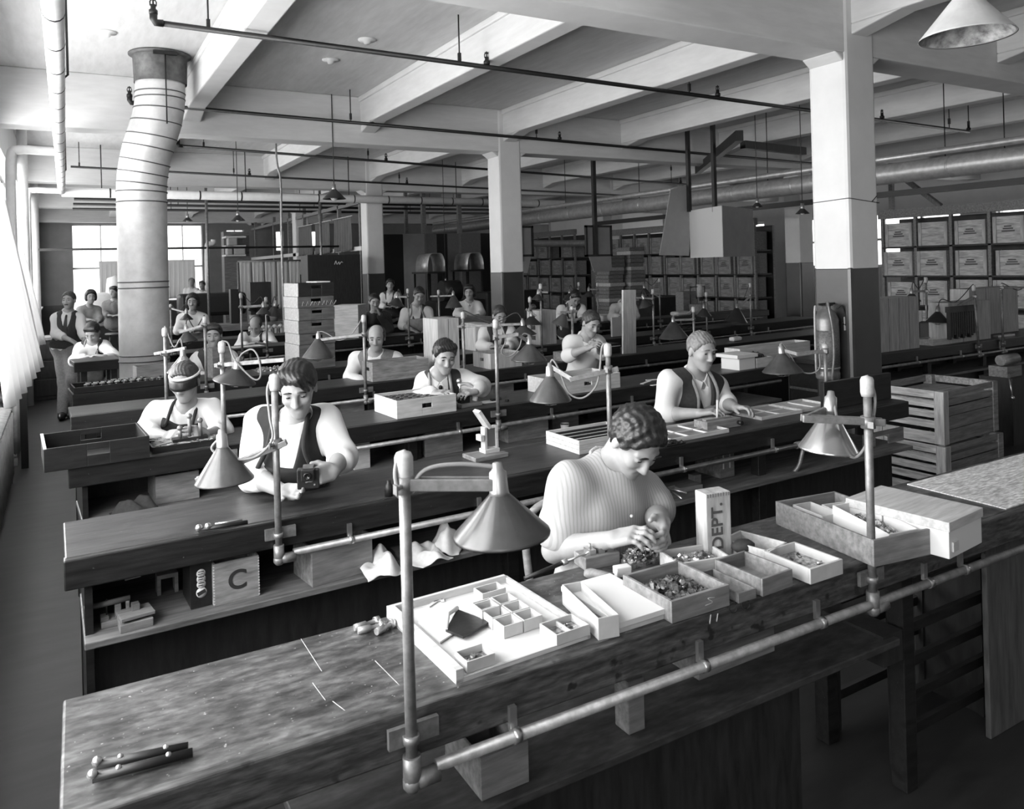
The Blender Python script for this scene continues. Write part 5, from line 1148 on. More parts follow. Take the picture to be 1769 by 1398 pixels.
# tall stack of crates
x0, x1 = rx_(5, 518, .05), rx_(5, 580, .05); w_ = x1 - x0; zz = Z + .001; D = depth((x0, fy(5, x0), 1))
ys = [625, 597, 578, 555, 533, 513, 489]; sizes = [w_ - .004] * 6
for k in range(6):
    za, zb = W(530, ys[k], D).z, W(530, ys[k + 1], D).z; hh = zb - za - .004; zz = za if k else Z + .001
    hh = zb - zz - .003
    labs = ('lowest crate of the tall stack on the fifth bench', 'second crate from the bottom of the tall stack', 'third crate from the bottom of the tall stack', 'fourth crate of the tall stack, its hand hole in the middle', 'chalk marked crate, second from the top of the tall stack', 'dark topped crate at the top of the tall stack')
    o = obox(labs[k], (x0 + (.006 if k % 2 else 0), fy(5, x0) + .05, zz), w_, .40, hh, .012, M_bench if k == 5 else M_stack, rz=rang(5), name='handled_crate', cat='crate', holes='f', hz=hh * .68, hw=.10, bev=.003, group='crates of the tall stack'); 
    MB().b2((-.006, -.001, 0), (-.0, .401, hh)).build('pale_end', M_pale, o, bev=.001)  # pale sheet on the window-side end: side light put into the colour
    if k == 4:
        m = MB(); r = random.Random(2)
        for i in range(9): c = Vector((.05 + i * .04, -.003, hh * .38)); m.tube([c + Vector((-.012, 0, -.02)), c + Vector((.006 * (i % 3), 0, .022)), c + Vector((.014, 0, -.006 * (i % 2)))], .002, 5)
        m.build('chalk_scrawl', M_chalk, o)
    if k == 5: MB().b2((.2, .05, hh), (w_ - .02, .33, hh + .012)).build('paper_pad', M_paper, o)
x0 = rx_(5, 430, .1); pile(None, 'scattered small parts on the fifth bench left of the crates', tuple(rp(5, 445, .1)), tuple(rp(5, 492, .35) + Vector((0, 0, .05))), 60, .035, seed=11, mound=.5)
x0 = rx_(5, 368, .08); t = thing('upright_box', 'small upright box in front of the man with the bow tie', 'box', (x0, fy(5, x0) + .08, Z + .001), rang(5) + .2); MB().b2((0, 0, 0), (.18, .11, .27)).build('box_body', M_mid, t, bev=.003)
upright(5, 822, 845, 560, .30, 'upright box with pale sides behind the press lamp post', dy=.12, boards=2)
x0 = rx_(5, 862, .05); t = thing('bottle_rack', 'low white block with dark bottles on the fifth bench', 'rack', (x0, fy(5, x0) + .05, Z + .001), rang(5)); MB().b2((0, 0, 0), (.17, .12, .11)).build('block', M_pale, t, bev=.003); MB().b2((.17, .0, 0), (.32, .12, .10)).build('dark_box', M_mid, t, bev=.003)
for k in range(4):
    p = rp(5, 838 + k * 7, .06) + Vector((0, 0, .001)); tag(MB().lathe([(0, 0), (.020, 0), (.020, .09), (.008, .105), (.008, .13), (0, .13)], 12).build('dark_bottle', M_lens, loc=p), ('dark bottle, first of the row of four on the fifth bench from the left', 'dark bottle, second of the row of four from the left', 'dark bottle, third of the row of four from the left', 'dark bottle nearest the white block')[k], 'bottle', 'dark bottles on the fifth bench')
t = upright(5, 934, 962, 537, .26, 'upright pale box with square holes in its side, right of the middle column', dy=.06, boards=1, name='holed_box')
for k, zz in enumerate((.08, .20, .32)): MB().box((-.001, .13, zz), (.004, .07, .05)).build('square_hole', M_dark, t)
upright(5, 1058, 1078, 549, .03, 'grey panel standing behind the upright plank', m=M_grey, dy=.15, boards=1)
pile(None, 'row of small dark parts on the fifth bench behind the old man', tuple(rp(5, 1150, .1)), tuple(rp(5, 1190, .3) + Vector((0, 0, .06))), 40, .05, m=M_iron, seed=21, mound=.5)
# ------------------------------------------------------------------ sixth row and beyond
x0 = rx_(6, 600, .08); x1 = rx_(6, 610, .08); t = thing('pale_box', 'large very pale box just right of the tall stack of crates', 'box', (rx_(6, 584, .08), fy(6, 3.3) + .22, .925), rang(6) - .75); MB().b2((0, 0, 0), (.33, .34, .42)).build('box_body', M_pale, t, bev=.004)
x0 = rx_(6, 750, .15); o = None
for k in range(4): tag(MB().b2((0, 0, 0), (.34 - .02 * (k % 2), .25, .045)).build('ledger', M_mid if k % 2 else M_crate, None, .003, (x0 + .01 * (k % 2), fy(6, x0) + .12, .921 + .047 * k), .1), ('lowest flat box of the pile left of the woman in white', 'second flat box of the pile left of the woman in white', 'third flat box of the pile left of the woman in white', 'top flat box of the pile left of the woman in white')[k], 'box', 'pile of flat boxes')
upright(6, 802, 850, 550, .3, 'dark topped box in front of the woman in white', m=M_mid, dy=.1, boards=1)
t = thing('vise_machine', 'small dark machine with round parts right of the middle column', 'machine', rp(61, 925, .15)); MB().b2((-.12, 0, 0), (.12, .2, .12)).build('base', M_iron, t, bev=.01); MB().tube([(-.1, .1, .2), (.12, .1, .2)], .07, 12).build('drum', M_iron, t); MB().ball((0, .05, .3), .05, 8).build('knob', M_pipe, t)
p = rp(61, 1206, .2); t = thing('wire_basket', 'round dark basket hung on a frame behind the old man', 'basket', p); MB().lathe([(.13, .0), (.17, .18), (.16, .18), (.12, .01)], 18).build('basket', M_mid, t); MB().tube([(-.17, 0, .18), (-.17, 0, .48), (.17, 0, .48), (.17, 0, .18)], .01, 6).build('frame', M_iron, t); MB().tube([(.05, 0, .3), (.05, 0, .52)], .05, 10).build('roll', M_pale, t)
t = thing('pale_box', 'pale square panel box right of the stacked cardboard', 'box', rp(61, 1196, .3)); MB().b2((-.2, 0, 0), (.1, .2, .4)).build('box_body', M_mid, t, bev=.004)
solid('white folded cloth on the bench behind the grey haired man', rp(61, 1172, .1), .35, .2, .07, M_rag, .1, 'folded_cloth', 'cloth', .03)
solid('white folded cloth left of the upright plank', rp(61, 1042, .1), .16, .12, .10, M_rag, .1, 'folded_cloth', 'cloth', .03)
# flat tray top before the leaning worker and bench papers
solid('sheet of paper before the bald man', rp(6, 405, .08) + Vector((0, 0, .001)), .35, .2, .003, M_paper, .1, 'paper_sheet', 'paper', .0003)
# right bench
def tallbox(pa, pb, yt, dep, label, boards=3, dy=.05, m=None):
    return upright(33, pa, pb, yt, dep, label, m=m or M_palev, dy=dy, boards=boards)
tallbox(1519, 1589, 517, .25, 'tall board box on the right bench, next to the nearest column', 4, .04)
tallbox(1640, 1712, 524, .22, 'board box with dark bristles in front, middle of the right bench', 3, .06)
tallbox(1676, 1760, 500, .22, 'tallest board box at the back of the right bench', 3, .30)
x0 = rx_(33, 1644, .0); t = thing('brush_block', 'row of hanging black brushes on the board box', 'brushes', (x0, fy(33, x0) + .01, .88), rang(33)); MB().b2((0, 0, .30), (.50, .05, .36)).build('rail', M_dark, t)
for i in range(12): MB().b2((.01 + i * .04, .005, .02 + .02 * (i % 3)), (.035 + i * .04, .045, .30)).build('brush', M_iron, t, bev=.004)
obox('small tray with white tiles between the tall boxes', rp(33, 1612, .06), .40, .22, .06, .01, M_pale, rz=0, name='tile_tray', cat='tray', grid=(3, 1), gm=M_paper)
solid('dark lunch pail between the tall boxes', rp(33, 1618, .2) , .26, .2, .22, M_black, 0, 'dark_pail', 'pail', .02)
solid('rows of bright metal combs at the right of the bench', rp(33, 1725, .06), .34, .06, .02, M_steel, 0, 'metal_comb', 'comb', .002)

# chalk marks, ink rings and scratches that belong to the nearest bench
def mark(name, pts, m, r=.0022, plane=None):
    P = [on(px, py, y=fy(1, on(px, py, y=1.57).x) - .0225) if plane is None else on(px, py, z=plane) for px, py in pts]
    inv = B1.matrix_basis.inverted(); MB().tube([inv @ p for p in spline(P, 5)], r, 5).build(name, m, B1)
mark('chalk_mark', [(1234, 1032), (1222, 1034), (1230, 1040), (1218, 1046)], M_chalk); mark('chalk_mark', [(1228, 1062), (1226, 1078)], M_chalk, .0016); mark('chalk_mark', [(1240, 1060), (1238, 1074)], M_chalk, .0016)
for cx, cy in ((1266, 1050), (1288, 1044)): mark('ink_ring', [(cx + 7 * math.cos(a), cy + 9 * math.sin(a)) for a in np.linspace(0, 5.6, 9)], M_ink, .0025)
for a_, b_ in (((520, 1104), (556, 1160)), ((648, 1142), (690, 1184)), ((540, 1180), (562, 1210)), ((575, 1212), (596, 1228))): mark('scratch_mark', [a_, ((a_[0] + b_[0]) / 2, (a_[1] + b_[1]) / 2), b_], M_batten, .0009, Z)
# ------------------------------------------------------------------ round duct at the left
M_duct = mat('weathered_sheet_duct', .58, .5, metal=.25, var=.10, scale=9, bump=.04)
M_seam = mat('duct_seam', .10, .5, metal=.4)
base = W(250, 660, 8.0); pth = [W(250, 660, 8.0), W(249, 560, 8.0), W(247, 440, 8.0), W(245, 335, 8.0), W(247, 300, 8.0), W(254, 262, 8.0), W(264, 232, 8.0), W(272, 205, 8.0), W(276, 180, 8.0), W(277, 150, 8.0)]
top = W(277, 120, 8.0); top.z = ZC - .005; pth[0].z = 0
t = thing('ventilation_stack', 'large round sheet metal duct rising through the benches at the left', 'duct', (pth[0].x, pth[0].y, 0)); B0 = t.location.copy()
pp = [p - B0 for p in pth + [top]]
MB().tube(pp[:1] + spline(pp[1:], 3), .238, 36).build('duct', M_duct, t)
MB().lathe([(.252, -.30), (.262, 0), (.30, 0), (.30, -.012), (.262, -.03)], 36, pp[-1]).build('ceiling_collar', mat('rusty_collar', .10, .6, metal=.3, var=.5, scale=8), t)
MB().tube([pp[-1] + Vector((.02, -.27, .0)), pp[-1] + Vector((.02, -.27, -.75))], .007, 6).box(pp[-1] + Vector((.02, -.27, -.04)), (.22, .04, .03)).build('hanger_rod', M_iron, t)
for (px, py, tl) in ((246, 487, 0), (247, 497, 0), (250, 612, 0), (250, 622, 0), (246, 350, 0), (245, 332, .05), (246, 318, .22), (248, 300, .3), (252, 280, .38), (258, 255, .35), (264, 236, .3), (270, 212, .2), (275, 190, .08), (276, 172, 0), (277, 162, 0), (277, 143, 0), (277, 139, 0)):
    q0 = [W(px, py, 8.0).z - B0.z]; k = next(i for i in range(1, len(pp)) if pp[i].z >= q0[0]); c = pp[k - 1].lerp(pp[k], (q0[0] - pp[k - 1].z) / (pp[k].z - pp[k - 1].z)); ax = (Vector((0, 0, 1)) + Vector(R_) * tl * .55).normalized()
    MB().lathe([(.236, -.006), (.2450, -.005), (.2450, .005), (.236, .006)], 36, c, ax).build('seam_band', M_seam, t)
t = thing('duct_sleeve_board', 'pale board fixed at the foot of the round duct', 'board', W(246, 690, 7.7)) if False else None
# ------------------------------------------------------------------ curtains on the window wall
def curtain(label, tA, tB, bA, bB, n, amp, seed, rod=True, group='white window curtains', cm=None):
    tA, tB, bA, bB = map(Vector, (tA, tB, bA, bB)); t = thing('window_curtain', label, 'curtain', tA, group=group); rows = []; r = random.Random(seed); ph = [r.uniform(-.5, .5) for _ in range(n * 2)]
    for i in range(13):
        v = i / 12; row = []
        for j in range(n * 8 + 1):
            u = j / (n * 8); p = tA.lerp(tB, u).lerp(bA.lerp(bB, u), v); a = amp * (.35 + .9 * v)
            row.append(tuple(p - tA + Vector((a * math.sin(2 * PI * n * u + ph[int(u * n)] + .5 * math.sin(3 * v)), .3 * a * math.cos(2 * PI * n * u), .012 * math.sin(9 * u + seed) * v))))
        rows.append(row)
    MB().sheet(rows).build('cloth', cm or M_cloth, t, solid=.003)
    if rod:
        d = tB - tA; MB().tube([d * -.1 + Vector((0, 0, .01)), d * 1.1 + Vector((0, 0, .01))], .008, 8).build('rod', M_white, t)
    return t
curtain('largest white curtain billowing into the aisle, at the left edge', (-.53, 6.6, 2.72), (-.54, 9.45, 2.80), (-.36, 6.3, .90), (-.22, 9.0, .94), 7, .04, 1)
curtain('white curtain hanging beyond the window pier, left of the standing man', (-.56, 10.7, 2.55), (-.55, 12.7, 2.60), (-.42, 10.7, .92), (-.24, 12.2, .92), 6, .03, 2)
curtain('narrow white curtain beside the far riser pipe', (-.55, 13.4, 2.5), (-.55, 14.7, 2.5), (-.5, 13.6, .95), (-.44, 14.7, .95), 5, .03, 3)
curtain('white half curtain across the lower part of the left end window', (.95, YB - .045, 2.25), (1.85, YB - .045, 2.25), (.95, YB - .045, 1.0), (1.85, YB - .045, 1.0), 7, .03, 4)
curtain('white half curtain across the lower part of the right end window', (2.75, YB - .045, 2.25), (3.72, YB - .045, 2.25), (2.75, YB - .045, 1.0), (3.72, YB - .045, 1.0), 7, .03, 5)
# ------------------------------------------------------------------ radiators
def radiator(label, p, n, h, pitch=.062, d=.19, rz=PI / 2):
    t = thing('radiator', label, 'radiator', p, rz, group='cast iron radiators'); m = MB()
    for i in range(n):
        x = i * pitch
        for y in (.03, d - .03): m.tube([(x, y, .08), (x, y, h - .04)], .023, 8)
        m.tube([(x, .02, h - .03), (x, d * .5, h - .008), (x, d - .02, h - .03)], .027, 8).tube([(x, .02, .1), (x, d - .02, .1)], .026, 8)
    m.build('sections', M_rad, t); MB().tube([(-.03, d / 2, .12), (n * pitch, d / 2, .12)], .018, 8).build('pipe_run', M_rad, t)
    for i in (0, n - 1):
        MB().box((i * pitch, .03, .04), (.03, .03, .08)).build('foot', M_rad, t); MB().box((i * pitch, d - .03, .04), (.03, .03, .08)).build('foot', M_rad, t)
M_rad = mat('radiator_paint', .38, .45, var=.3, scale=12)
radiator('low radiator nearest the camera below the large curtain', (-.41, 4.7, 0), 56, .66)
radiator('low radiator farther along the window wall, behind the pipe post', (-.41, 8.85, 0), 30, .66)
radiator('tall radiator behind the bald man bent over the bench', (2.35, 11.62, 0), 22, 1.0, .085, .2, 0)
tag(MB().box((0, 0, .45), (.06, .06, .90)).build('iron_post', M_iron, loc=(-.36, 8.7, 0)), 'dark post standing between the two low radiators', 'post')
t = thing('wooden_locker', 'dark low wooden locker at the window wall beyond the standing man', 'cabinet', (-.55, 13.3, 0)); MB().b2((0, 0, 0), (.75, .5, .88)).build('body', M_dark, t, bev=.01); MB().b2((-.02, -.02, .88), (.78, .52, .92)).build('top_board', M_mid, t)
for k in range(3): MB().b2((.04, -.012, .06 + .27 * k), (.71, 0, .30 + .27 * k)).build('drawer', M_dark, t, bev=.004)
# ------------------------------------------------------------------ fire extinguisher on the near column
M_cop = mat('tarnished_copper', .20, .40, metal=.45, var=.35, scale=10)
t = thing('fire_extinguisher', 'metal soda fire extinguisher hung on the left face of the nearest column', 'fire extinguisher', (5.395, 4.20, .80))
MB().lathe([(0, 0), (.088, 0), (.094, .008), (.094, .05), (.090, .055), (.090, .075), (.094, .08), (.094, .485), (.088, .50), (.070, .54), (.040, .57), (.034, .575), (.034, .60), (0, .60)], 28).build('tank', M_cop, t)
MB().lathe([(.0, .598), (.052, .598), (.052, .606), (.0, .612)], 20).tube([(-.10, 0, .612), (.10, 0, .612)], .009, 8).build('cap_wheel', M_iron, t)
MB().lathe([(.0945, .12), (.0955, .12), (.0955, .40), (.0945, .40)], 28).build('instruction_plate', mat('engraved_plate', .16, .5, metal=.1, var=.6, scale=60, stretch=(1, 1, 3)), t)
MB().tube(spline([(-.02, -.02, .58), (-.06, -.06, .63), (-.085, -.095, .56), (-.075, -.115, .40), (-.07, -.115, .2), (-.075, -.10, .05), (-.06, -.09, .0)], 5), .009, 8).build('hose', M_pipe, t)
MB().tube(spline([(-.095, .02, .56), (-.11, .02, .60), (-.12, .02, .50), (-.12, .02, .05)], 5), .008, 8).build('side_pipe', M_capw, t)
MB().tube(spline([(.05, -.06, .57), (.075, -.09, .60), (.10, -.10, .52), (.10, -.10, .44), (.07, -.09, .46)], 4), .007, 6).build('handle', M_iron, t); MB().box((.10, -.10, .45), (.03, .004, .11)).build('hanging_tag', M_paper, t, bev=.001)
MB().lathe([(.0945, .083), (.0965, .083), (.0965, .10), (.0945, .10)], 28).build('band', M_steel, t)
# ------------------------------------------------------------------ slatted crates
def slatcrate(label, FL, w_, d_, rz, h):
    t = thing('slatted_crate', label, 'crate', FL, rz, group='slatted crates beside the column')
    for x in (0, w_ - .05):
        for y in (0, d_ - .05): MB().b2((x - (.022 if x == 0 else 0), y - (.022 if y == 0 else 0), 0), (x + (.05 if x == 0 else .072), y + (.05 if y == 0 else .072), h)).build('corner_post', M_batten if x == 0 else M_crate, t, bev=.003)  # left posts paler, coloured as if lit from the windows
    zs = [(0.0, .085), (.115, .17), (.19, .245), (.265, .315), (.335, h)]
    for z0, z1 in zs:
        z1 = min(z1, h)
        MB().b2((-.014, 0, z0), (0, d_, z1)).build('slat', M_cratey, t, bev=.002); MB().b2((w_, 0, z0), (w_ + .014, d_, z1)).build('slat', M_crate, t, bev=.002)  # left slats in paler wood: window light painted into their colour
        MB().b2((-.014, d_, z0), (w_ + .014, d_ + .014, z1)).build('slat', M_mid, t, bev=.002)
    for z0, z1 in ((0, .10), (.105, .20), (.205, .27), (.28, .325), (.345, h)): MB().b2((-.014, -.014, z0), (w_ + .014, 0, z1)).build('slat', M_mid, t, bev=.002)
    MB().b2((.0, .0, h * .80), (w_, d_, h * .82)).build('contents_board', M_crate, t)
zt = .785; a = on(1627, 677, z=zt); b = on(1716, 658, z=zt); c = on(1527, 661, z=zt); rz = math.atan2((b - a).y, (b - a).x); n_ = Vector((-math.sin(rz), math.cos(rz), 0)); wv, dv = (b - a).length, abs((c - a).dot(n_))
slatcrate('upper slatted crate of the pair right of the nearest column', (a.x, a.y, .395), wv, dv, rz, .39)
slatcrate('lower slatted crate of the pair, half hidden by the nearest bench', (a.x - .04, a.y - .03, 0), wv, dv, rz - .03, .392)
# ------------------------------------------------------------------ crate racks along the right
ORD = ('first', 'second', 'third', 'fourth', 'fifth', 'sixth', 'seventh', 'eighth', 'ninth')
def rack(name_, x, y0, y1, cell, zs, topz, which, end, skip=(), seed=0, rails=2):
    t = thing('crate_rack', 'timber rack of wooden crates ' + name_, 'rack', (x, y0, 0)); n = int(round((y1 - y0) / cell)); cell = (y1 - y0) / n; r = random.Random(seed); H = topz
    for i in range(n + 1):
        for xx in (0, .5): MB().b2((xx, i * cell - .022, 0), (xx + .05, i * cell + .022, H)).build('post', M_mid, t)
    for z in zs: MB().b2((0, 0, z - .04), (.5, y1 - y0, z - .015)).build('shelf', M_dark, t)
    MB().b2((.49, -.02, 0), (.52, y1 - y0 + .02, topz)).build('back_boards', M_black, t)
    MB().b2((-.03, -.05, topz), (.06, y1 - y0 + .05, topz + .14)).build('top_rail', M_mid, t)
    for k, z in enumerate(zs):
        hh = (zs[k + 1] if k + 1 < len(zs) else topz) - z - .05
        for i in range(n):
            if (k, i) in skip: continue
            w_ = cell * r.uniform(.74, .86); h_ = min(hh * r.uniform(.86, .97), .43); off = r.uniform(.012, cell - w_ - .055); xx = r.uniform(-.05, .03)
            pos = ('%s from the %s' % (ORD[n - 1 - i], end)); row = ('bottom row', 'second row up', 'third row up', 'fourth row up', 'top row')[k if k < len(zs) - 1 else 4]
            c = thing('wooden_crate', 'crate %s, %s, rack %s' % (pos, row, which), 'crate', (x + xx, y0 + i * cell + .02 + off, z - .014), group='crates in the rack ' + which)
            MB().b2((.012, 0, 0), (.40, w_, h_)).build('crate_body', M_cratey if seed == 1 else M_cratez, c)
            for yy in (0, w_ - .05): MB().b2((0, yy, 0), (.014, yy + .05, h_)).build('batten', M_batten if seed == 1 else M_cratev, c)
            m = MB(); q = r.random()
            for u in range(3): m.b2((.0105, w_ * (.3 + .05 * u), h_ * (.42 + .09 * u)), (.0125, w_ * (.72 - .04 * u), h_ * (.47 + .09 * u)))
            if q > .35: m.build('stencil_mark', M_inkg, c)
rack('right of the nearest column', 11.5, 4.5, 7.85, .54, (.56, 1.02, 1.48, 1.94), 2.38, 'right of the near column', 'left', seed=1)
rack('between the two right hand columns', 11.5, 10.55, 15.2, .52, (.60, 1.06, 1.52, 1.98), 2.44, 'beyond the hanging papers', 'left', skip=((3, 2), (3, 3)), seed=2)
rack('far behind the middle column', 11.5, 16.6, 20.8, .60, (.60, 1.06, 1.52, 1.98), 2.55, 'beyond the middle column', 'left', skip=((3, 1), (3, 4)), seed=3)
for k, (y0, yy) in enumerate(((7.7, 0), (6.9, 0))):
    t = thing('rack_brace', ('upright timber at the end of the near rack', 'sloping timber brace above the near rack')[k], 'brace', (11.55, y0, 2.52))
    MB().tube([(0, 0, 0), (0, 0 if k == 0 else .6, .75 if k == 0 else .5)], .045, 4, smooth=False).build('brace', M_mid, t)
# ------------------------------------------------------------------ hanging papers and posts
def fbox(name, label, cat, pxl, pxr, pyt, pyb, y, dep, m, bev=.003, z0=None, group=None):
    a, b, c = on(pxl, pyt, y=y), on(pxr, pyt, y=y), on(pxl, pyb, y=y); z0 = c.z if z0 is None else z0
    return tag(MB().b2((0, 0, 0), (b.x - a.x, dep, a.z - z0)).build(name, m, None, bev, (a.x, y, z0)), label, cat, group)
def hpost(px, pyt, pyb, y, w_, label, m=None, top=None):
    a, b = on(px, pyt, y=y), on(px, pyb, y=y); z1 = a.z if top is None else top
    return tag(MB().b2((-w_ / 2, -w_ / 2, 0), (w_ / 2, w_ / 2, z1 - b.z)).build('hanging_post', m or M_dark, None, 0, (b.x, y, b.z)), label, 'post', 'timber posts hung from the ceiling')
hpost(1191, 240, 366, 9.22, .055, 'dark hanging post left above the bright paper', top=ZC); hpost(1235, 235, 366, 8.53, .055, 'dark hanging post right above the bright paper', top=ZC)
hpost(900, 275, 452, 12.08, .06, 'hanging post just right of the middle column', top=ZC); hpost(1029, 285, 440, 12.06, .07, 'hanging post in front of the framed panel', top=ZC)
hpost(732, 352, 404, 16.4, .09, 'pale hanging post right of the far column, left of three', M_mid, top=ZC); hpost(794, 350, 404, 16.4, .09, 'pale hanging post right of the far column, next to the middle column', M_mid, top=ZC); hpost(702, 378, 404, 18.5, .08, 'thin pale post right of the far column', M_mid, top=ZC)
def paper(label, corners, Y, m, name='hanging_paper', group='sheets hung above the benches'):
    P = [on(px, py, y=Y) for px, py in corners]; o = P[0]; n = (P[1] - P[0]).cross(P[3] - P[0]).normalized() * .006
    return tag(MB().add([p - o - n for p in P] + [p - o + n for p in P], [(3, 2, 1, 0), (4, 5, 6, 7), (0, 1, 5, 4), (1, 2, 6, 5), (2, 3, 7, 6), (3, 0, 4, 7)]).build(name, m, loc=o), label, 'paper', group)
A, B, Cc = on(1191, 363, y=9.0), on(1247, 363, y=9.05), on(1300, 365, y=9.0)
def sheet3(label, p0, p1, zb, m, skew=0.):
    d = Vector((p1.x - p0.x, p1.y - p0.y, 0)); n = Vector((-d.y, d.x, 0)).normalized() * .005; hh = p0.z - zb
    vs = [Vector((0, 0, 0)), d, d + Vector((0, 0, -hh)), Vector((-skew, 0, -hh))]
    return tag(MB().add([v - n for v in vs] + [v + n for v in vs], [(3, 2, 1, 0), (4, 5, 6, 7), (0, 1, 5, 4), (1, 2, 6, 5), (2, 3, 7, 6), (3, 0, 4, 7)]).build('hanging_paper', m, loc=p0), label, 'paper', 'sheets hung above the benches')
c0 = on(1191, 364, y=9.25); c1 = on(1247, 362, y=8.3); c2 = on(1300, 364, y=8.75); zb = on(1247, 444, y=8.3).z
sheet3('bright white sheet facing the windows, hung above the benches', c0, Vector((c1.x, c1.y, c0.z)), zb, M_paper)
sheet3('grey sheet joined to the right of the bright hanging sheet', Vector((c1.x, c1.y, c0.z)), Vector((c2.x, c2.y, c0.z)), zb, M_grey)
paper('tall grey sheet with a slanting edge, left of the bright hanging sheet', [(1158, 328), (1194, 316), (1190, 442), (1139, 441)], 9.26, M_grey)
for (l, r_, tp, bt, lab) in ((897, 918, 393, 441, 'narrow grey board panel beside the middle column'), (1013, 1054, 392, 441, 'framed grey double panel hung on a post')):
    o = fbox('board_panel', lab, 'panel', l, r_, tp, bt, 12.1, .02, M_grey); 
    ww = o.dimensions; m = MB(); a = on(l, tp, y=12.1); b = on(r_, tp, y=12.1); c = on(l, bt, y=12.1); W_, H_ = b.x - a.x, a.z - c.z
    m.b2((-.03, -.02, -.03), (0.01, .03, H_ + .03)).b2((W_ - .01, -.02, -.03), (W_ + .03, .03, H_ + .03)).b2((-.03, -.02, -.03), (W_ + .03, .03, .01)).b2((-.03, -.02, H_ - .01), (W_ + .03, .03, H_ + .03)); m.build('panel_frame', M_dark, o)
paper('grey paper flap hanging below the narrow panel', [(896, 440), (918, 440), (911, 472), (896, 472)], 12.09, M_grey); paper('grey paper flap hanging below the framed panel', [(1016, 440), (1055, 440), (1057, 468), (1026, 470)], 12.09, M_grey)
# stacked flat cartons
for c_, (px, n, y, lab) in enumerate(((1066, 16, 13.9, 'left'), (1103, 18, 13.8, 'right'))):
    a = on(px, 500, y=y); r = random.Random(c_)
    for k in range(n): tag(MB().b2((-.21, 0, 0), (.21, .50, .085)).build('flat_carton', M_crate if k % 4 else M_paleb, None, .01, (a.x + r.uniform(-.015, .015), y + r.uniform(-.04, .04), .55 + k * .088), r.uniform(-.03, .03)), 'flattened carton, %d%s from the bottom of the %s pile against the far column' % (k + 1, 'st' if k == 0 else 'nd' if k == 1 else 'rd' if k == 2 else 'th', lab), 'carton', 'piles of flattened cartons')
    tag(MB().b2((-.22, -.03, 0), (.22, .55, .548)).build('carton_pallet', M_dark, loc=(a.x, y, 0)), 'dark trestle under the %s pile of cartons' % lab, 'trestle')
# ------------------------------------------------------------------ far background
fbox('dark_cabinet', 'tall black cabinet left of the far column', 'cabinet', 531, 622, 441, 560, 15.0, .5, M_dark, z0=0)
p = on(578, 457, y=14.99); tag(MB().tube(spline([(0, 0, 0), (.03, 0, .07), (.05, 0, .0), (.09, 0, .05), (.10, 0, .0), (.14, 0, .05), (.17, 0, .03)], 4), .007, 5).build('chalk_scrawl', M_chalk, loc=p), 'small chalk scrawl on the tall black cabinet', 'mark')
# glazed partition between the far columns, running away
t = thing('glazed_partition', 'timber and glass partition running away beyond the far column', 'partition', (5.55, 15.9, 0))
for y in (.1, 1.6, 3.1, 4.6, 6.2, 8.0, 10.6): MB().b2((-.04, y - .04, 0), (.04, y + .04, 3.45)).build('post', M_mid, t)
MB().b2((-.05, 0, 2.20), (.05, 11.2, 2.29)).build('rail', M_white, t); MB().b2((-.04, 0, 0), (.04, 11.2, 1.05)).build('lower_board', M_dark, t); MB().b2((-.04, 0, 3.2), (.04, 11.2, 3.28)).build('rail', M_mid, t)
for k in range(3): curtain(('curtain in the glazed partition, nearest the far column', 'middle curtain in the glazed partition', 'farthest curtain in the glazed partition')[k], (5.42, 16.3 + 1.55 * k, 2.95), (5.42, 17.5 + 1.55 * k, 2.95), (5.42, 16.3 + 1.55 * k, 2.2), (5.42, 17.5 + 1.55 * k, 2.2), 7, .03, 20 + k, group='curtains in the glazed partition', cm=M_drab)
# overhead conduit frame crossing the left back
t = thing('pipe_frame', 'thin dark pipe rail on standing pipes across the far left benches', 'rail', (0, 16.8, 0))
MB().tube([(-.4, 0, 2.32), (5.3, 0, 2.32)], .022, 8).build('rail', M_iron, t)
for x in (1.1, 2.55, 4.05, 4.9): MB().tube([(x, 0, 0), (x, 0, ZC)], .028, 8).build('upright', M_pipe, t)
# machine and workpieces in front of the left end window
t = thing('pale_machine', 'pale domed machine in front of the left end window', 'machine', on(172, 540, y=17.5) * 1); t.location = (t.location.x, 17.5, .0)
MB().b2((-.55, 0, 0), (.55, .6, 1.0)).build('cabinet', M_dark, t); MB().tube([(-.55, .3, 1.15), (.55, .3, 1.15)], .32, 18).build('drum', M_lag, t); MB().b2((-.5, -.03, .8), (.5, .0, 1.12)).build('grille', M_mid, t); MB().lathe([(0, 1.4), (.18, 1.4), (.14, 1.75), (0, 1.8)], 14, (.3, .3, 0)).build('hopper', M_lag, t)
t = thing('long_dark_tank', 'long dark tank in front of the right end window', 'tank', (2.05, 17.3, 0)); MB().b2((0, 0, .9), (1.35, .5, 1.38)).build('tank', M_black, t, bev=.08); MB().b2((.1, .1, 0), (.2, .4, .9)).b2((1.1, .1, 0), (1.2, .4, .9)).build('stand', M_dark, t)
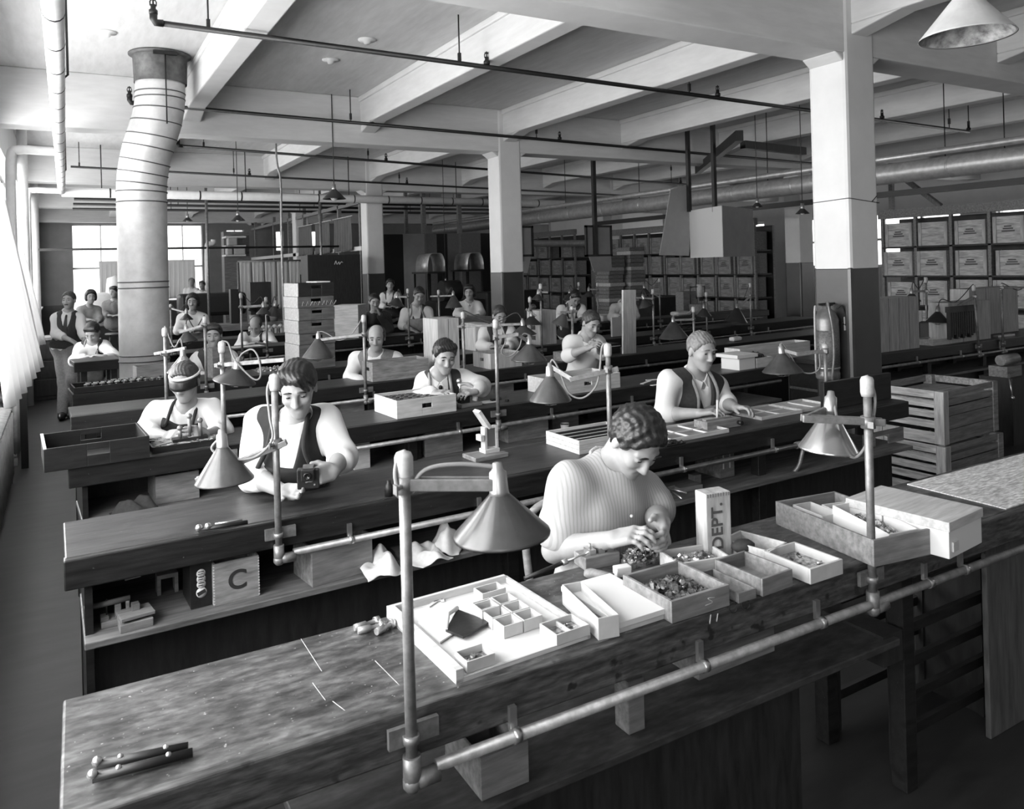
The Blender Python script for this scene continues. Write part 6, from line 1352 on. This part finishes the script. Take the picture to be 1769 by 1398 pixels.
for k in range(5):
    x = 2.75 + k * .33; p = Vector((x, 13.45, .951)); t = thing('potted_plant', ('pot plant on the far counter, nearest the window', 'pot plant on the far counter, second from the window', 'pot plant in the middle of the far counter row', 'pot plant on the far counter, second from the dark block', 'pot plant on the far counter, nearest the dark block')[k], 'plant', p, group='pot plants on the far counter')
    MB().lathe([(0, 0), (.06, 0), (.085, .13), (.075, .13), (0, .11)], 12).build('pot', M_mid, t); m = MB(); r = random.Random(k)
    for i in range(26):
        a, b = r.uniform(0, 6.28), r.uniform(.3, 1.3); q = Vector((math.cos(a) * math.cos(b), math.sin(a) * math.cos(b), math.sin(b))) * r.uniform(.08, .16); c = Vector((0, 0, .13)) + q; s_ = q.cross(Vector((0, 0, 1))).normalized() * .025; m.add([c - q * .3, c + s_, c + q * .25, c - s_], [(0, 1, 2, 3)])
    m.build('foliage', M_iron, t)
fbox('dark_block', 'dark upright block with splayed pale legs on the far counter', 'block', 398, 412, 500, 518, 13.5, .15, M_iron, z0=.951)
t = thing('cloth_rack', 'rack hung with pale striped cloths at the left back', 'rack', (3.55, 19.0, 0)); MB().tube([(0, 0, 2.05), (1.75, 0, 2.05)], .025, 8).build('rail', M_mid, t)
for x in (0, 1.75): MB().tube([(x, 0, 0), (x, 0, 2.05)], .025, 8).build('upright', M_mid, t)
for k in range(6): curtain('pale cloth on the rack at the left back, %s from the window' % ORD[k], (3.58 + k * .29, 18.98, 2.04), (3.84 + k * .29, 18.98, 2.04), (3.58 + k * .29, 18.98, .9), (3.84 + k * .29, 18.98, .9), 3, .03, 40 + k, rod=False, group='cloths on the rack')
for k in range(3): fbox('shelf_board', ('lowest white shelf board right of the end windows', 'middle white shelf board right of the end windows', 'top white shelf board right of the end windows')[k], 'shelf', 390, 425, (440, 424, 408)[k], (443, 427, 411)[k], 22.45, .6, M_white, group='white shelves at the back')
fbox('shelf_cabinet', 'dim cupboard behind the white shelf boards', 'cabinet', 386, 430, 400, 520, 22.9, .4, M_mid, z0=0)
for k, (a_, b_, c_, d_) in enumerate(((392, 402, 424, 440), (404, 424, 428, 440), (394, 410, 411, 424))): fbox('paper_bundle', ('pale bundle at the left of the lowest white shelf', 'wide pale bundle at the right of the lowest white shelf', 'pale bundle on the middle white shelf')[k], 'bundle', a_, b_, c_, d_, 22.4, .3, M_card, bev=.03, group='bundles on the white shelves')
t = thing('white_vent_pipe', 'white vent pipe with an elbow rising beside the end window', 'pipe', Vector((*on(358, 470, y=22).xy, 0))); P = [Vector((*on(358, 470, y=22).xy, 0)), on(358, 470, y=22), on(358, 428, y=22), on(360, 422, y=22), on(368, 420, y=22), on(369, 414, y=22)]; MB().tube([p - t.location for p in spline(P, 4)], .07, 10).build('pipe', M_lag, t)
fbox('tool_cupboard', 'dark tool cupboard on the far counter left of the crates', 'cupboard', 432, 468, 488, 516, 13.5, .3, M_dark, z0=.951)
# dark equipment right of the far column
for k, (l, r_, tp, m_) in enumerate(((662, 696, 405, M_black), (696, 733, 404, M_grey), (736, 754, 404, M_cardd), (754, 772, 404, M_black), (773, 792, 403, M_cardd), (796, 830, 403, M_cardd), (830, 850, 403, M_black))):
    fbox('screen_panel', ('black screen panel beside the far column', 'wide grey screen panel', 'narrow grey screen panel left of the black strip', 'black strip between two grey screen panels', 'narrow grey screen panel right of the black strip', 'wide grey screen panel next to the middle column', 'black screen panel behind the middle column')[k], 'screen', l, r_, tp, 520, 17.6, .04, m_, z0=0, group='row of tall screens')
for k, (l, r_, tp, bt) in enumerate(((739, 770, 438, 470), (808, 836, 437, 466))):
    a, b = on(l, bt, y=15.6), on(r_, bt, y=15.6); t = thing('round_hood', ('rounded sheet metal hood on a stand, in front of the screens', 'rounded sheet metal hood half hidden by the middle column')[k], 'hood', a, .0); w_ = b.x - a.x; h_ = on(l, tp, y=15.6).z - a.z; n = 14
    prof = [(w_ * .5 - w_ * .5 * math.cos(PI * i / n), h_ * min(1, 1.15 * math.sin(PI * i / n) ** .75)) for i in range(n + 1)]
    MB().sheet([[(x, 0, z) for x, z in prof], [(x + .1, .9, z) for x, z in prof]]).build('hood_shell', M_zinc, t, solid=.01); MB().b2((0, 0, -.04), (w_, .9, 0)).build('tray', M_iron, t)
    for x in (.03, w_ - .03): MB().tube([(x, .05, 0), (x, .05, -a.z)], .025, 8).tube([(x, .8, 0), (x, .8, -a.z)], .025, 8).build('stand_leg', M_iron, t)
t = thing('lit_bulb', 'bare lit bulb low in front of the dark screens', 'lamp', on(770, 489, y=14.9)); MB().ball((0, 0, 0), .035, 10).build('bulb', glow('lit_bulb', .9, 9), t); MB().tube([(0, 0, .03), (0, 0, .10)], .02, 8).build('socket', M_brass, t); MB().tube([(0, 0, .08), (.0, .0, ZC - t.location.z)], .006, 6).build('cord', M_cordd, t)
t = thing('dark_machine', 'dark belt machine between the screens and the middle column', 'machine', (7.0, 14.3, 0)); MB().b2((-.5, 0, 0), (.7, .6, 1.1)).build('cabinet', M_iron, t, bev=.03); MB().tube([(-.3, .2, 1.3), (.1, .2, 1.3)], .22, 14).build('wheel', M_iron, t)
t = thing('dark_stock', 'dark pile of stock behind the woman in white', 'stock', (8.2, 14.2, 0)); MB().b2((-.6, 0, 0), (.8, .5, 1.25)).build('cabinet', M_black, t, bev=.03)
fbox('lower_cabinet', 'dark cabinet under the cartons on the far right', 'cabinet', 1130, 1172, 515, 560, 12.6, .5, M_dark, z0=0)
# white half wall patch at the far right, dark below
t = thing('store_wall', 'pale partition with a dark lower half, far behind the hanging papers', 'partition', (13.0, 20.0, 0)); MB().b2((0, 0, 1.55), (4.5, .12, 3.4)).build('upper_panel', M_white, t); MB().b2((0, -.01, 0), (4.5, .13, 1.55)).build('lower_panel', M_dado, t)
fbox('back_lumber', 'dim store of timber high behind the near rack', 'lumber', 1530, 1769, 388, 440, 12.0, .1, M_dark) if False else None
# work horse with a vise at the right edge
p = on(1742, 690, y=4.0); t = thing('bench_grinder', 'small grinding vise on a dark stand at the right edge', 'vise', (p.x, p.y, 0)); MB().b2((-.12, -.1, 0), (.2, .2, .62)).build('stand', M_dark, t); MB().b2((-.1, -.05, .62), (.15, .12, .72)).tube([(-.12, 0, .78), (.15, 0, .78)], .05, 12).build('vise_body', M_mid, t); MB().tube([(-.1, -.06, .66), (-.16, -.12, .45)], .008, 6).ball((-.16, -.12, .45), .02, 8).build('crank', M_steel, t)

# conduit drop curving down from the ceiling to the far benches
P = [on(478, 246, y=12.0), on(477, 262, y=12.0), on(480, 290, y=12.0), on(485, 315, y=12.0), on(487, 420, y=12.0), on(491, 560, y=12.0)]; P[0].z = ZC
t = thing('conduit_drop', 'thin conduit dropping with a bend from the ceiling to the far benches', 'conduit', P[0]); MB().tube([p - P[0] for p in spline(P, 5)] + [Vector((P[-1].x, P[-1].y, 0)) - P[0]], .016, 8).build('conduit', M_pipe, t)
# ------------------------------------------------------------------ the people
def stripes():
    m = mat('striped_shirt', .46, .9, var=.05, scale=12); nt = m.node_tree; b = nt.nodes['Principled BSDF']; tc = nt.nodes.new('ShaderNodeTexCoord'); wv = nt.nodes.new('ShaderNodeTexWave')
    wv.bands_direction = 'X'; wv.inputs['Scale'].default_value = 26; wv.inputs['Distortion'].default_value = 2.2; wv.inputs['Detail Scale'].default_value = .6
    c = nt.nodes.new('ShaderNodeValToRGB'); c.color_ramp.elements[0].color = (.27, .27, .27, 1); c.color_ramp.elements[1].color = (.34, .34, .34, 1); c.color_ramp.elements[0].position = .15; c.color_ramp.elements[1].position = .45
    nt.links.new(tc.outputs['Object'], wv.inputs['Vector']); nt.links.new(wv.outputs['Fac'], c.inputs['Fac']); nt.links.new(c.outputs['Color'], b.inputs['Base Color']); return m
M_stripe = stripes()
def P3(*q): return [W(*a) for a in q]
def arm_palms(): return None
DN = np.array([0, 0, -1.])
def pocket(root, hp, tp, HR, TR):
    m = MB(); c = tp(.085, .135, .58) - np.array(root.location); R3 = Matrix([list(v) for v in TR]).transposed(); m.box((0, 0, 0), (.085, .008, .095)); m.v = [tuple(Vector(c) + R3 @ Vector(v)) for v in m.v]; m.build('shirt_pocket', M_stripe, root, bev=.003)
    for k in range(4):
        c = tp(.0, .137, .78 - .15 * k) - np.array(root.location); MB().ball(Vector(c), .006, 8).build('button', M_paper, root)
person('man in a striped work shirt bent over the nearest bench, dark curly hair', W(1097, 764, 2.62), (28, 47, 4), W(1046, 812, 2.68), W(1030, 1043, 2.76), P3((982, 838, 2.60), (1112, 850, 2.84)), P3((958, 950, 2.60), (1133, 892, 2.72)),
       P3((1058, 932, 2.42), (1144, 902, 2.50)), P3((1100, 922, 2.36), (1150, 926, 2.42)), [DN * .8 + R_ * .6, DN * .2 - R_ * .9], h=.0045, hair='curly', shirt=M_stripe, sleeve=-.30, collar=True, neckband=True, vopen=.0, curl=(.75, .8), extras=(pocket,), fold=.006)
t = thing('bentwood_chair', 'wooden chair with a bowed back rail behind the nearest worker', 'chair', (W(1010, 1040, 2.78).x, W(1010, 1040, 2.78).y, 0), -.5)
MB().lathe([(0, 0), (.19, 0), (.20, -.015), (.19, -.03), (0, -.03)], 22, (0, 0, .45)).build('seat', M_mid, t)
for x, y in ((-.15, -.13), (.15, -.13), (-.15, .14), (.15, .14)): MB().tube([(x, y, .43), (x * 1.15, y * 1.15, 0)], .017, 8).build('leg', M_mid, t)
MB().tube(spline([(-.17, .13, .44), (-.20, .19, .75), (-.15, .22, .86), (0, .24, .89), (.15, .22, .86), (.20, .19, .75), (.17, .13, .44)], 5), .015, 8).build('back_rail', M_mid, t)
def hcam(root, hp, tp, HR, TR): pass
person('young man with dark swept hair and dark apron holding a camera, second bench', W(514, 671, 3.27), (9, 26, -3), W(507, 730, 3.38), W(511, 905, 3.56), P3((447, 730, 3.42), (563, 727, 3.42)), P3((438, 822, 3.34), (590, 788, 3.34)),
       P3((489, 849, 3.17), (577, 814, 3.17)), P3((520, 850, 3.12), (556, 820, 3.12)), [DN * -.4 + R_ * .3 - F_ * .5, DN * .3 - R_ * .6 + F_ * .5], h=.005, hair='lock', sleeve=.22, neckband=True, apron=(M_apron, .74, .15), vest=M_apron, curl=(.5, .65))
p = W(533, 826, 3.10); t = thing('folding_camera', 'black folding camera held in the young man\'s hands', 'camera', p, -.35); MB().box((0, 0, 0), (.085, .045, .078)).build('camera_body', M_black, t, bev=.004); MB().box((0, -.03, .02), (.05, .03, .045)).build('lens_board', M_iron, t, bev=.003); MB().lathe([(0, .0), (.015, 0), (.015, .012), (.011, .012), (0, .006)], 14, (0, -.045, .02), (0, -1, 0)).build('lens', M_lens, t); MB().box((0, 0, .045), (.04, .03, .014)).build('finder', M_pipe, t)
def visor(root, hp, tp, HR, TR):
    rows = []
    for v, (z, q) in enumerate(((.052, .0), (.030, .022), (.005, .038), (-.012, .045))):
        rows.append([Vector(hp(.092 * math.sin(a), -.012 + (.108 + q * .5) * math.cos(a), z)) - root.location for a in np.linspace(-1.25, 1.25, 15)])
    MB().sheet(rows).build('eyeshade', M_black, root, solid=.002)
    MB().tube([Vector(hp(.086 * math.sin(a), -.012 + .106 * math.cos(a), .054)) - root.location for a in np.linspace(-PI, PI, 25)], .008, 6).build('eyeshade_band', M_paper, root)
person('seated man wearing a dark eyeshade and apron, third bench', W(320, 660, 4.58), (2, 17, 0), W(322, 706, 4.70), W(321, 799, 4.90), P3((270, 712, 4.74), (367, 708, 4.74)), P3((253, 747, 4.60), (384, 745, 4.60)), P3((288, 754, 4.38), (356, 751, 4.38)),
       P3((304, 751, 4.33), (343, 748, 4.33)), [DN * .3 + R_ * .7, DN * .3 - R_ * .7], h=.006, hair='short', hairm=M_hairb, sleeve=.25, collar=False, apron=(M_apron, .93, .115), extras=(visor,), curl=(.6, .6))
p = W(328, 752, 4.28); t = thing('lens_fixture', 'small dark clamping fixture worked by the man in the eyeshade', 'fixture', (p.x, p.y, .883), 0); MB().b2((-.09, -.03, 0), (.09, .04, .015)).build('base', M_iron, t)
for x, hh in ((-.05, .07), (0, .13), (.055, .10)): MB().tube([(x, 0, .01), (x, 0, hh)], .010, 8).ball((x, 0, hh), .016, 8).build('clamp_screw', M_pipe, t)
person('grey haired old man in dark waistcoat and pale apron, smiling, second bench', W(1212, 607, 4.66), (24, 13, 2), W(1199, 652, 4.74), W(1190, 780, 4.92), P3((1156, 660, 4.64), (1240, 668, 4.86)), P3((1146, 716, 4.60), (1253, 696, 4.74)), P3((1208, 714, 4.48), (1270, 704, 4.58)),
       P3((1230, 711, 4.44), (1288, 705, 4.52)), [DN * .9 + R_ * .2, DN * .9 - R_ * .2], h=.006, hair='short', hairm=M_hairg, skin=M_skin, sleeve=.12, vest=M_vest, apron=(M_aprong, .74, .09), vopen=.05, curl=(.6, .7))
person('man in tie and dark waistcoat working at the small press, third bench', W(768, 616, 5.34), (19, 20, 2), W(758, 652, 5.46), W(760, 743, 5.62), P3((732, 660, 5.46), (801, 657, 5.52)), P3((718, 692, 5.34), (832, 668, 5.46)), P3((750, 680, 5.20), (822, 676, 5.30)),
       P3((765, 678, 5.16), (810, 678, 5.26)), [DN * .8 + R_ * .3, DN * .8 - R_ * .3], h=.0065, hair='part', sleeve=.75, vest=M_vest, tie=True, curl=(.6, .6), apron=(M_aprong, .28, .14))
person('bald man in tie and grey waistcoat behind the tilted box, fourth bench', W(650, 584, 6.86), (4, 14, 0), W(648, 614, 6.98), W(649, 684, 7.18), P3((615, 622, 7.0), (684, 620, 7.0)), P3((606, 652, 6.86), (697, 645, 6.86)), P3((626, 664, 6.64), (684, 654, 6.66)),
       P3((640, 663, 6.60), (672, 655, 6.62)), [DN, DN], h=.0075, hair='bald', hairm=M_hairb, sleeve=.8, vest=M_vestg, tie=True)
person('young man in open white shirt examining a part, fourth bench', W(1021, 559, 6.95), (26, 26, 3), W(1010, 587, 7.02), W(1008, 650, 7.2), P3((985, 594, 6.98), (1034, 593, 7.1)), P3((982, 614, 6.86), (1041, 610, 6.94)), P3((1014, 602, 6.70), (1035, 600, 6.76)),
       P3((1025, 596, 6.66), (1030, 595, 6.70)), [DN * .3 + R_ * .6, DN * .3 - R_ * .8], h=.0075, hair='short', hairm=M_hairb, sleeve=.15, vopen=.06, curl=(.8, .8))
person('man in waistcoat and bow tie behind the small upright box, fifth bench', W(369, 580, 7.6), (14, 6, 0), W(366, 607, 7.7), W(368, 668, 7.92), P3((341, 622, 7.72), (398, 619, 7.76)), P3((335, 648, 7.58), (408, 642, 7.6)), P3((354, 655, 7.4), (394, 652, 7.42)),
       P3((364, 655, 7.36), (384, 653, 7.38)), [DN, DN], h=.008, hair='part', sleeve=.8, vest=M_vest, tie=True)
person('dark haired man in pale apron leaning his arms on the short raised bench', W(160, 574, 8.9), (6, 40, 0), W(160, 594, 9.06), W(162, 640, 9.36), P3((139, 602, 9.02), (182, 599, 9.06)), P3((130, 624, 8.86), (203, 621, 8.88)), P3((146, 618, 8.62), (180, 616, 8.62)),
       P3((155, 615, 8.6), (169, 614, 8.6)), [DN, DN], h=.009, hair='part', sleeve=.7, vest=M_vest, apron=(M_aprong, .80, .13))
def must(root, hp, tp, HR, TR): MB().tube([Vector(hp(x, .098 - 14 * x * x, -.050 - .1 * abs(x))) - root.location for x in (-.026, -.012, 0, .012, .026)], [.003, .006, .006, .006, .003], 6).build('moustache', M_hairb, root)
lg = [(W(105, 604, 10.1), W(110, 660, 10.0), on(108, 713, z=.08)), (W(122, 604, 10.1), W(126, 655, 9.95), on(122, 709, z=.08))]
person('man with a moustache standing in the aisle beside the windows', W(119, 519, 10.05), (8, 4, 0), W(117, 541, 10.1), W(113, 600, 10.12), P3((96, 551, 10.05), (137, 550, 10.15)), P3((97, 577, 9.98), (144, 575, 10.1)), P3((122, 588, 9.86), (146, 590, 9.98)),
       P3((131, 593, 9.84), (148, 598, 9.95)), [DN, DN], h=.009, hair='short', hairm=M_hairb, sleeve=.35, vest=M_vest, tie=True, legs=lg, trou=M_trog, extras=(must,))
person('balding man in shirt sleeves and waistcoat bent low over his bench', W(442, 562, 10.3), (0, 44, 0), W(441, 580, 10.46), W(442, 618, 10.76), P3((421, 583, 10.4), (465, 581, 10.4)), P3((413, 600, 10.24), (475, 598, 10.24)), P3((428, 596, 10.04), (456, 595, 10.04)),
       P3((436, 593, 10.02), (448, 592, 10.02)), [DN, DN], h=.01, hair='bald', hairm=M_hairb, sleeve=.8, vest=M_vest)
person('woman with short curly dark hair in a pale blouse, far left bench', W(333, 522, 11.0), (14, 6, 0), W(332, 543, 11.08), W(334, 600, 11.3), P3((314, 551, 11.1), (352, 550, 11.12)), P3((306, 572, 10.95), (358, 570, 10.98)), P3((320, 572, 10.78), (346, 570, 10.8)),
       P3((328, 571, 10.75), (339, 570, 10.76)), [DN, DN], h=.01, hair='curly', sleeve=.1, collar=False, female=True, hs=.95)
lg = [(W(715, 585, 10.9), W(714, 640, 10.9), Vector((*W(714, 690, 10.95).xy, .08))), (W(729, 585, 10.9), W(730, 640, 10.9), Vector((*W(730, 690, 10.95).xy, .08)))]
person('man standing in a long grey apron and dark scarf', W(724, 510, 10.7), (16, 28, 3), W(719, 531, 10.78), W(721, 584, 10.9), P3((700, 541, 10.74), (740, 539, 10.8)), P3((695, 562, 10.64), (744, 562, 10.7)), P3((712, 570, 10.5), (735, 572, 10.55)),
       P3((721, 574, 10.46), (730, 576, 10.5)), [DN, DN], h=.01, hair='short', sleeve=.1, shirt=M_shirt, vest=M_vest, apron=(M_aprong, .74, .15), legs=lg)
person('woman in a white blouse beside the middle column', W(811, 506, 11.9), (-6, 5, 0), W(811, 523, 11.96), W(812, 572, 12.1), P3((796, 529, 11.95), (826, 528, 11.98)), P3((789, 543, 11.84), (833, 541, 11.86)), P3((801, 546, 11.7), (826, 545, 11.72)),
       P3((807, 546, 11.66), (820, 545, 11.68)), [DN, DN], h=.011, hair='full', sleeve=.6, female=True, hs=.95, vopen=.05)
person('man in dark waistcoat behind the crossed lamp arms, fifth bench', W(863, 546, 8.6), (20, 22, 0), W(858, 567, 8.7), W(859, 622, 8.9), P3((837, 575, 8.68), (881, 574, 8.72)), P3((832, 597, 8.56), (886, 594, 8.6)), P3((848, 600, 8.4), (877, 598, 8.42)),
       P3((856, 599, 8.36), (869, 598, 8.38)), [DN, DN], h=.009, hair='short', hairm=M_hairb, sleeve=.8, vest=M_vest)
person('dark haired man in waistcoat stooping behind the tilted lamp', W(994, 515, 11.0), (12, 42, 4), W(985, 530, 11.1), W(984, 576, 11.35), P3((970, 536, 11.05), (1004, 534, 11.1)), P3((965, 551, 10.95), (1010, 549, 11.0)), P3((980, 553, 10.78), (1003, 551, 10.8)),
       P3((987, 553, 10.74), (997, 552, 10.76)), [DN, DN], h=.011, hair='short', sleeve=.7, vest=M_vest)
person('dark haired person stooping behind the top of the upright plank', W(1083, 514, 11.8), (10, 45, 0), W(1075, 527, 11.9), W(1076, 570, 12.1), P3((1061, 533, 11.85), (1092, 531, 11.9)), P3((1057, 548, 11.7), (1098, 546, 11.75)), P3((1070, 549, 11.55), (1090, 548, 11.58)),
       P3((1076, 549, 11.5), (1085, 548, 11.53)), [DN, DN], h=.011, hair='short', sleeve=.7)
person('person in a dark jacket raising a hand to the face, by the far column', W(647, 522, 10.6), (20, 14, 0), W(648, 543, 10.66), W(650, 600, 10.8), P3((630, 550, 10.64), (668, 548, 10.7)), P3((624, 572, 10.5), (673, 568, 10.55)), P3((630, 548, 10.4), (657, 545, 10.4)),
       P3((627, 540, 10.38), (653, 536, 10.4)), [R_ * 1., -R_ * 1.], h=.01, hair='short', shirt=M_vest, sleeve=.9, collar=False)
person('far man in dark waistcoat beside the black screen', W(674, 493, 14.6), (10, 5, 0), W(674, 507, 14.7), W(674, 548, 14.8), P3((662, 512, 14.7), (686, 511, 14.7)), P3((659, 527, 14.6), (689, 526, 14.6)), P3((664, 530, 14.4), (685, 529, 14.4)), P3((668, 530, 14.4), (681, 529, 14.4)), [DN, DN], h=.015, sleeve=.8, vest=M_vest)
person('dark haired woman in patterned blouse behind the standing man', W(157, 513, 13.2), (35, 8, 0), W(154, 531, 13.3), W(154, 577, 13.4), P3((139, 537, 13.2), (168, 535, 13.4)), P3((141, 553, 13.1), (172, 552, 13.3)), P3((155, 553, 12.95), (170, 555, 13.0)), P3((161, 552, 12.9), (168, 556, 12.95)), [DN, DN], h=.012, female=True, sleeve=.5, shirt=M_aprong, collar=False)
person('dark haired worker in front of the domed machine', W(197, 505, 15.0), (-10, 6, 0), W(197, 520, 15.1), W(197, 562, 15.2), P3((183, 526, 15.1), (211, 525, 15.1)), P3((180, 541, 15.0), (214, 540, 15.0)), P3((188, 545, 14.8), (206, 545, 14.8)), P3((193, 545, 14.8), (202, 545, 14.8)), [DN, DN], h=.013, sleeve=.8, shirt=M_vestg)
person('tiny pale haired worker at the end window, left of the pair', W(331, 488, 21), (0, 5, 0), W(331, 499, 21.1), W(331, 531, 21.1), P3((321, 502, 21.1), (341, 502, 21.1)), P3((319, 513, 21), (343, 513, 21)), P3((324, 517, 20.8), (338, 517, 20.8)), P3((327, 517, 20.8), (335, 517, 20.8)), [DN, DN], h=.018, sleeve=.8, hairm=M_hairg)
person('tiny worker at the end window, right of the pair', W(349, 493, 20.4), (0, 5, 0), W(349, 504, 20.5), W(349, 537, 20.5), P3((339, 508, 20.5), (359, 508, 20.5)), P3((337, 519, 20.4), (361, 519, 20.4)), P3((342, 522, 20.2), (356, 522, 20.2)), P3((345, 522, 20.2), (353, 522, 20.2)), [DN, DN], h=.018, sleeve=.8, hairm=M_hairb)
for lab, q in (('stool under the young man with the camera', (511, 905, 3.58)), ('stool under the man in the eyeshade', (321, 799, 4.92)), ('stool under the grey haired old man', (1190, 780, 4.94)), ('stool under the man at the small press', (760, 743, 5.64)), ('stool under the bald man in tie', (649, 684, 7.2)),
               ('stool under the young man in open white shirt', (1008, 650, 7.22)), ('stool under the man in bow tie', (368, 668, 7.95)), ('stool under the man leaning on the short bench', (162, 640, 9.38)), ('stool under the balding bent man', (442, 618, 10.8)), ('stool under the curly haired woman', (334, 600, 11.32)), ('stool under the man behind the crossed lamp arms', (859, 622, 8.92)), ('stool under the woman in white', (812, 572, 12.12)), ('stool under the man stooping behind the tilted lamp', (984, 576, 11.37)), ('stool under the person behind the plank', (1076, 570, 12.12)), ('stool under the person raising a hand', (650, 600, 10.82)), ('stool under the far man by the black screen', (674, 548, 14.8)), ('stool under the woman behind the standing man', (154, 577, 13.4)), ('stool under the worker by the domed machine', (197, 562, 15.2)), ('stool under the left tiny worker', (331, 531, 21.1)), ('stool under the right tiny worker', (349, 537, 20.5))):
    p = W(*q); stool(p, max(.35, p.z - .15), lab)
